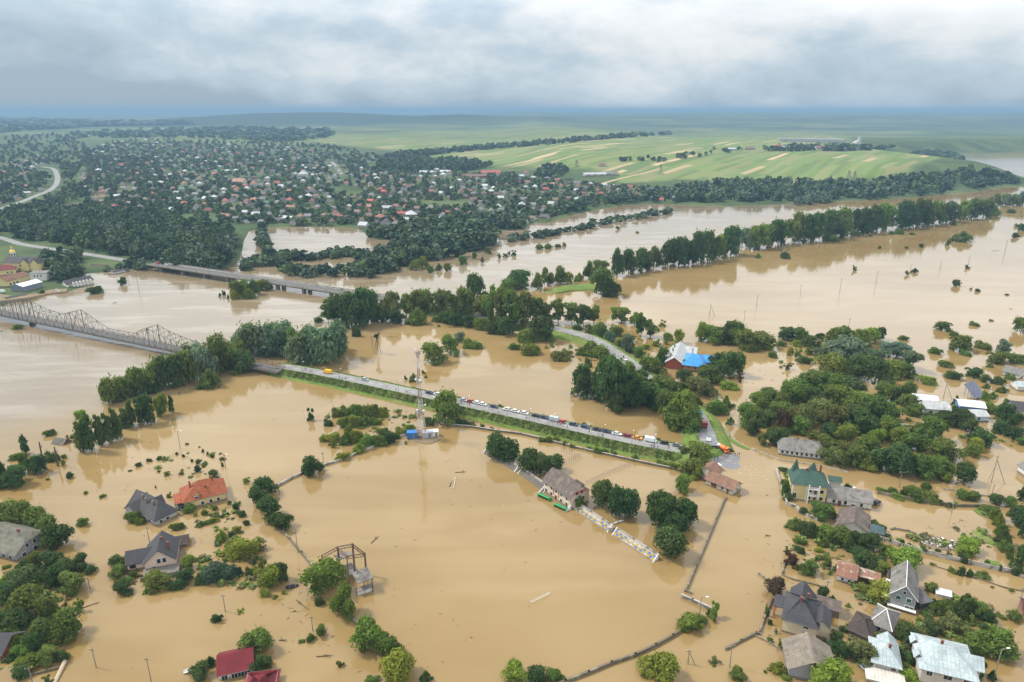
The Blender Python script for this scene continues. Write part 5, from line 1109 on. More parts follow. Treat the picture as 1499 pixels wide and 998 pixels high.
# solar panels
c4 = [(1427.5, 584), (1443, 578), (1425, 556), (1410.5, 562)]; zs = [1.0, 1.0, 5.2, 5.2]; p = G(1428, 584, 0); o = empty('solar_array', p, 0, 'tilted dark blue solar panel array standing in water', 'solar panels')
q = [G(x, y, z) - p for (x, y), z in zip(c4, zs)]; M_PV = vary('solar_cell', (.035, .05, .10), .2, .6, .2, .5)
for i in range(5):
    for k in range(6):
        f = lambda u, v: q[0].lerp(q[1], u).lerp(q[3].lerp(q[2], u), v)
        MB().prism([f(i / 5 + .008, k / 6 + .008), f((i + 1) / 5 - .008, k / 6 + .008), f((i + 1) / 5 - .008, (k + 1) / 6 - .008), f(i / 5 + .008, (k + 1) / 6 - .008)], (0, 0, -.12)).build('panel', M_PV, o)
mb = MB()
for u in (.1, .5, .9):
    for v in (.15, .85): e_ = f(u, v); mb.tube((e_.x, e_.y, -.5), e_ - Vector((0, 0, .12)), .12, n=5)
mb.build('support', M_STEEL, o)
# rubble heap behind the panel wall
o = None; rr_ = random.Random(5); mb = MB()
for i in range(170):
    x, y = rr_.uniform(1345, 1412), 0; y = 786 + (x - 1345) * .22 + rr_.uniform(-6, 8); p = G(x, y, rr_.uniform(.1, .7)); s = rr_.uniform(.3, .95)
    mb.box(p, (s, s * rr_.uniform(.4, 1), s * rr_.uniform(.3, .7)), rr_.uniform(0, 3), m=rr_.choice((0, 0, 0, 2, 2, 1)), taper=rr_.uniform(.6, 1))
o = mb.build('rubble', [M_CONC, M_WHITE, M_WOOD]); o['kind'] = 'stuff'
# left town by the bridges
def GB(x, y): return 3.0
ZL = 2.6
house('yellow_gabled_hall', 'yellow hall with dark roof and three gables near the church', (8, 396.5), (51, 397), 13, 8, 4.5, 'gx', W_YEL, R_ANTH, wrow('f', (.15, .5, .85), 1.0, 1.4, 1.6) + wrow('f', (.55, .85), 4.5, 1.4, 1.6) + wrow('r', (.3, .7), 4.5, 1.2, 1.5), zb=ZL, cat='hall')
h_ = bpy.data.objects['yellow_gabled_hall']
for x in (17, 26.5): block(h_, 7, 4, 8, 3.6, 'gy', W_YEL, x, -1.0, name='gable'); add_roof(h_, roof_planes(7, 8, 8, 3.6, 'gy', .4, None, x, -1), R_ANTH, 'gable_roof')
house('red_roofed_hall', 'yellow house with dark red hipped roof left of the hall', (-6, 404), (24, 401), 12, 5, 3.4, 'hip', W_YEL, roofm((.2, .04, .045), 'dark_red_tiles'), wrow('f', (.6, .8), 1.5, 1.2, 1.4), zb=ZL, inset=5)
house('red_long_roof', 'long low dark red roof at the left edge', (-20, 419), (16, 414), 9, 4, 2.4, 'gx', W_STONE, roofm((.2, .045, .045), 'dark_red_sheets'), zb=ZL)
house('brown_roofed_inn', 'yellow building with brown roof and dark glazed front', (11, 420), (44, 410.5), 10, 5, 3.2, 'gx', W_YEL, R_TILE, wrow('f', (.15, .3, .45), .6, 1.6, 2.2), zb=ZL)
house('white_block', 'plain white two-storey block beside the dark trees', (45, 412), (69, 411), 9, 7, .5, 'flat', W_WHITE, R_GREY, wrow('f', (.3, .5, .7), 4, 1.2, 1.4), zb=ZL)
house('white_roofed_warehouse', 'grey shed with bright white metal roof near the truss bridge', (35.5, 427), (63, 419.5), 13, 4.4, 1.8, 'gx', vary('blue_grey_sheet', (.17, .2, .24), .1, .5, .6), R_WHT, zb=ZL, cat='warehouse', ov=.6)
house('waterside_building', 'long white waterside building with dark roof', (99, 423), (137.5, 415.5), 9, 4.0, 3.0, 'gx', W_WHITE, R_ANTH, wrow('f', (.12,), 1.2, 1.4, 1.6), cat='building', zb=.2)
w_ = bpy.data.objects['waterside_building']
_wl = (G(137.5, 415.5, .2) - G(99, 423, .2)).length
for k in range(6): block(w_, 2.0, 1.2, 4.2, 1.2, 'gy', W_WHITE, _wl * (.2 + .13 * k), -.8, name='gablet')
house('black_shed', 'low black shed on the bank by the truss bridge', (12, 440), (38, 434.5), 4, 2.0, .6, 'gx', M_WOOD, roofm((.06, .06, .065), 'black_felt'), zb=.8, cat='shed')
house('drowned_shed', 'nearly drowned dark shed roof beside the waterside building', (131, 393), (152, 394), 7, 1.6, 2.0, 'gx', M_WOOD, R_DBRN, cat='shed'); house('white_drowned_wall', 'white shed wall standing in water under the bridge trees', (168, 402), (184, 398), 5, 2.4, 1.0, 'gx', W_WHITE, R_DARK, cat='shed')
house('blue_white_house', 'white house with blue gables at the far left road', (-4, 329), (9, 327), 9, 6, 4, 'gy', W_WHITE, R_DARK, wrow('f', (.3, .7), 2, 1.5, 2), zb=ZL); house('yellow_kiosk', 'yellow and blue roadside building at the far left', (14, 311), (22, 309), 8, 5, 3, 'gy', W_YEL, R_ANTH, zb=ZL)
c = G(19.5, 375, ZL); o = empty('small_church', c, .3, 'small white chapel with golden dome at the left edge', 'church')
MB().tube((0, 0, -1), (0, 0, 6.5), 4.6, 4.4, 8).build('walls', W_WHITE, o); M_GOLD = vary('gold_leaf', (.75, .45, .08), .1, 1, .3, metal=.7)
MB().ball((0, 0, 6.4), 4.2, 12, 6, sz=.9).build('dome', M_GOLD, o); MB().tube((0, 0, 9.6), (0, 0, 12.4), 1.3, 1.2, 8).build('drum', W_WHITE, o); MB().ball((0, 0, 13), 1.6, 10, 6).tube((0, 0, 14), (0, 0, 16.2), .12, n=5).build('cupola', M_GOLD, o)
o.scale = (.68, .68, .7)
for k in range(8):
    a = k * math.pi / 4; MB().box((4.35 * math.cos(a), 4.35 * math.sin(a), 3), (.35, 1.5, 3.4), a).build('window', M_GLASS, o)
# ------------------------------------------------------------------ cars
def car_protos():
    P = {}
    def body(prof, w, cab, name):
        """lower body from a side outline, cabin above it"""
        mb = MB(); n = len(prof)
        mb.prism([(x, -w / 2, z) for x, z in prof], (0, w, 0))
        bm = bmesh.new(); me = mb.mesh(name, M_CARPAINT); bm.from_mesh(me); bmesh.ops.bevel(bm, geom=[e for e in bm.edges], offset=.09, segments=2, affect='EDGES'); bm.to_mesh(me); bm.free()
        x0, x1, x2, x3, z0, z1 = cab; g = MB(); r_ = MB(); wi, wt = w / 2 - .08, w / 2 - .24
        v = [(x0, -wi, z0), (x3, -wi, z0), (x3, wi, z0), (x0, wi, z0), (x1, -wt, z1), (x2, -wt, z1), (x2, wt, z1), (x1, wt, z1)]
        for q in ((0, 1, 5, 4), (1, 2, 6, 5), (2, 3, 7, 6), (3, 0, 4, 7)): g.poly([v[i] for i in q])
        r_.box(((x1 + x2) / 2, 0, z1 + .02), (x2 - x1 + .1, wt * 2 + .06, .09)); 
        for s in (-1, 1):
            for (a, b_) in ((0, 4), (1, 5)): 
                p0, p1 = v[a], v[b_]; r_.tube((p0[0], s * abs(p0[1]), p0[2]), (p1[0], s * abs(p1[1]), p1[2]), .06, n=4)
            xm = (x1 + x2) / 2; r_.tube((xm, s * wi, z0), (xm, s * wt, z1), .05, n=4)
        return me, g.mesh('windows', M_GLASS), r_.mesh('roof', M_CARPAINT)
    P['saloon car'] = body([(-2.2, .35), (2.2, .35), (2.25, .7), (2.0, .82), (.95, .92), (-1.2, .95), (-2.1, .92), (-2.25, .7)], 1.75, (-1.75, -.95, .45, 1.25, .92, 1.42), 'body'), (1.35, 1.75)
    P['hatchback'] = body([(-1.95, .35), (1.95, .35), (2.0, .72), (1.8, .86), (.9, .95), (-1.7, 1.0), (-1.98, .8)], 1.7, (-1.85, -1.4, .45, 1.2, .95, 1.5), 'body'), (1.2, 1.7)
    P['van'] = body([(-2.7, .4), (2.6, .4), (2.65, .9), (2.2, 1.15), (1.75, 2.1), (1.4, 2.25), (-2.65, 2.25), (-2.72, 1.0)], 1.95, (1.0, 1.05, 1.5, 2.15, 1.3, 2.02), 'body'), (1.7, 1.95)
    mb = MB(); mb.tube((0, -.11, 0), (0, .11, 0), .33, n=12); P['wheel'] = mb.mesh('wheel', M_TYRE)
    mb = MB(); mb.tube((0, -.125, 0), (0, .125, 0), .18, n=10); P['hub'] = mb.mesh('rim', M_LGREY)
    return P
CP = car_protos()
CCOL = {'white': (.75, .75, .74), 'silver': (.42, .45, .48), 'black': (.018, .018, .02), 'dark blue': (.025, .045, .09), 'red': (.45, .035, .03), 'dark red': (.24, .025, .04), 'orange': (.75, .30, .03), 'yellow': (.75, .42, .04), 'grey': (.2, .2, .21), 'blue': (.05, .2, .4)}
def car(kind, col, loc, rz, label, group=None, z=None):
    (b_, g, r_), (wx, ww) = CP[kind]; nm = {'saloon car': 'parked_car', 'hatchback': 'parked_car', 'van': 'parked_van'}[kind]
    o = empty(nm, loc, rz, label, 'van' if kind == 'van' else 'car', group); c = (*CCOL[col], 1)
    for n_, m_ in (('body', b_), ('windows', g), ('roof', r_)):
        q = link(n_, m_, o); q.color = c
    for x in (-wx, wx):
        for y in (-ww / 2 + .05, ww / 2 - .05):
            wq = link('wheel', CP['wheel'], o); wq.location = (x, y, .33); link('rim', CP['hub'], wq)
    mb = MB()
    return o
def on_cause(px, off):
    q = min(range(1, len(CAUSE) - 1), key=lambda i: abs(PROJ(CAUSE[i])[0] - px)); d = CAUSE[q + 1] - CAUSE[q - 1]; n_ = Vector((d.y, -d.x, 0)).normalized()
    # slide along to the exact column
    a, b_ = CAUSE[q - 1], CAUSE[q + 1]; pa, pb = PROJ(a)[0], PROJ(b_)[0]; p = a.lerp(b_, (px - pa) / (pb - pa)) + n_ * off
    return Vector((p.x, p.y, CZ + .04)), math.atan2(d.y, d.x)
LINE = [('van', 'yellow', 478, -1.2), ('hatchback', 'silver', 532, -1.8), ('saloon car', 'dark blue', 625.5, -2.6), ('hatchback', 'white', 636, -3.0), ('saloon car', 'silver', 675.5, -2.8), ('hatchback', 'red', 686, -2.8), ('hatchback', 'white', 693.5, -2.8), ('saloon car', 'white', 703.5, -2.8),
        ('saloon car', 'dark blue', 720, -2.8), ('hatchback', 'white', 739, -2.8), ('saloon car', 'white', 751.5, -2.8), ('hatchback', 'white', 765, -2.8), ('saloon car', 'black', 781, -2.8), ('saloon car', 'dark blue', 794, -2.8), ('van', 'silver', 809.5, -2.6), ('hatchback', 'red', 819, -2.4),
        ('saloon car', 'dark blue', 837, -2.4), ('saloon car', 'dark blue', 854, -2.5), ('saloon car', 'black', 871, -2.5), ('saloon car', 'dark blue', 885.7, -2.5), ('saloon car', 'white', 901, -2.5), ('hatchback', 'dark red', 915.5, -2.5), ('saloon car', 'orange', 931, -2.5), ('van', 'white', 951, -2.4), ('hatchback', 'black', 971, -2.4), ('saloon car', 'grey', 990, -2.4)]
cnt = {}
for k, c, x, off in LINE: cnt[k, c] = cnt.get((k, c), 0) + 1
seen = {}
for i, (k, c, x, off) in enumerate(LINE):
    p, a = on_cause(x, off * .82); seen[k, c] = seen.get((k, c), 0) + 1
    s = f'{c} {k} on the causeway' + (', the only one' if cnt[k, c] == 1 else f', {ordinal(seen[k, c])} of its colour from the truss bridge')
    car(k, c, p, a + (math.pi if i % 3 == 0 else 0), s, 'vehicles queued on the causeway')
def on_r2(px, off=0):
    q = min(range(1, len(ROAD2) - 1), key=lambda i: abs(PROJ(ROAD2[i])[0] - px) + (0 if PROJ(ROAD2[i])[1] > 470 else 500)); d = ROAD2[q + 1] - ROAD2[q - 1]; p = ROAD2[q] + Vector((d.y, -d.x, 0)).normalized() * off
    return Vector((p.x, p.y, R2Z + .04)), math.atan2(d.y, d.x)
for k, c, x, off, l in (('saloon car', 'white', 919, 2, 'white saloon on the curving road, upper of two'), ('hatchback', 'white', 928, 2, 'white hatchback on the curving road near the grove'), ('saloon car', 'silver', 938, 1.5, 'silver car half hidden where the curving road enters the grove'), ('hatchback', 'blue', 1018, -2, 'bright blue car on the road above the red fire truck')):
    p, a = on_r2(x, off); car(k, c, p, a, l)
for x, y, z, k, c, l, a in ((84, 426, .8, 'hatchback', 'white', 'white car at the water edge near the waterside building', -.2), (3, 428, ZL, 'van', 'white', 'white van beside the grey warehouse', .1), (1298, 973, .4, 'hatchback', 'silver', 'silver car between the two pale blue roofs', .8), (1270, 978, .3, 'hatchback', 'grey', 'grey car in the yard behind the grey barn', .3), (1283, 737, .2, 'hatchback', 'black', 'black car beside the end of white annexe', .6), (1067, 595, .3, 'hatchback', 'dark red', 'dark red car on the flooded street by the far grove', 1.0), (232, 386, 6.05, 'hatchback', 'red', 'red car on the left end of the concrete bridge', -.55), (243, 388.5, 6.05, 'hatchback', 'white', 'white car on the concrete bridge', -.55)):
    car(k, c, G(x, y, z), a, l)
M_TRUCKRED = vary('truck_red', (.42, .03, .04), .06, 1, .35); M_TRUCKOR = vary('truck_orange', (.75, .16, .03), .06, 1, .35)
def truck(loc, rz, label, cabm, bodym, tank):
    o = empty('truck', loc, rz, label, 'truck'); MB().box((0, 0, .75), (7.0, 2.2, .3)).build('chassis', M_TYRE, o)
    mb = MB(); mb.prism([(1.7, -1.2, .8), (3.6, -1.2, .8), (3.6, -1.2, 1.7), (3.3, -1.2, 2.6), (1.7, -1.2, 2.6)], (0, 2.4, 0)); mb.build('cab', cabm, o)
    MB().box((3.47, 0, 2.1), (.3, 2.0, .7), taper=.9).box((2.6, 0, 2.1), (1.0, 2.44, .6)).build('cab_windows', M_GLASS, o)
    if tank: MB().tube((-3.4, 0, 1.95), (1.5, 0, 1.95), 1.1, n=14).build('tank', bodym, o); MB().tube((-3.45, 0, 1.95), (-2.2, 0, 1.95), 1.13, n=14).build('tank_band', M_WHITE, o)
    else:
        MB().box((-.95, 0, 1.75), (5.0, 2.4, 1.7)).build('body', bodym, o); MB().box((-.95, 0, 2.7), (4.6, 1.4, .25)).build('ladder_rack', M_LGREY, o); MB().box((-.95, 0, 1.5), (4.4, 2.44, .18)).build('stripe', M_WHITE, o)
    for x in (-2.4, -1.2, 2.5):
        for y in (-1.0, 1.0):
            w = link('wheel', CP['wheel'], o); w.location = (x, y, .5); w.scale = (1.5, 1.5, 1.5); link('rim', CP['hub'], w)
    return o
p, a = on_r2(1029, -.5); truck(p, a + math.pi * 0, 'red fire truck on the road out of the grove', M_TRUCKRED, M_TRUCKRED, False)
_t = truck(G(1058, 660, .25), -1.0, 'orange and white truck at the edge of the flooded junction', M_TRUCKOR, M_TRUCKOR, True); _t.scale = (.8, .9, .95)
# ------------------------------------------------------------------ boats, floats
def boat(x, y, L_, rz, mat, label):
    p = G(x, y, .05); o = empty('rowing_boat', p, rz, label, 'boat'); mb = MB(); n = 9; ring = []
    for i in range(n):
        t = i / (n - 1); w = .75 * math.sin(math.pi * min(1, .18 + t * .82)) ** .7; xx = (t - .5) * L_
        ring.append([(xx, -w, .45), (xx, -w * .6, -.1), (xx, w * .6, -.1), (xx, w, .45), (xx, w * .85, .45), (xx, w * .5, .02), (xx, -w * .5, .02), (xx, -w * .85, .45)])
    for a, b_ in zip(ring, ring[1:]):
        for k in range(8): mb.poly([a[k], b_[k], b_[(k + 1) % 8], a[(k + 1) % 8]])
    mb.poly(ring[0]); mb.poly(ring[-1]); mb.build('hull', mat, o)
    for x_ in (-.2, .25): MB().box((x_ * L_, 0, .3), (.3, 1.2, .06)).build('seat', M_WOOD, o)
boat(281, 981, 4.2, .5, M_WHITE, 'small white boat left of the dark red roof'); boat(428, 859, 4.0, .3, vary('dark_boat_paint', (.03, .035, .06), .2, 1, .5), 'small dark boat right of the light green garden')
M_DRIFT = vary('driftwood', (.10, .075, .05), .3, 1, .9)
for k, (x, y, L_, rz, l) in enumerate(((168, 443, 5, .4, 'dark drifting trunk in the river between the bridges'), (576, 493, 9, -.1, 'long drifting log in the flooded bay'), (0, 485, 6, .9, 'dark snag in the river at the left edge'), (263, 577, 7, -.9, 'log caught below the willow island'), (660, 708, 6, 1.4, 'thin drowned rail near the far goal'), (674, 691, 6, .1, 'thin floating batten near the far goal'),
        (549, 790, 6, 1.1, 'stick floating above the ruined frame building'), (443, 885, 9, -.7, 'scattered floating branches left of the two-tree clump'), (1175, 776, 3, .2, 'brushwood floating before the hedge row'), (1124, 784, 2.5, .1, 'small dark float in the street water'), (414, 937, 3, 0, 'twig floating beside the dark red roof'), (475, 960, 6, .1, 'thin branch floating at the lower left of stadium'), (1458, 367, 14, .2, 'long dark drift in the far right meadow'), (1473, 431, 5, .1, 'dark drifting bundle in the far right meadow'), (1480, 452, 4, .1, 'tiny drifting bundle at the far right'), (127, 888, 9, .55, 'dark log at the orchard edge'))):
    p = G(x, y, .12); o = empty('driftwood', p, rz, l, 'driftwood'); r_ = random.Random(k); mb = MB()
    L_ *= .75; mb.tube((-L_ / 2, 0, 0), (L_ / 2, r_.uniform(-.4, .4), .1), .15, .08, 6)
    for q in range(3): x_ = r_.uniform(-.4, .4) * L_; mb.tube((x_, 0, .1), (x_ + r_.uniform(-1, 1), r_.uniform(-1, 1), r_.uniform(.3, .9)), .1, .04, 5)
    mb.build('trunk', M_DRIFT, o)
# ------------------------------------------------------------------ people
def person_mesh(pose):
    J = [(0, 0, .95), (0, 0, 1.12), (0, 0, 1.36), (0, 0, 1.50), (0, .01, 1.62), (0, .01, 1.72)]; Rr = [.145, .13, .165, .06, .095, .07]; E = [(0, 1), (1, 2), (2, 3), (3, 4), (4, 5)]
    def add(a, p, r): J.append(p); Rr.append(r); E.append((a, len(J) - 1)); return len(J) - 1
    st = .16 if pose else .03
    for s in (-1, 1):
        h = add(0, (s * .095, 0, .90), .095); k = add(h, (s * .10, .05 if s * st > 0 else .02, .49), .062); f = add(k, (s * .10, s * st, .09), .045); add(f, (s * .11, s * st + .14, .03), .04)
        sh = add(2, (s * .19, 0, 1.40), .065); e_ = add(sh, (s * .25, -.03 if not pose else s * .06, 1.12), .045); w_ = add(e_, (s * (.24 if not pose else .2), .08 if not pose else .12, .88), .034); add(w_, (s * .23, .13, .80), .035)
    me = bpy.data.meshes.new('body'); me.from_pydata(J, E, []); o = bpy.data.objects.new('tmp', me); COL.objects.link(o)
    m = o.modifiers.new('s', 'SKIN'); m.use_smooth_shade = True
    for v, r_ in zip(me.skin_vertices[0].data, Rr): v.radius = (r_, r_ * .8)
    me.skin_vertices[0].data[0].use_root = True
    o.modifiers.new('d', 'SUBSURF').levels = 1
    dg = bpy.context.evaluated_depsgraph_get(); out = bpy.data.meshes.new_from_object(o.evaluated_get(dg)); out.name = 'person'; bpy.data.objects.remove(o)
    out.materials.clear()
    for mm in (M_TOP, M_TROUSER, M_SKIN, M_HAIR): out.materials.append(mm)
    for p in out.polygons:
        c = p.center; p.use_smooth = True
        p.material_index = 3 if (c.z > 1.66 or (c.z > 1.56 and c.y < -.03)) else (2 if c.z > 1.47 or (c.z < .9 and abs(c.x) > .17) else (1 if c.z < .95 else 0))
    return out
M_TOP = vary('shirt', (1, 1, 1), .1, 3, .9, objcol=True); M_TROUSER = vary('trousers', (.03, .035, .05), .2, 3, .9); M_SKIN = vary('skin', (.45, .27, .19), .08, 3, .6); M_HAIR = vary('hair', (.03, .022, .015), .2, 5, .7)
PM = [person_mesh(0), person_mesh(1)]
def person(p, i, col, cname, label, group):
    o = link('person', PM[i % 2]); o.location = p; o.rotation_euler = (0, 0, i * 1.7); o.color = (*col, 1); s = 1 + .04 * math.sin(i * 3.1); o.scale = (s * 1.08, s * 1.08, s); tag(o, label, 'person', group)
SH = [((.02, .02, .025), 'dark'), ((.35, .36, .38), 'grey'), ((.6, .58, .55), 'white'), ((.04, .08, .2), 'blue'), ((.3, .04, .04), 'red')]
i = 0
for px, off in ((447.6, 0), (457, 1.4), (502, 3.2), (506, 3.6), (510, 3.0), (567.5, 1.2), (585, 3.9), (600, 3.6), (678.5, 2.4), (690.5, 2.6), (698, 1.2), (717, 1.0), (721.5, .6), (733, 3.4), (745.7, 3.2), (775, 3.8), (789, 1.4), (817, 1.2), (821, .6), (833.6, 3.0), (865, 2.8), (880, 4.1), (885, 3.8), (936.5, .2), (956, 4.4), (958.5, 4.2), (961, 4.5), (965, 4.2), (980, 2.2)):
    p, a = on_cause(px, off * .8); c, cn = SH[(0, 0, 1, 3, 0, 2, 0, 4)[i % 8]]
    person(p, i, c, cn, f'person in {cn} top standing on the causeway, {ordinal(i + 1)} walker from the truss bridge', 'people on the causeway'); i += 1
for k, (x, y) in enumerate(((1075.5, 667), (1079, 667.5), (1082, 667), (1041.5, 671), (1045.7, 671.5), (1050.5, 672), (1047, 681), (1049.5, 680), (1050, 683), (1044, 687), (1046.5, 688), (1048, 685))):
    c, cn = SH[(0, 3, 0, 0, 1, 0, 0, 4, 0, 0, 0, 2)[k]]
    person(G(x, y, .04), i, c, cn, f'person in {cn} top on the wet road, {ordinal(k + 1)} from the orange truck', 'people at the flooded junction'); i += 1
p = G(1051, 687, .05); o = empty('white_canopy', p, .4, 'small white canopy by the people at the junction', 'canopy')
MB().prism([(-1.3, -1.3, 2.1), (0, -1.3, 2.7), (1.3, -1.3, 2.1)], (0, 2.6, 0)).build('top', M_WHITE, o)
for x in (-1.2, 1.2):
    for y in (-1.2, 1.2): MB().tube((x, y, -.05), (x, y, 2.1), .04, n=5).build('leg', M_STEEL, o)
house('concrete_kiosk', 'small pale stone pedestal on the grassy junction corner', (1033, 650), (1040, 651), 2.6, 1.8, .3, 'flat', W_STONE, R_LGR, cat='kiosk', ov=.15, zb=1.1)
# grass tufts on the banks: nobody could count them
rng = np.random.default_rng(5); V = []
for pts, hw, z, n in ((CAUSE, 0, CZ, 15000), (ROAD2, 0, R2Z, 5000)):
    k = rng.integers(1, len(pts) - 1, n); P = np.array([tuple(p) for p in pts]); d = P[k + 1 - (k == len(pts) - 1)] - P[k - 1]; d /= np.linalg.norm(d[:, :2], axis=1)[:, None]
    sgn = np.where(rng.random(n) < .72, 1, -1); o_ = 4.3 + (3.9 if hw == 0 else 6) * rng.random(n) ** 1.1; nrm = np.stack([d[:, 1], -d[:, 0]], 1)
    base = P[k] + np.column_stack([nrm * (sgn * o_)[:, None] + d[:, :2] * rng.uniform(-3.4, 3.4, n)[:, None], -np.clip(o_ - 4.6, 0, 9) * .62])
    s = rng.uniform(.15, .5, n); a = rng.uniform(0, 6.28, n); u = np.stack([np.cos(a), np.sin(a), 0 * a], 1) * s[:, None] * .8; w = np.column_stack([rng.normal(size=(n, 2)) * .35 * s[:, None], s])
    V.append(np.stack([base - u, base + u, base + u * .5 + w, base - u * .5 + w], 1).reshape(-1, 3))
V = np.concatenate(V); o = link('grass', np_mesh('grass', V, np.arange(len(V)).reshape(-1, 4), [fol('grass_blades', (.125, .17, .042)), fol('grass_blades_dark', (.105, .155, .036)), fol('grass_blades_dry', (.17, .165, .07))], rng.integers(0, 3, len(V) // 4))); o['kind'] = 'stuff'

# flotsam round the drowned gardens: nobody could count it
rr_ = random.Random(77); mb = MB()
for i in range(520):
    x, y, sx_, sy_ = rr_.choice(((250, 690, 70, 40), (300, 800, 90, 45), (80, 890, 60, 80), (1180, 820, 60, 40), (1280, 890, 90, 50), (1390, 900, 80, 45), (540, 625, 70, 35), (1400, 780, 60, 22), (440, 880, 30, 40), (1220, 640, 120, 70), (1140, 900, 30, 60), (1100, 545, 50, 40), (1420, 560, 70, 60), (700, 700, 180, 90), (560, 950, 200, 50), (640, 800, 200, 100)))
    p = G(rr_.gauss(x, sx_ * .6), rr_.gauss(y, sy_ * .6), .03); L_ = rr_.uniform(.3, 1.5); a = rr_.uniform(0, 3.14)
    if rr_.random() < .7: mb.tube(p, p + Vector((math.cos(a) * L_, math.sin(a) * L_, .06)), .07, .03, 4, m=rr_.choice((0, 0, 1)))
    else: mb.box(p, (L_ * .6, L_ * .4, .1), a, m=rr_.choice((0, 1, 2)))
mb.build('debris', [M_DRIFT, M_WOOD, M_GRASS])['kind'] = 'stuff'
# ------------------------------------------------------------------ trees and bushes that stand in the water
zone('behind grey gabled house', 'trees at the grey gabled house', 'R 10 771 736 38;R 32 774 733 36;R 52 779 742 36;R 68 785 752 32;R 88 805 766 40 d', 'n')
zone('in flooded orchard below grey gabled house', 'orchard trees below the grey gabled house',
     'R 57 834 806 26;R 78 836 806 32 d;R 40 837 818 24 d;R 99 841 815 30;R 118 837 812 30 d;B 135 839 826 16 d;R 88 859 824 34 d;R 108 869 836 34 n;R 44 861 836 42 d;R 8 891 852 42 d;R 40 906 860 50 n;R 30 923 890 42 d;'
     'R 74 907 872 28 n;R 64 931 904 30 n;R 101 938 894 42 n;R 4 923 898 24 d;R 18 939 917 28 n;R 29 950 928 24 n;R 60 957 922 30 d;R 42 963 934 30 n;R 44 981 958 28 n;R 33 994 974 22 d;R 74 973 944 30 n;R 92 969 950 20 d;'
     'S 73 1001 986 14 n;B 18 967 956 24 d;S 116 897 876 16 n;B 22 845 838 24 n;B 8 850 842 14 l;B 55 873 866 16 n;S 82 893 880 12 l;B 10 832 826 12 n;S 68 876 868 12 o;B 92 912 906 12 n;S 95 888 880 8 n;B 84 944 939 12 n;B 112 884 879 9 n;S 104 893 886 8 l')
zone('in water above grey gabled house', 'trees beside the drifting hut', 'P 38 665 636 11 d;B 25 673 662 20 n;P 4 707 668 15 d;R 27 713 680 32 d;B 3 716 700 16 d;R 16 713 690 22 d;R 42 693 662 22 n;R 58 695 665 24 d;B 78 676 658 19 n;'
     'B 94 671 664 7 n;B 93 681 672 6 n;B 103 700 690 10 d;B 73 638 628 16 n;S 106 641 633 13 l;B 122 770 756 17 n;S 151 728 722 10 n;B 126 723 718 6 n;B 70 703 699 5 n')
zone('in row beside willow island', 'poplar row beside the willow island', 'R 120 616 599 17 l;P 122.6 661 616 18 n;P 134 661 604 18 d;P 149 652 607 14 d;P 161 649 604 15 d;P 173 644 597 15 d;P 186 626 597 19 d;P 195 623 583 10 d;R 216 623 577 28 d;R 237 613 577 22 n;P 252 605 577 8 d')
zone('on willow island below truss bridge', 'willows of the island below the truss bridge', 'W 168 591 550 38 n;W 190 582 547 36 g;W 207 580 538 38 n;W 228 574 526 40 n;W 249 570 517 42 d;W 273 564 508 46 n;W 295 558 502 46 g;W 319 547 488 44 n;W 340 543 499 46 n;W 358 547 508 32 d;B 307 569 540 34 n;W 179 588 560 26 d;W 220 577 548 30 d;B 345 549 540 14 n')
zone('behind east end of truss bridge', 'willows behind the truss bridge', 'W 355 518 484 36 g;W 379 521 470 52 g;W 400 521 472 40 g;W 412 523 471 44 g;W 450 533 481 58 g;W 478 536 471 66 g;W 492 520 486 38 g;W 436 529 478 34 n;B 452 486 475 11 n;W 465 515 480 30 n')
zone('in tree belt between bridges', 'tall trees of the belt behind the flooded bay', 'T 481 474 436 22 n;R 496 477 430 36 d;R 515 482 428 38 d;R 530 480 422 36 d;R 543 471 425 26 n;B 552 471 445 20 d;T 573 469 427 32 o;T 595 465 430 26 n;R 612 461 425 28 o;R 627 459 422 28 n;T 644 463 423 26 o;T 660 467 425 28 o;R 677 467 419 30 n;R 699 448 399 30 d;R 688 465 428 26 n;T 705 469 432 30 o;'
     'T 720 478 417 32 n;T 735 480 421 32 o;T 751 486 425 34 n;T 765 485 425 30 o;T 780 478 434 28 n;T 798 474 442 22 n;T 817 474 436 24 n;T 837 476 442 24 n;T 854 480 445 24 d;T 869 476 445 24 n;R 655 474 455 22 d;R 740 492 462 24 d;R 580 474 452 24 d;R 668 478 458 22 d;R 690 480 460 24 d;B 725 490 470 26 d;R 565 472 448 20 d', 'o')
zone('at foot of tree belt', 'bushes along the foot of the tree belt', 'B 610 476 450 34 n;B 467 472 463 13 n;B 522 493 475 13 d;B 707 484 464 26 n;R 789 501 462 42 d;B 776 502 480 36 n;B 798 500 484 26 n;B 753 512 501 19 n;B 778 519 499 28 n;B 828 520 510 17 n;B 846 484 474 16 n;B 640 472 462 14 n')
zone('beyond tree belt by the river', 'trees between the belt and the river', 'R 744 426 410 26 n;R 761 422 394 34 d;R 787 426 399 19 n;T 797 418 391 13 n;R 806 418 399 15 n;R 819 416 388 15 n;R 830 416 397 19 l;B 847 412 399 15 l;R 862 410 382 19 n;R 884 435 391 38 n;B 894 435 408 28 d;R 880 400 380 24 n', alt=('riverside_tree', 'riverside tree', 'riverside tree'))
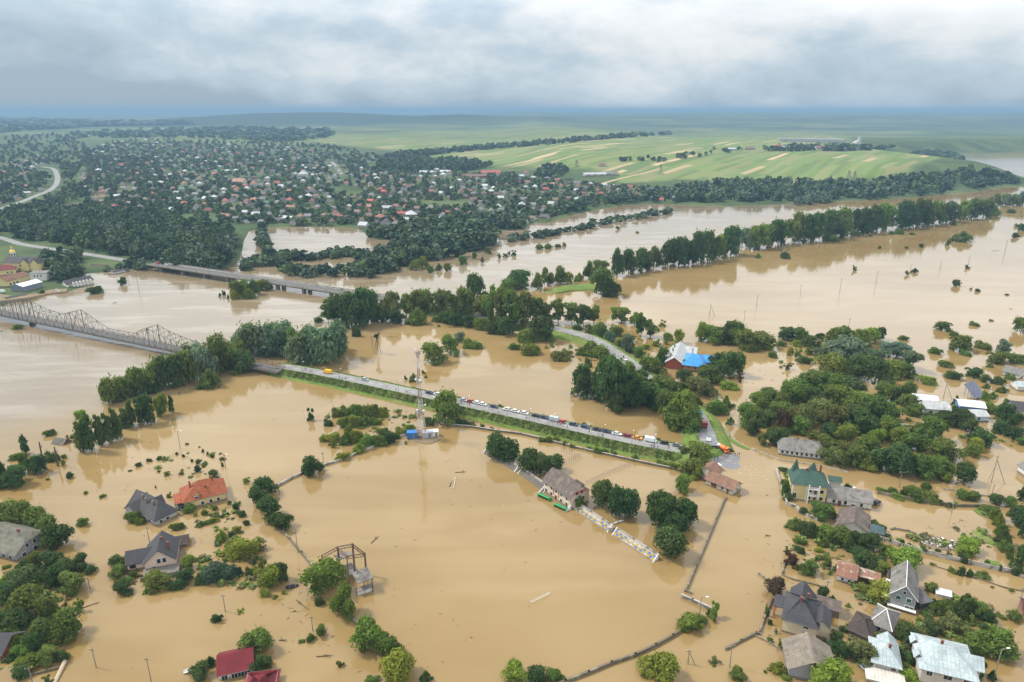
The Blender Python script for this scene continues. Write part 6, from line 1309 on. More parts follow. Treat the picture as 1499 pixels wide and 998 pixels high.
zone('beside the curving road', 'trees and bushes along the curving road', 'T 899 472 448 11 l;T 910 473 449 17 l;T 929 478 456 21 n;B 867 493 473 26 n;B 880 495 471 26 n;B 891 499 484 19 l;B 901 493 475 24 n;B 918 501 486 20 n;B 905 508 494 15 l;R 921 514 500 17 g;B 931 519 507 13 n;T 909 473 450 24 n;T 938 494 457 24 n;T 952 496 467 26 o;S 969 478 468 11 l;R 994 504 481 17 l;'
     'B 978 499 486 15 l;B 874 524 498 38 n;B 857 521 503 28 n;B 893 501 484 17 g;R 919 517 489 19 g;B 936 524 506 17 n;B 820 529 512 28 o;B 776 521 503 26 n;B 753 511 502 16 n;B 861 538 523 11 o;R 968 535 508 21 d;S 986 512 497 14 l;S 975 505 494 10 o;B 945 512 502 14 l;S 960 507 496 12 l;B 992 522 514 10 n')
zone('in grove between causeway and road', 'trees of the dark grove north of the causeway', 'R 850 584 534 32 d;R 868 586 543 30 d;R 891 600 517 48 d;R 907 583 534 36 d;R 902 604 557 38 d;R 924 602 545 42 d;R 941 597 557 36 d;R 954 552 520 36 n;R 966 577 551 38 n;R 964 602 571 36 d;R 980 616 571 36 n;R 997 633 573 46 n;B 997 574 558 22 n;R 1025 583 551 42 o;R 1003 560 540 26 d;R 1039 563 534 36 d;'
     'R 1067 555 512 44 d;R 1048 544 515 28 d;B 1067 571 558 26 l;B 1049 608 585 30 n;C 1062 600 578 16 n;R 878 588 552 30 d;R 920 578 530 36 n;R 935 572 540 30 d;R 985 590 560 30 d;R 1010 598 572 30 n;R 952 586 560 28 n;R 1012 640 600 28 n;R 985 628 596 26 d;S 1083 560 546 8 r;B 1000 540 526 16 d', 'd')
zone('at the flooded junction', 'trees at the flooded junction', 'R 1000 673 651 20 n;R 1023 675 652 36 n;R 1011 700 669 30 n;R 1020 703 680 22 l;R 999.6 723 693 23 n;B 1068 622 609 12 n;S 1008 690 676 14 l;B 990 668 660 10 l;B 1040 650 642 8 l')
zone('behind the blue-roofed house', 'trees behind the blue-roofed house', 'R 1066 504 470 36 d;R 1045 504 476 32 n;R 1090 513 480 32 n;R 1112 511 484 36 n;B 1125 513 501 13 l;R 1030 501 472 22 l;R 1078 505 478 28 n;B 1100 516 502 20 n')
zone('at far edge of large grove', 'trees along the far edge of the large grove', 'B 1143 507 497 15 n;R 1152 499 477 28 d;R 1171 504 480 30 n;R 1184 509 490 21 d;B 1166 508 497 13 l;R 1199 498 487 15 d;R 1218 504 479 26 n;R 1230 507 476 28 n;R 1255 510 481 32 n;R 1271 504 479 26 l;R 1286 499 479 20 d;B 1156 521 506 11 l;S 1168 522 509 11 l;B 1131 524 515 13 n;B 1177 532 520 23 d;S 1184 519 506 13 l;S 1152 541 529 11 n;S 1196 508 496 14 o;B 1246 500 487 14 n')
zone('in large grove beyond junction', 'trees of the large grove beyond the junction', 'W 1236 532 501 64 g;W 1205 526 512 32 g;T 1311 526 500 42 g;T 1330 544 512 32 g;W 1275 534 508 40 g;R 1218 554 525 52 n;R 1249 554 521 46 d;R 1280 566 521 46 d;R 1305 554 531 36 n;R 1323 554 534 32 n;R 1187 572 540 42 n;R 1168 585 553 38 n;R 1156 597 559 36 n;R 1212 582 543 46 n;R 1240 582 549 42 d;R 1227 600 562 42 n;R 1125 591 568 32 n;R 1109 603 577 36 n;R 1090 625 590 32 n;R 1100 638 612 26 d;R 1121 625 599 32 d;'
     'R 1143 613 587 34 n;R 1146 634 599 22 r;R 1134 653 624 34 d;R 1115 653 633 18 n;R 1174 625 590 40 o;R 1168 637 608 32 n;R 1190 644 630 18 n;R 1199 619 584 38 o;R 1218 628 590 42 o;R 1212 644 618 26 d;R 1243 625 590 40 d;R 1236 650 618 38 n;R 1261 637 599 42 d;R 1280 619 577 44 n;R 1299 619 587 38 n;R 1289 644 615 38 n;R 1280 653 627 26 l;R 1218 684 652 38 o;R 1236 681 649 32 o;R 1252 684 649 42 n;R 1267 665 636 36 n;R 1289 693 655 42 d;'
     'R 1268 690 668 28 l;R 1311 697 649 46 d;R 1317 653 627 38 l;R 1333 662 633 36 n;R 1336 697 661 38 n;R 1358 703 667 42 n;R 1373 693 667 32 n;R 1382 706 689 22 l;R 1389 696 685 12 l;R 1378 675 649 44 n;R 1364 647 610 34 n;B 1361 653 643 22 n;B 1356 563 549 26 l;R 1330 581 556 24 n;R 1320 591 562 24 d;R 1337 609 590 22 n;R 1255 610 572 38 n;R 1298 590 560 34 n;R 1190 600 566 34 d;R 1140 600 574 28 n;R 1340 640 618 26 n;R 1300 640 610 30 n;R 1208 664 636 30 n')
zone('beside lane right of large grove', 'trees and clipped bushes along the lane', 'R 1410 710 677 27 d;R 1407 732 715 17 n;R 1424 734 719 18 n;R 1457 740 722 19 d;R 1477 743 726 16 n;R 1354 720 705 14 n;B 1344 736 723 16 n;B 1306 725 712 14 n;R 1334 731 716 26 n;B 1361 736 718 22 n;B 1313 731 722 18 l;B 1290 722 713 16 n;B 1325 727 716 14 d;B 1376 739 731 14 d;B 1390 742 734 12 d', alt=('round_tree', 'round-crowned tree', 'round tree'))
zone('around white-roofed sheds', 'trees around the white-roofed sheds', 'R 1392 625 602 32 d;R 1379 622 604 26 d;R 1413 616 600 22 d;R 1420 637 615 32 d;R 1432 653 632 32 d;R 1421 670 649 22 n;R 1428 661 640 20 l;R 1471 622 590 28 d;R 1466 637 621 26 d;R 1485 644 624 24 d;R 1497 653 640 18 n;B 1441 587 572 10 n;B 1336 610 596 22 n;R 1325 600 575 24 n;B 1360 612 603 13 d;R 1448 600 590 16 l;B 1398 592 578 10 d;B 1458 632 622 10 d;R 1398 606 594 16 d;R 1490 620 604 20 d;R 1453 606 594 14 n')
zone('standing alone in far flooded meadow', 'lone plants of the far flooded meadow', 'R 1379 485 470 21 n;B 1396 492 483 13 n;R 1404 516 490 28 n;B 1426 477 470 13 n;B 1368 518 508 21 n;B 1438 511 498 23 n;T 1465 522 497 19 g;R 1457 533 515 28 n;B 1485 532 518 30 n;R 1494 488 464 22 n;B 1384 538 528 21 n;B 1395 555 549 25 d;R 1424 553 540 22 d;R 1441 560 547 15 n;B 1443 569 560 11 n;B 1460 563 549 19 n;B 1466 575 565 17 n;B 1451 584 573 17 n;B 1322 498 493 15 n;B 1413 521 512 16 n;B 1478 556 546 14 n;B 1490 566 558 12 l;B 1474 590 583 10 n;S 1418 500 492 8 n;B 1448 538 530 10 n')
zone('in garden of green-roofed mansion', 'garden plants of the green-roofed mansion', 'B 1150 727 702 13 n;B 1148 714 700 12 n;B 1153 733 718 14 n;B 1146 690 684 13 n;R 1176 753 742 13 d;R 1202 763 735 30 n;B 1217 759 745 16 n;B 1240 716 706 12 d;B 1160 722 712 8 l')
zone('in hedge row below mansion', 'trees of the hedge row below the mansion', 'B 1161 776 756 24 n;B 1178 786 760 28 o;B 1170 797 785 20 n;B 1193 786 764 26 n;R 1206 793 766 26 n;B 1204 801 787 16 n;R 1231 801 770 34 n;R 1252 803 777 32 d;R 1269 807 779 28 d;R 1294 816 796 24 n;R 1256 826 804 30 d;R 1279 837 817 32 d;R 1264 828 806 30 d;R 1286 841 818 28 n;R 1321 841 804 48 l;B 1242 808 796 20 d;B 1215 796 780 18 n')
zone('in flooded yard of rusty-roofed house', 'garden plants near the rusty-roofed house', 'B 1170 810 798 15 d;R 1182 843 819 23 n;S 1157 830 806 19 r;B 1166 835 825 9 n;S 1210 832 812 13 o;B 1199 809 801 15 l;B 1222 837 825 9 n;B 1208 820 812 9 l;S 1152 812 800 10 n;S 1165 822 812 8 n;B 1214 842 834 7 l;B 1250 858 850 12 n;S 1194 822 812 7 l;B 1262 864 856 16 n')
zone('around dark-roofed cream house', 'garden plants around the dark-roofed cream house', 'R 1133 874 846 27 r;R 1203 878 856 19 d;B 1217 882 870 11 n;B 1122 902 885 7 d;B 1127 940 931 10 l;S 1142 948 935 7 l;R 1223 944 923 18 d;R 1227 964 935 26 d;R 1258 974 937 38 o;R 1266 872 860 22 n;R 1284 882 862 38 l;B 1137 986 967 28 l;R 1080 999 979 24 n;R 1206 1016 977 60 l;S 1046 973 963 15 o;B 1241 889 881 8 l;B 1120 985 980 6 d;B 1150 996 988 16 n;B 1236 926 916 10 d;B 1127 915 905 7 d;S 1136 928 920 5 o')
zone('between grey gabled house and lane', 'garden trees beside the tall grey gabled house', 'R 1377 904 879 32 n;R 1391 908 883 32 d;P 1409 902 869 22 d;R 1427 908 879 22 n;R 1442 912 891 24 d;R 1361 928 907 24 d;R 1393 930 907 38 o;B 1412 920 907 11 n;R 1361 867 851 15 n;B 1464 905 899 15 n;R 1438 924 913 17 d;R 1483 910 893 20 n;B 1375 930 918 16 o;B 1345 912 903 10 l;S 1385 900 886 12 d;S 1418 912 898 10 l;B 1402 900 890 14 n;B 1356 905 896 18 n;B 1370 886 876 14 d')
zone('around pale blue metal roofs', 'garden trees around the pale blue metal roofs', 'R 1321 938 909 26 d;R 1333 946 921 32 d;R 1286 940 925 18 n;R 1454 964 921 44 n;R 1423 958 931 36 n;R 1329 972 953 22 d;B 1329 997 985 28 l;C 1452 995 980 12 d;R 1433 992 966 14 d;B 1408 946 934 22 n;B 1345 930 920 14 n;B 1299 942 932 16 l')
zone('along the panel wall', 'bushes along the concrete panel wall', 'B 1334 804 795 14 d;B 1351 809 798 15 d;B 1372 812 802 9 d;B 1389 817 806 9 d;B 1408 824 808 15 d;R 1412 813 792 32 l;B 1444 830 819 10 d;B 1463 836 825 7 d;B 1488 843 830 15 d;B 1302 795 786 6 d;B 1320 800 789 7 d;B 1290 778 766 14 n;B 1278 768 760 16 n')
zone('standing in water below panel wall', 'bushes in water below the panel wall', 'B 1393 839 829 11 n;B 1406 843 827 12 d;B 1418 845 831 10 d;B 1437 847 834 23 n;B 1366 828 824 9 l;S 1452 860 856 5 n;B 1480 866 860 8 n')
zone('in hedge beside eastern ditch', 'hedge plants beside the eastern ditch', 'B 1452 753 740 21 n;B 1466 797 773 21 d;B 1472 809 790 19 n;B 1460 770 750 16 l;R 1488 771 739 26 d;R 1497 736 712 16 d;R 1492 837 798 30 d;B 1477 819 808 11 n;B 1456 762 744 16 n;B 1464 784 764 16 n;R 1498 790 745 20 d;B 1440 748 738 16 l')
zone('in stadium corner by concrete terrace', 'round trees behind the concrete terrace', 'R 727 675 632 29 d;R 746 680 641 31 d;R 775 696 656 33 d;R 790 697 662 29 d;R 810 694 665 29 d;B 850 745 726 15 n', alt=('round_tree', 'round-crowned tree', 'round tree'))
zone('in round clump behind blue seats', 'round trees behind the blue and yellow seats', 'R 881 746 700 32 d;R 902 760 711 30 d;R 921 761 715 32 d;R 964 776 718 40 d;R 1002 772 727 32 d;R 986 788 746 38 d;R 979 820 771 47 d;R 976 752 722 30 d', alt=('round_tree', 'round-crowned tree', 'round tree'))
zone('beside western stadium wall', 'trees beside the western stadium wall', 'R 391 728 695 30 d;R 381 745 712 32 d;R 396 764 728 38 d;R 412 778 749 34 d;R 456 698 666 26 d;B 470 689 676 11 d;R 480 873 814 62 n;R 505 911 856 45 n;R 543 958 908 47 n;R 571 965 929 37 n;R 585 1003 951 49 l;B 546 1001 988 22 n;C 623 1000 980 20 d;R 562 958 925 30 n;B 469 887 872 14 d')
zone('in flooded gardens left of stadium', 'garden plants left of the stadium', 'B 346 748 735 10 d;B 354 757 746 13 n;B 361 769 760 10 d;S 361 707 697 10 l;B 325 794 775 19 l;B 347 780 768 15 l;B 358 818 784 58 l;B 339 786 777 9 d;B 320 849 824 46 b;B 349 843 828 13 b;B 367 843 828 14 d;S 381 836 817 19 n;R 395 861 826 34 l;R 412 853 821 20 d;B 389 874 859 15 l;B 403 876 870 9 l;B 318 911 897 18 d;S 353 897 891 11 l;S 471 930 910 23 n;B 456 939 927 15 n;B 442 941 934 10 n;S 499 977 965 13 n;B 368 806 796 12 l;S 335 806 797 12 n;S 322 812 804 14 l;S 372 826 812 14 o;B 415 870 862 6 l;S 341 800 792 8 o;S 331 822 816 10 o')
zone('beside dark red roofed house', 'trees beside the dark red roofs', 'R 376 961 922 42 n;R 384 986 957 30 d;R 294 999 972 30 d;B 308 977 960 18 d')
zone('around pink house', 'garden plants around the pink house', 'R 172 829 813 19 d;B 183 829 818 11 l;R 172 847 828 22 n;B 191 823 817 9 d;B 187 853 842 17 n;R 182 872 854 27 d;R 234 866 838 36 n;R 270 859 833 32 d;R 277 833 811 20 l;B 292 856 838 15 n;B 307 849 829 26 b;B 330 849 825 32 b;B 317 854 848 7 n;B 214 869 861 10 n;C 210 851 840 8 d;B 258 864 850 20 d;S 192 836 826 18 r;B 196 846 836 12 d;S 163 824 817 7 l')
zone('around dark-roofed and orange-roofed houses', 'garden plants around the dark and orange roofs', 'B 197 765 747 24 n;B 206 768 756 14 n;B 260 776 764 21 n;R 278 751 737 16 n;B 294 771 762 16 n;B 307 767 759 14 n;B 315 764 758 14 l;B 315 747 738 8 n;B 300 754 745 10 n;S 318 760 752 6 n;R 313 700 688 15 d;B 290 691 680 9 b;B 320 705 697 7 d;S 248 728 720 8 n;B 328 756 751 4 d;B 334 754 749 4 d;B 286 756 748 6 l;B 336 739 731 7 n')
zone('in submerged garden rows', 'small plants of the submerged garden rows', 'B 203 683 676 9 d;B 219 676 670 8 d;B 234 673 667 9 d;S 245 696 688 10 l;B 259 666 661 4 d;B 269 669 664 4 d;B 281 676 671 4 d;B 274 651 647 5 d;B 297 662 656 4 d;B 304 666 660 4 d;B 311 670 664 5 d;B 290 679 672 7 d;B 298 684 680 6 n;S 266 690 686 7 n;B 326 683 676 4 d;B 191 690 687 6 n;B 292 655 652 3 d;S 216 725 719 4 n;S 228 714 709 4 o')
zone('on bramble bank below causeway', 'bushes of the bramble bank below the causeway', 'B 494 611 595 16 n;B 508 609 592 20 n;B 525 611 590 26 n;B 543 612 590 26 n;B 560 611 594 18 l;B 503 626 610 17 l;B 518 626 605 26 n;B 535 624 608 20 n;B 481 624 611 14 d;B 475 646 635 16 l;B 488 648 633 22 l;S 488 656 640 11 n;B 508 651 630 22 n;B 523 649 628 22 l;B 540 656 635 26 n;B 555 654 635 24 n;B 570 650 630 24 d;B 560 636 625 18 n;B 525 664 648 22 l;B 503 674 660 24 l;B 588 636 623 20 l;B 600 629 620 16 l;S 455 616 597 11 d;S 605 611 604 14 l;S 582 603 597 10 l;B 550 622 610 18 n;B 512 640 622 16 n;B 578 643 631 16 n')
zone('beside radio mast', 'trees beside the radio mast', 'R 652 624 573 40 n;R 629 624 610 18 d;R 664 612 585 24 n;B 676 622 611 19 d;B 690 624 616 12 d;B 706 625 619 7 n;S 594 650 645 8 n')
zone('in flooded bay north of causeway', 'plants of the flooded bay', 'R 638 534 500 34 n;R 660 521 490 32 n;R 672 501 485 20 g;B 692 511 494 28 l;B 605 559 546 13 n;S 594 556 549 6 d;S 620 547 541 7 n;S 623 553 548 5 o')
zone('along stadium north wall', 'bushes along the stadium north wall', 'B 804 648 638 11 n;B 814 647 638 11 n;B 794 647 638 12 n;B 827 652 644 8 n;B 838 656 649 9 n;B 862 660 652 12 n;B 873 663 653 10 n;B 880 665 656 11 n;B 887 665 656 10 n;B 898 667 657 11 n;B 929 675 664 13 n;B 968 682 672 16 n;B 985 687 675 19 n;B 693 626 619 10 n;B 720 628 624 7 n')
zone('at lower edge of stadium', 'trees at the lower edge of the stadium', 'R 755 1002 984 36 l;R 786 1001 976 30 d;R 812 1001 978 26 n;R 962 1003 960 57 l;R 1009 927 901 34 n;R 1028 913 902 15 n;S 1043 908 881 21 l;S 1036 903 890 12 o;B 880 978 974 7 n')
zone('in river belt beyond the meadow', 'trees of the river belt beyond the meadow', 'R 903 405 363 24 d;R 920 402 363 24 d;R 937 399 363 24 d;R 957 393 360 24 d;R 977 391 350 26 d;R 993 390 346 32 d;R 1022 385 337 26 d;R 1039 383 337 24 d;R 1052 379 343 22 n;R 1069 375 330 28 d;R 1086 363 333 22 g;R 1109 366 327 32 n;R 1139 359 320 30 d;R 1162 356 310 32 n;R 1186 355 310 30 d;R 1209 352 307 32 d;R 1232 346 303 30 n;R 1256 343 303 30 d;R 1276 339 300 28 d;R 1296 337 297 26 n;R 1319 336 293 30 d;R 1342 332 290 34 d;R 1366 329 293 30 n;R 1386 326 294 28 d;R 1406 322 293 24 n;R 1422 320 290 26 d;R 1439 319 290 26 n;R 1456 303 283 16 n;R 1472 301 283 20 g;R 1492 301 280 18 g;'
     'R 1008 389 352 26 d;R 1125 362 328 26 d;R 1098 366 338 18 g;R 1175 356 322 26 d;R 1222 350 318 26 d;R 1266 342 310 24 d;R 1330 334 300 26 d;R 1355 330 300 24 n;R 1482 302 284 18 n;R 946 397 372 20 d', 'd', alt=('riverside_tree', 'riverside tree', 'riverside tree'))
zone('alone in meadow near river belt', 'lone bushes of the meadow by the river belt', 'B 1456 316 305 15 n;B 1480 312 305 11 n;B 1316 343 333 13 n;B 1216 353 343 23 n;B 1252 345 339 15 n;B 1109 378 370 8 n;B 1149 379 368 13 d;B 1406 354 340 30 n;B 1387 359 350 7 d;B 1348 362 356 6 d;B 1287 364 359 5 d;B 1327 364 360 5 d;B 1338 399 392 10 d;S 1328 403 395 7 n;B 1399 419 408 11 d;S 1251 396 388 7 o;B 1431 427 422 7 d;S 1416 393 387 7 d;B 1486 348 340 9 d;B 1496 338 327 11 d;B 1489 332 327 9 n;B 1396 329 322 7 n;B 1304 343 338 9 n;B 1335 344 340 8 n;S 1275 346 342 7 n;B 1474 432 430 5 d;S 1421 424 420 5 o;B 1451 470 468 6 n')
zone('in river beside north shore', 'plants standing in the river', 'R 714 372 361 10 d;R 678 388 374 13 n;R 695 379 368 8 n;B 655 397 384 12 n;B 642 396 385 11 d;B 630 400 388 10 n;R 619 394 374 18 n;R 606 396 380 14 n;R 588 388 375 16 n;B 575 392 384 12 n;B 790 365 357 12 n;B 803 364 356 14 n;B 817 362 357 10 n;B 826 360 354 6 n;S 731 378 370 5 d;S 740 376 370 8 o;S 752 374 366 8 d;S 745 372 367 5 d;S 706 384 376 6 d;S 905 336 330 8 n;B 590 362 354 0.1;B 933 341 338 5 l'.replace(';B 590 362 354 0.1', ''))
zone('on island under concrete bridge', 'bushes of the island under the concrete bridge', 'R 348 436 410 18 n;R 360 434 408 20 n;R 373 432 408 20 n;R 385 426 408 18 n;B 345 438 424 14 l;B 366 438 422 16 n;B 395 424 413 10 g;B 334 437 430 4 n;B 322 434 428 4 d;B 328 432 424 6 d')
zone('in river near left town', 'plants near the white waterside building', 'B 139 430 419 22 d;R 181 418 405 12 d;R 61 432 424 9 d;B 26 482 474 16 n;B 48 475 470 8 n')
# half-drowned belts along the north shore: too many and too small to count
r2 = random.Random(11)
def belt(line, n, spread, hh, ww, seed):
    P, H, W = [], [], []
    for i in range(n):
        t = (i + r2.random()) / n * (len(line) - 1); k = min(int(t), len(line) - 2); f = t - k
        x = line[k][0] + (line[k + 1][0] - line[k][0]) * f + r2.uniform(-4, 4); y = line[k][1] + (line[k + 1][1] - line[k][1]) * f + r2.uniform(-spread, spread)
        p = G(x, y, 0); w = r2.uniform(*ww) * MPP(x, y); P.append(p); W.append(w); H.append(max(TOPZ(p.y, y - r2.uniform(*hh)), 1.5))
    stuff_trees('woods', P, H, W, FAR_COLS, seed, 150, .1)
belt([(745, 352), (790, 346), (840, 338), (880, 328), (930, 319), (985, 309)], 40, 1.8, (6, 11), (11, 16), 3)
belt([(520, 402), (560, 392), (620, 379), (680, 366), (725, 352)], 70, 7, (14, 24), (14, 24), 4)
belt([(540, 385), (580, 372), (620, 362), (680, 352), (720, 345)], 60, 6, (14, 22), (14, 24), 14)
belt([(352, 392), (400, 386), (440, 405), (500, 398), (560, 402)], 48, 6, (9, 16), (11, 18), 5)
belt([(455, 380), (500, 372), (545, 378)], 24, 4, (9, 14), (11, 18), 15)
belt([(382, 345), (386, 362), (404, 382), (440, 378)], 34, 5, (12, 18), (13, 20), 6)

# low green things of the drowned gardens and banks: nobody could count them
def under(polys, seed, hts, wid):
    rr_ = random.Random(seed); P, H, W = [], [], []
    for poly, n in polys:
        xs, ys = [q[0] for q in poly], [q[1] for q in poly]; k = 0
        while k < n:
            x, y = rr_.uniform(min(xs), max(xs)), rr_.uniform(min(ys), max(ys))
            if not in_px(x, y, poly): continue
            k += 1
            P.append(G(x, y, 0)); q = rr_.random() ** 2; W.append(wid[0] + (wid[1] - wid[0]) * q); H.append(hts[0] + (hts[1] - hts[0]) * q * rr_.uniform(.6, 1.2))
    stuff_trees('undergrowth', P, H, W, [fol('weeds_dark', (.075, .115, .032)), fol('weeds', (.115, .165, .04)), fol('weeds_light', (.16, .205, .045)), fol('weeds_brown', (.13, .12, .05))], seed, 70, .13)
under([([(0, 838), (60, 836), (120, 835), (112, 880), (100, 905), (92, 955), (40, 985), (0, 990)], 230), ([(170, 818), (196, 810), (206, 850), (184, 862)], 46), ([(262, 800), (286, 812), (345, 836), (400, 848), (392, 868), (300, 856), (270, 842)], 90), ([(312, 770), (345, 775), (390, 800), (380, 826), (330, 822), (312, 800)], 70),
       ([(1143, 684), (1155, 690), (1158, 734), (1148, 732)], 30), ([(1248, 858), (1292, 864), (1302, 886), (1258, 884)], 60), ([(1345, 888), (1400, 878), (1460, 902), (1445, 935), (1380, 942), (1338, 918)], 150), ([(1308, 932), (1342, 938), (1346, 992), (1322, 990)], 50), ([(1155, 785), (1240, 795), (1228, 850), (1190, 820), (1158, 820)], 70), ([(1190, 930), (1240, 915), (1290, 935), (1275, 985), (1235, 985)], 70),
       ([(1110, 600), (1230, 520), (1330, 550), (1330, 640), (1385, 692), (1220, 682), (1120, 650)], 260), ([(1325, 580), (1440, 590), (1499, 600), (1499, 650), (1420, 660), (1335, 606)], 90), ([(1420, 740), (1462, 742), (1482, 805), (1466, 806), (1452, 762)], 60), ([(1310, 722), (1400, 738), (1400, 744), (1310, 732)], 40), ([(1280, 786), (1350, 780), (1412, 796), (1410, 812), (1290, 790)], 60), ([(1396, 772), (1450, 776), (1462, 800), (1430, 806)], 34),
       ([(845, 478), (900, 486), (1000, 505), (1010, 530), (940, 524), (890, 500)], 120), ([(776, 500), (840, 500), (900, 530), (850, 530)], 50), ([(960, 555), (1080, 560), (1080, 600), (1030, 606)], 60), ([(478, 600), (600, 600), (600, 632), (540, 655), (478, 655)], 130), ([(545, 468), (700, 470), (800, 488), (790, 500), (690, 482), (545, 476)], 110), ([(1125, 500), (1300, 500), (1300, 516), (1130, 540)], 60), ([(1380, 870), (1430, 876), (1455, 892), (1400, 890)], 30), ([(236, 655), (330, 660), (320, 705), (230, 690)], 30), ([(300, 740), (350, 735), (350, 765), (280, 768)], 30)], 61, (.35, 1.7), (.9, 3.0))
rr_ = random.Random(9); s = []
for i in range(26):
    px = 520 + i * 18.3 + rr_.uniform(-6, 6)
    q = min(range(1, len(CAUSE) - 1), key=lambda k: abs(PROJ(CAUSE[k])[0] - px)); d = CAUSE[q + 1] - CAUSE[q - 1]; p = CAUSE[q] - Vector((d.y, -d.x, 0)).normalized() * 5.7; p.z = 1.4
    x, y = PROJ(p); hgt = rr_.uniform(3.5, 8); s.append(f"B {x:.1f} {y + 1:.1f} {y - hgt:.1f} {rr_.uniform(7, 15):.1f}")
zone('on north edge of causeway', 'bushes on the north edge of the causeway', ';'.join(s), zbase=1.1)
# ------------------------------------------------------------------ far town
r3 = random.Random(21)
M_TROOF = vary('town_roof', (1, 1, 1), .15, .3, .7, objcol=True)
TW = [wallm(c, 'town_wall') for c in ((.47, .46, .43), (.47, .40, .31), (.34, .30, .27), (.28, .13, .09))]
WN = ['white', 'cream', 'greyish', 'brick']
def thouse(kind, w):
    mb = MB(); L_, D, h, rh = {'g': (11, 9, 3.4, 3.2), 'h': (12, 10, 4.2, 3.2), 't': (9.5, 9, 6.2, 3.4), 'l': (20, 9, 3.2, 2.4)}[kind]
    x0, y0 = -L_ / 2, -D / 2; rk = 'hip' if kind in 'ht' else 'gx'
    if rk == 'gx': mb.prism([(x0, y0, -2), (x0, -y0, -2), (x0, -y0, h), (x0, 0, h + rh - .1), (x0, y0, h)], (L_, 0, 0), m=1)
    else: mb.box((0, 0, h / 2 - 1), (L_, D, h + 2), m=1)
    for pl in roof_planes(L_, D, h, rh, rk, .6, None, x0, y0): mb.prism([(x, y, z + .06) for x, y, z in pl], (0, 0, -.2), m=0)
    for k in range(3):
        for s in (-1, 1): mb.box((x0 + L_ * (.2 + .3 * k), s * (D / 2 + .02), h * .5), (1.3, .1, 1.5), m=2)
    mb.box((L_ * .2, .8, h + rh * .7), (.8, .8, rh), m=1)
    return mb.mesh('town_house', [M_TROOF, TW[w], M_GLASS])
TM = {(k, w): thouse(k, w) for k in 'ghtl' for w in range(4)}
ROOFC = [((.17, .165, .165), 'grey'), ((.085, .08, .085), 'dark grey'), ((.26, .10, .075), 'reddish'), ((.36, .10, .085), 'red'), ((.42, .43, .44), 'pale grey'), ((.46, .48, .50), 'white'), ((.17, .115, .09), 'brown'), ((.33, .17, .11), 'orange'), ((.10, .16, .14), 'green')]
RW = [24, 20, 11, 7, 13, 8, 12, 4, 2]
TOWN = [(136, 300), (112, 222), (170, 206), (250, 204), (330, 212), (420, 216), (560, 232), (640, 246), (700, 254), (800, 262), (870, 270), (960, 278), (1040, 272), (1130, 272), (1128, 284), (1040, 290), (985, 294), (910, 296), (860, 302), (800, 320), (740, 332), (690, 340), (620, 348), (555, 346), (520, 330), (400, 328), (330, 326), (280, 318), (215, 312)]
LEFTT = [(-10, 240), (60, 222), (70, 240), (40, 262), (60, 280), (10, 300), (-10, 300)]
MEADOWS = [[(262, 312), (318, 314), (322, 328), (270, 322)], [(612, 295), (690, 292), (690, 304), (620, 306)], [(500, 340), (538, 332), (530, 350)], [(470, 275), (512, 272), (538, 282), (520, 290)], [(540, 238), (566, 232), (566, 246), (538, 248)], [(845, 298), (885, 295), (890, 305), (850, 310)], [(900, 282), (930, 278), (930, 286), (905, 288)]]
def free(x, y): return not any(in_px(x, y, m_) for m_ in MEADOWS)
cand = []; tries = 0
while len(cand) < 680 and tries < 40000:
    tries += 1
    if r3.random() < .93: x, y = r3.uniform(110, 1130), r3.uniform(203, 348); ok = in_px(x, y, TOWN)
    else: x, y = r3.uniform(-10, 72), r3.uniform(222, 302); ok = in_px(x, y, LEFTT)
    if not ok or not free(x, y): continue
    k = .35 + (y - 200) / 130
    if any(abs(a - x) < 7.4 * k + 2.0 and abs(b_ - y) < 3.3 * k + 1.0 for a, b_ in cand): continue
    cand.append((x, y))
cand.sort(key=lambda q: -q[1])
PTS = GTs(cand)
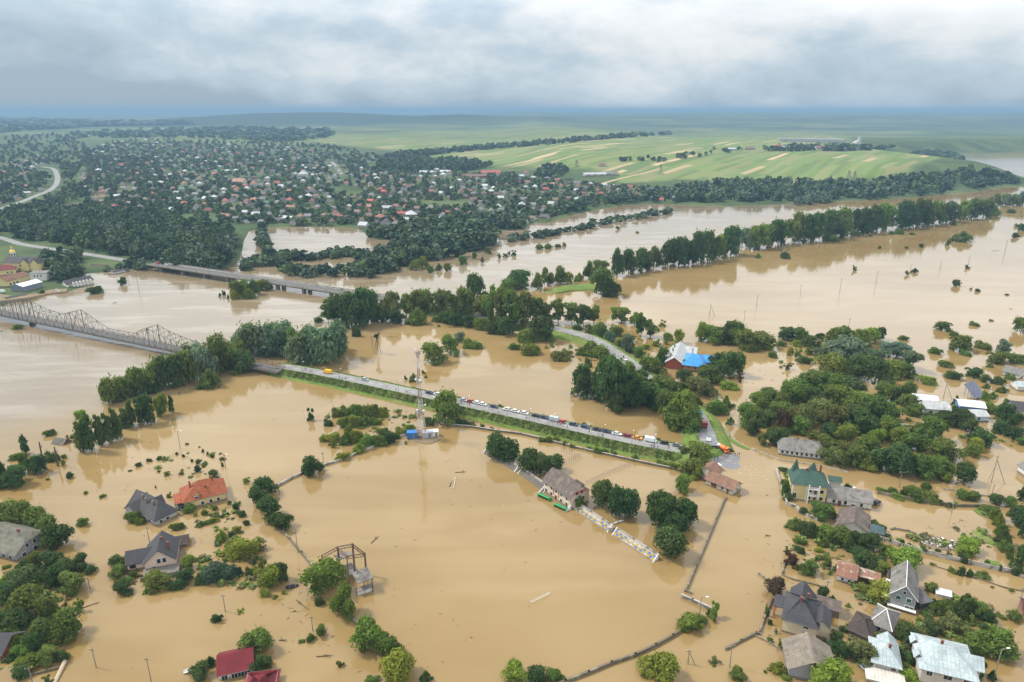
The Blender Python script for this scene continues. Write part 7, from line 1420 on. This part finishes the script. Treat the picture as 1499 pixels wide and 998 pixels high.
SPECIAL = [((352, 270), 'l', 7, 0, (1.5, 1.6, 2.2), 'large orange-roofed building in the middle of the far town', 'building'), ((372, 275), 't', 7, 0, (1.2, 1.2, 1.5), 'tall white house with orange roof in the middle of the far town', 'house'), ((444, 262), 't', 4, 0, (1.9, 1.9, 1.9), 'big pale many-roofed house standing above its neighbours', 'house'), ((430, 262), 'h', 1, 1, (1.1, 1.1, 1.2), 'yellowish house beside the big pale house', 'house'),
           ((602, 318), 'h', 5, 3, (1.15, 1.4, 1.3), 'red brick hall with white hipped roof by the river wood', 'hall'), ((176, 291), 'l', 5, 2, (.85, 1.5, 1.4), 'hall with large white roof among the left trees', 'hall'), ((718, 255), 'l', 3, 0, (2.2, 2.0, 1.6), 'long factory hall with reddish roof behind the town', 'factory'), ((700, 260), 'l', 6, 3, (2.6, 1.8, 1.5), 'long brown factory block behind the town', 'factory'), ((652, 254), 'l', 4, 0, (1.2, 2, 1.5), 'pale flat factory hall behind the town, right', 'factory'), ((625, 254), 'l', 4, 0, (1.6, 1.6, 1.3), 'pale low factory hall behind the town, left', 'factory'), ((770, 257), 't', 2, 0, (1.3, 1.3, 1.2), 'pink house standing apart beyond the factory', 'house'),
           ((870, 257), 'l', 4, 0, (2.4, 1.5, 1.2), 'pale farm buildings beside the dirt track', 'farm'), ((893, 256), 'l', 0, 0, (1.6, 1.5, 1.2), 'grey farm shed at the right end of the farm', 'farm'), ((882, 243), 'h', 2, 0, (1.3, 1.3, 1.2), 'lone reddish house on the green slope', 'house'), ((1137, 218), 'h', 3, 0, (1.8, 1.8, 1.8), 'red-roofed white house in the hilltop village', 'house'), ((1200, 218), 'l', 2, 0, (1.5, 1.8, 1.6), 'reddish long house in the hilltop village', 'house'), ((1070, 220), 'l', 4, 0, (1.5, 1.8, 1.4), 'pale barn at the left end of the hilltop village', 'barn'), ((1098, 219), 'l', 6, 1, (1.4, 1.6, 1.4), 'brownish barn in the hilltop village', 'barn'), ((1248, 220), 'l', 1, 1, (2.6, 1.6, 1.6), 'long cream block below the hilltop church', 'building'), ((1150, 219), 'g', 4, 0, (1.6, 1.6, 1.6), 'pale house beside the red-roofed hilltop house', 'house')]
sp = GTs([s[0] for s in SPECIAL])
for (px, k, rc, w, sc, lab, cat), p in zip(SPECIAL, sp):
    o = link('town_building', TM[k, w]); o.location = p; o.scale = sc; o.rotation_euler = (0, 0, r3.uniform(-.4, .3)); o.color = (*ROOFC[rc][0], 1); tag(o, lab, cat)
ZN = [('beside the flooded pond', 360, 560, 318, 350), ('at the wooded left end of town', 100, 250, 200, 330), ('in the left town front', 250, 360, 270, 340), ('behind the left town front', 250, 360, 230, 270), ('at the back of the left town', 200, 420, 200, 230), ('in the town centre front', 360, 500, 285, 318), ('in the town centre', 360, 500, 250, 285), ('behind the town centre', 360, 560, 215, 250), ('right of the centre by the meadow', 500, 620, 280, 320), ('above the small meadow', 500, 620, 245, 280), ('by the river wood', 560, 700, 320, 350),
      ('near the wide green meadow', 620, 740, 290, 320), ('below the factory', 620, 780, 262, 290), ('beside the factory', 600, 800, 230, 262), ('on the right town bank', 700, 860, 300, 340), ('in the right town', 740, 880, 276, 300), ('at the right town edge', 780, 960, 255, 276), ('on the river bank toward the spit', 860, 1000, 276, 310), ('along the wooded bluff foot', 960, 1140, 255, 300), ('by the far left road', -20, 90, 200, 310)]
lab_n = {}
rest = []
first = True
for i, ((x, y), p) in enumerate(zip(cand, PTS)):
    k = r3.choices('ghtl', (50, 26, 16, 6))[0]; rc = r3.choices(range(9), RW)[0]; w = r3.choices(range(4), (46, 24, 20, 10))[0]
    a = r3.choice((0, 0, .5, 1.57, -.4, 2.0)) + r3.uniform(-.2, .2) - .25; s = r3.uniform(.68, 1.05)
    if i >= 285 or p.y > 3500: rest.append((p, k, rc, w, a, s)); continue
    o = link('town_house', TM[k, w]); o.location = p; o.rotation_euler = (0, 0, a); o.scale = (s * r3.uniform(.9, 1.15), s, s); j = r3.uniform(.8, 1.2); o.color = tuple(c * j for c in ROOFC[rc][0]) + (1,)
    z = next((q[0] for q in ZN if q[1] <= x < q[2] and q[3] <= y < q[4]), 'in the far town')
    lb = f"{ {'g': 'gabled', 'h': 'hip-roofed', 't': 'tall', 'l': 'long low'}[k]} {ROOFC[rc][1]}-roofed {WN[w]} house {z}"
    tag(o, lb, 'house'); lab_n.setdefault(lb, []).append((x, o))
for lb, q in lab_n.items():
    if len(q) > 1:
        for i, (x, o) in enumerate(sorted(q, key=lambda t: t[0])): o['label'] = lb + (', leftmost' if i == 0 else (', rightmost' if i == len(q) - 1 else f', {ordinal(i + 1)} from left'))
    for x, o in q: o['group'] = 'houses of the far town'
mb = MB(); RM = [vary('far_roof', c, .15, .3, .7) for c, _ in ROOFC]
for p, k, rc, w, a, s in rest:
    L_, D, h, rh = {'g': (11, 9, 3.4, 3.2), 'h': (12, 10, 4.2, 3.2), 't': (9.5, 9, 6.2, 3.4), 'l': (20, 9, 3.2, 2.4)}[k]; n0 = len(mb.v); x0, y0 = -L_ / 2, -D / 2
    mb.box((0, 0, h / 2 - 1), (L_, D, h + 2), m=9 + w)
    for pl in roof_planes(L_, D, h, rh, 'hip' if k in 'ht' else 'gx', .6, None, x0, y0): mb.prism([(x, y, z + .06) for x, y, z in pl], (0, 0, -.3), m=rc)
    ca, sa = math.cos(a), math.sin(a)
    for i in range(n0, len(mb.v)): x, y, z = mb.v[i]; x *= s; y *= s; z *= s; mb.v[i] = (p.x + x * ca - y * sa, p.y + x * sa + y * ca, p.z + z)
if rest: mb.build('distant_houses', RM + TW)['kind'] = 'stuff'
# hilltop church, arcade
p = GTs([(1254, 214)])[0]; o = empty('hilltop_church', p, 0, 'tall white church on the far hilltop', 'church'); s = MPP(1254, 214, p.z) * 1.0
MB().box((0, 0, 8), (26, 34, 18)).build('nave', W_WHITE, o); add_roof(o, roof_planes(26, 34, 17, 7, 'gy', .5, None, -13, -17), R_LGR)
MB().box((0, -14, 16), (11, 11, 34)).build('tower', W_WHITE, o); o.scale = (.7, .7, .7); MB().ball((0, -14, 34), 6.5, 10, 6).tube((0, -14, 38), (0, -14, 46), .8, .2, 6).build('dome', R_LGR, o)
a, b_ = GTs([(1142, 207), (1236, 209)]); d = b_ - a; o = empty('long_greenhouse', a, math.atan2(d.y, d.x), 'long pale row of glasshouse bays on the far hilltop', 'greenhouse'); n = 26; w = d.length / n
for i in range(n):
    MB().box(((i + .5) * w, 0, 5), (w * .7, 30, 12)).build('bay', R_LGR, o)
MB().box((d.length / 2, 2, 6), (d.length, 22, 12)).build('glazed_wall', R_LGR, o)
# ------------------------------------------------------------------ far woods: masses of trees
def mass(poly, n, hts, wid, seed, cols=None, keep=None, nn=34, s=.17, zbox=None):
    rr_ = random.Random(seed); xs, ys = [q[0] for q in poly], [q[1] for q in poly]; px = []
    while len(px) < n:
        x, y = rr_.uniform(min(xs), max(xs)), rr_.uniform(min(ys), max(ys))
        if in_px(x, y, poly) and (keep is None or keep(x, y)): px.append((x, y))
    P = GTs(px); H = [rr_.uniform(*hts) for _ in P]; W = [rr_.uniform(*wid) * (1 + max(0, p.y - 2500) / 2500) for p in P]
    H = [h * (1 + max(0, p.y - 2500) / 5000) for h, p in zip(H, P)]
    return stuff_trees('woods', P, H, W, cols or FAR_COLS, seed, nn, s)
roads = [[(0, 306), (30, 296), (54, 286), (70, 280), (82, 270), (84, 258), (78, 247), (62, 244)], [(0, 348), (30, 357), (60, 362), (107, 369), (165, 378), (206, 384)], [(500, 255), (493, 245), (486, 237)]]
POOLPX = [[(98, 257), (112, 264), (124, 264), (128, 246), (120, 245), (112, 259)], [(128, 291), (142, 277), (152, 279), (161, 286), (140, 293)], [(82, 301), (110, 296), (130, 291), (112, 301)], [(170, 271), (198, 270), (202, 277), (178, 277)]]
def nroad(x, y):
    if any(in_px(x, y - k, q) for q in POOLPX for k in (-1, 2, 5, 8)): return False
    for rd in roads:
        for (x1, y1), (x2, y2) in zip(rd, rd[1:]):
            dx, dy = x2 - x1, y2 - y1; t = max(0, min(1, ((x - x1) * dx + (y - y1) * dy) / (dx * dx + dy * dy)))
            if abs(x - x1 - t * dx) < 9 and -4 < y - y1 - t * dy < 9: return False
    return True
hs = np.array(cand)
def ngap(x, y):
    if not free(x, y) or not nroad(x, y): return False
    d = np.abs(hs - (x, y)); k = .35 + (y - 200) / 130
    return not ((d[:, 0] < 4.2 * k + .8) & (hs[:, 1] - y < 1.5 * k) & (y - hs[:, 1] < 3.0 * k)).any()
mass([(22, 352), (40, 335), (110, 325), (200, 322), (300, 330), (338, 343), (342, 362), (334, 384), (316, 392), (262, 390), (235, 384), (208, 378), (160, 372), (110, 362), (60, 352)], 430, (12, 20), (10, 17), 31, nn=300, s=.062, keep=nroad)
mass([(262, 392), (314, 394), (334, 382), (340, 362), (326, 352), (290, 360), (268, 378)], 46, (11, 15), (12, 19), 32, [FAR_COLS[3], FAR_COLS[1]], nn=260, s=.066)
mass([(62, 378), (118, 378), (122, 398), (112, 412), (96, 412), (84, 414), (72, 404), (56, 390)], 46, (8, 14), (8, 13), 33, nn=110, s=.11)
mass([(205, 384), (235, 388), (262, 392), (258, 396), (220, 394), (150, 402), (160, 394)], 26, (4, 10), (6, 11), 34, nn=90, s=.11)
mass(TOWN, 3600, (5, 10), (6, 11), 35, [FAR_COLS[i] for i in (0, 1, 2, 2, 3)], keep=ngap)
mass([(110, 222), (250, 204), (420, 208), (480, 212), (560, 228), (640, 246), (560, 262), (420, 250), (250, 245), (120, 250)], 900, (6, 11), (8, 14), 55, keep=ngap)
mass([(-20, 345), (-20, 200), (110, 196), (135, 225), (150, 300), (110, 325), (40, 335), (20, 345)], 900, (7, 14), (8, 14), 36, keep=nroad)
mass([(-260, 360), (-260, 200), (-20, 198), (-20, 345), (-60, 362)], 620, (8, 15), (9, 16), 56, keep=nroad)
mass([(110, 228), (230, 232), (250, 285), (280, 318), (215, 318), (140, 322), (130, 290), (150, 262)], 420, (7, 13), (8, 14), 37, keep=ngap)
mass([(548, 250), (560, 238), (620, 234), (680, 238), (720, 244), (690, 250), (640, 251), (590, 253)], 300, (14, 20), (14, 22), 38)
mass([(780, 258), (800, 248), (826, 246), (830, 252), (815, 260)], 50, (12, 18), (12, 18), 39)
mass([(715, 262), (750, 256), (760, 266), (740, 272), (718, 270)], 40, (10, 15), (10, 16), 40)
mass([(540, 346), (600, 335), (650, 325), (720, 320), (770, 322), (765, 334), (716, 336), (660, 352), (600, 360), (560, 350)], 190, (9, 15), (10, 16), 41, nn=80, s=.12)
mass([(716, 334), (764, 333), (766, 328), (722, 328)], 40, (9, 12), (9, 13), 42, nn=80, s=.12)
mass([(970, 288), (1000, 276), (1060, 270), (1130, 268), (1200, 268), (1260, 270), (1310, 272), (1305, 284), (1290, 290), (1200, 292), (1130, 295), (1040, 297), (985, 296)], 420, (10, 17), (11, 18), 43, nn=60, s=.14)
mass([(860, 292), (900, 286), (980, 284), (985, 295), (920, 297), (870, 303), (800, 320), (790, 314), (830, 304)], 150, (7, 12), (8, 13), 44, nn=60, s=.14)
mass([(1310, 272), (1340, 262), (1378, 252), (1400, 255), (1400, 268), (1385, 282), (1350, 286), (1310, 288)], 130, (7, 14), (9, 15), 45, nn=60, s=.14)
mass([(1405, 250), (1425, 246), (1450, 252), (1480, 261), (1495, 268), (1465, 271), (1420, 277), (1408, 268)], 190, (8, 15), (9, 16), 46, nn=60, s=.14)
mass([(1330, 228), (1360, 222), (1395, 227), (1410, 234), (1405, 239), (1390, 238), (1340, 236)], 160, (10, 16), (14, 22), 47)
mass([(1120, 218), (1180, 213), (1240, 214), (1330, 216), (1330, 219), (1250, 221), (1120, 222)], 120, (9, 14), (14, 22), 48)
mass([(560, 230), (640, 222), (700, 217), (760, 213), (850, 205), (920, 199), (980, 196), (980, 198), (900, 203), (800, 212), (700, 220), (600, 230)], 260, (12, 20), (16, 28), 49)
mass([(100, 196), (300, 188), (480, 188), (490, 200), (420, 208), (300, 203), (120, 202)], 330, (12, 20), (20, 40), 50)
mass([(880, 236), (940, 230), (1000, 224), (1040, 219), (1080, 217), (1090, 221), (1010, 232), (940, 240)], 26, (8, 12), (10, 20), 51)
mass([(1225, 266), (1300, 262), (1340, 255), (1345, 260), (1300, 268)], 24, (6, 10), (8, 14), 52)
mass([(-30, 196), (120, 186), (300, 182), (100, 178), (-30, 176)], 500, (14, 22), (40, 70), 53)
mass([(1158, 301), (1175, 293), (1200, 287), (1216, 285), (1220, 296), (1200, 299)], 40, (9, 13), (10, 15), 54, [FAR_COLS[3]], nn=110, s=.12)
for q in bpy.data.objects:                       # the parts of each thing carry its plain kind names
    if q.parent is None and q.type in ('MESH', 'EMPTY') and 'kind' not in q and 'label' not in q: print('UNLABELLED', q.name)
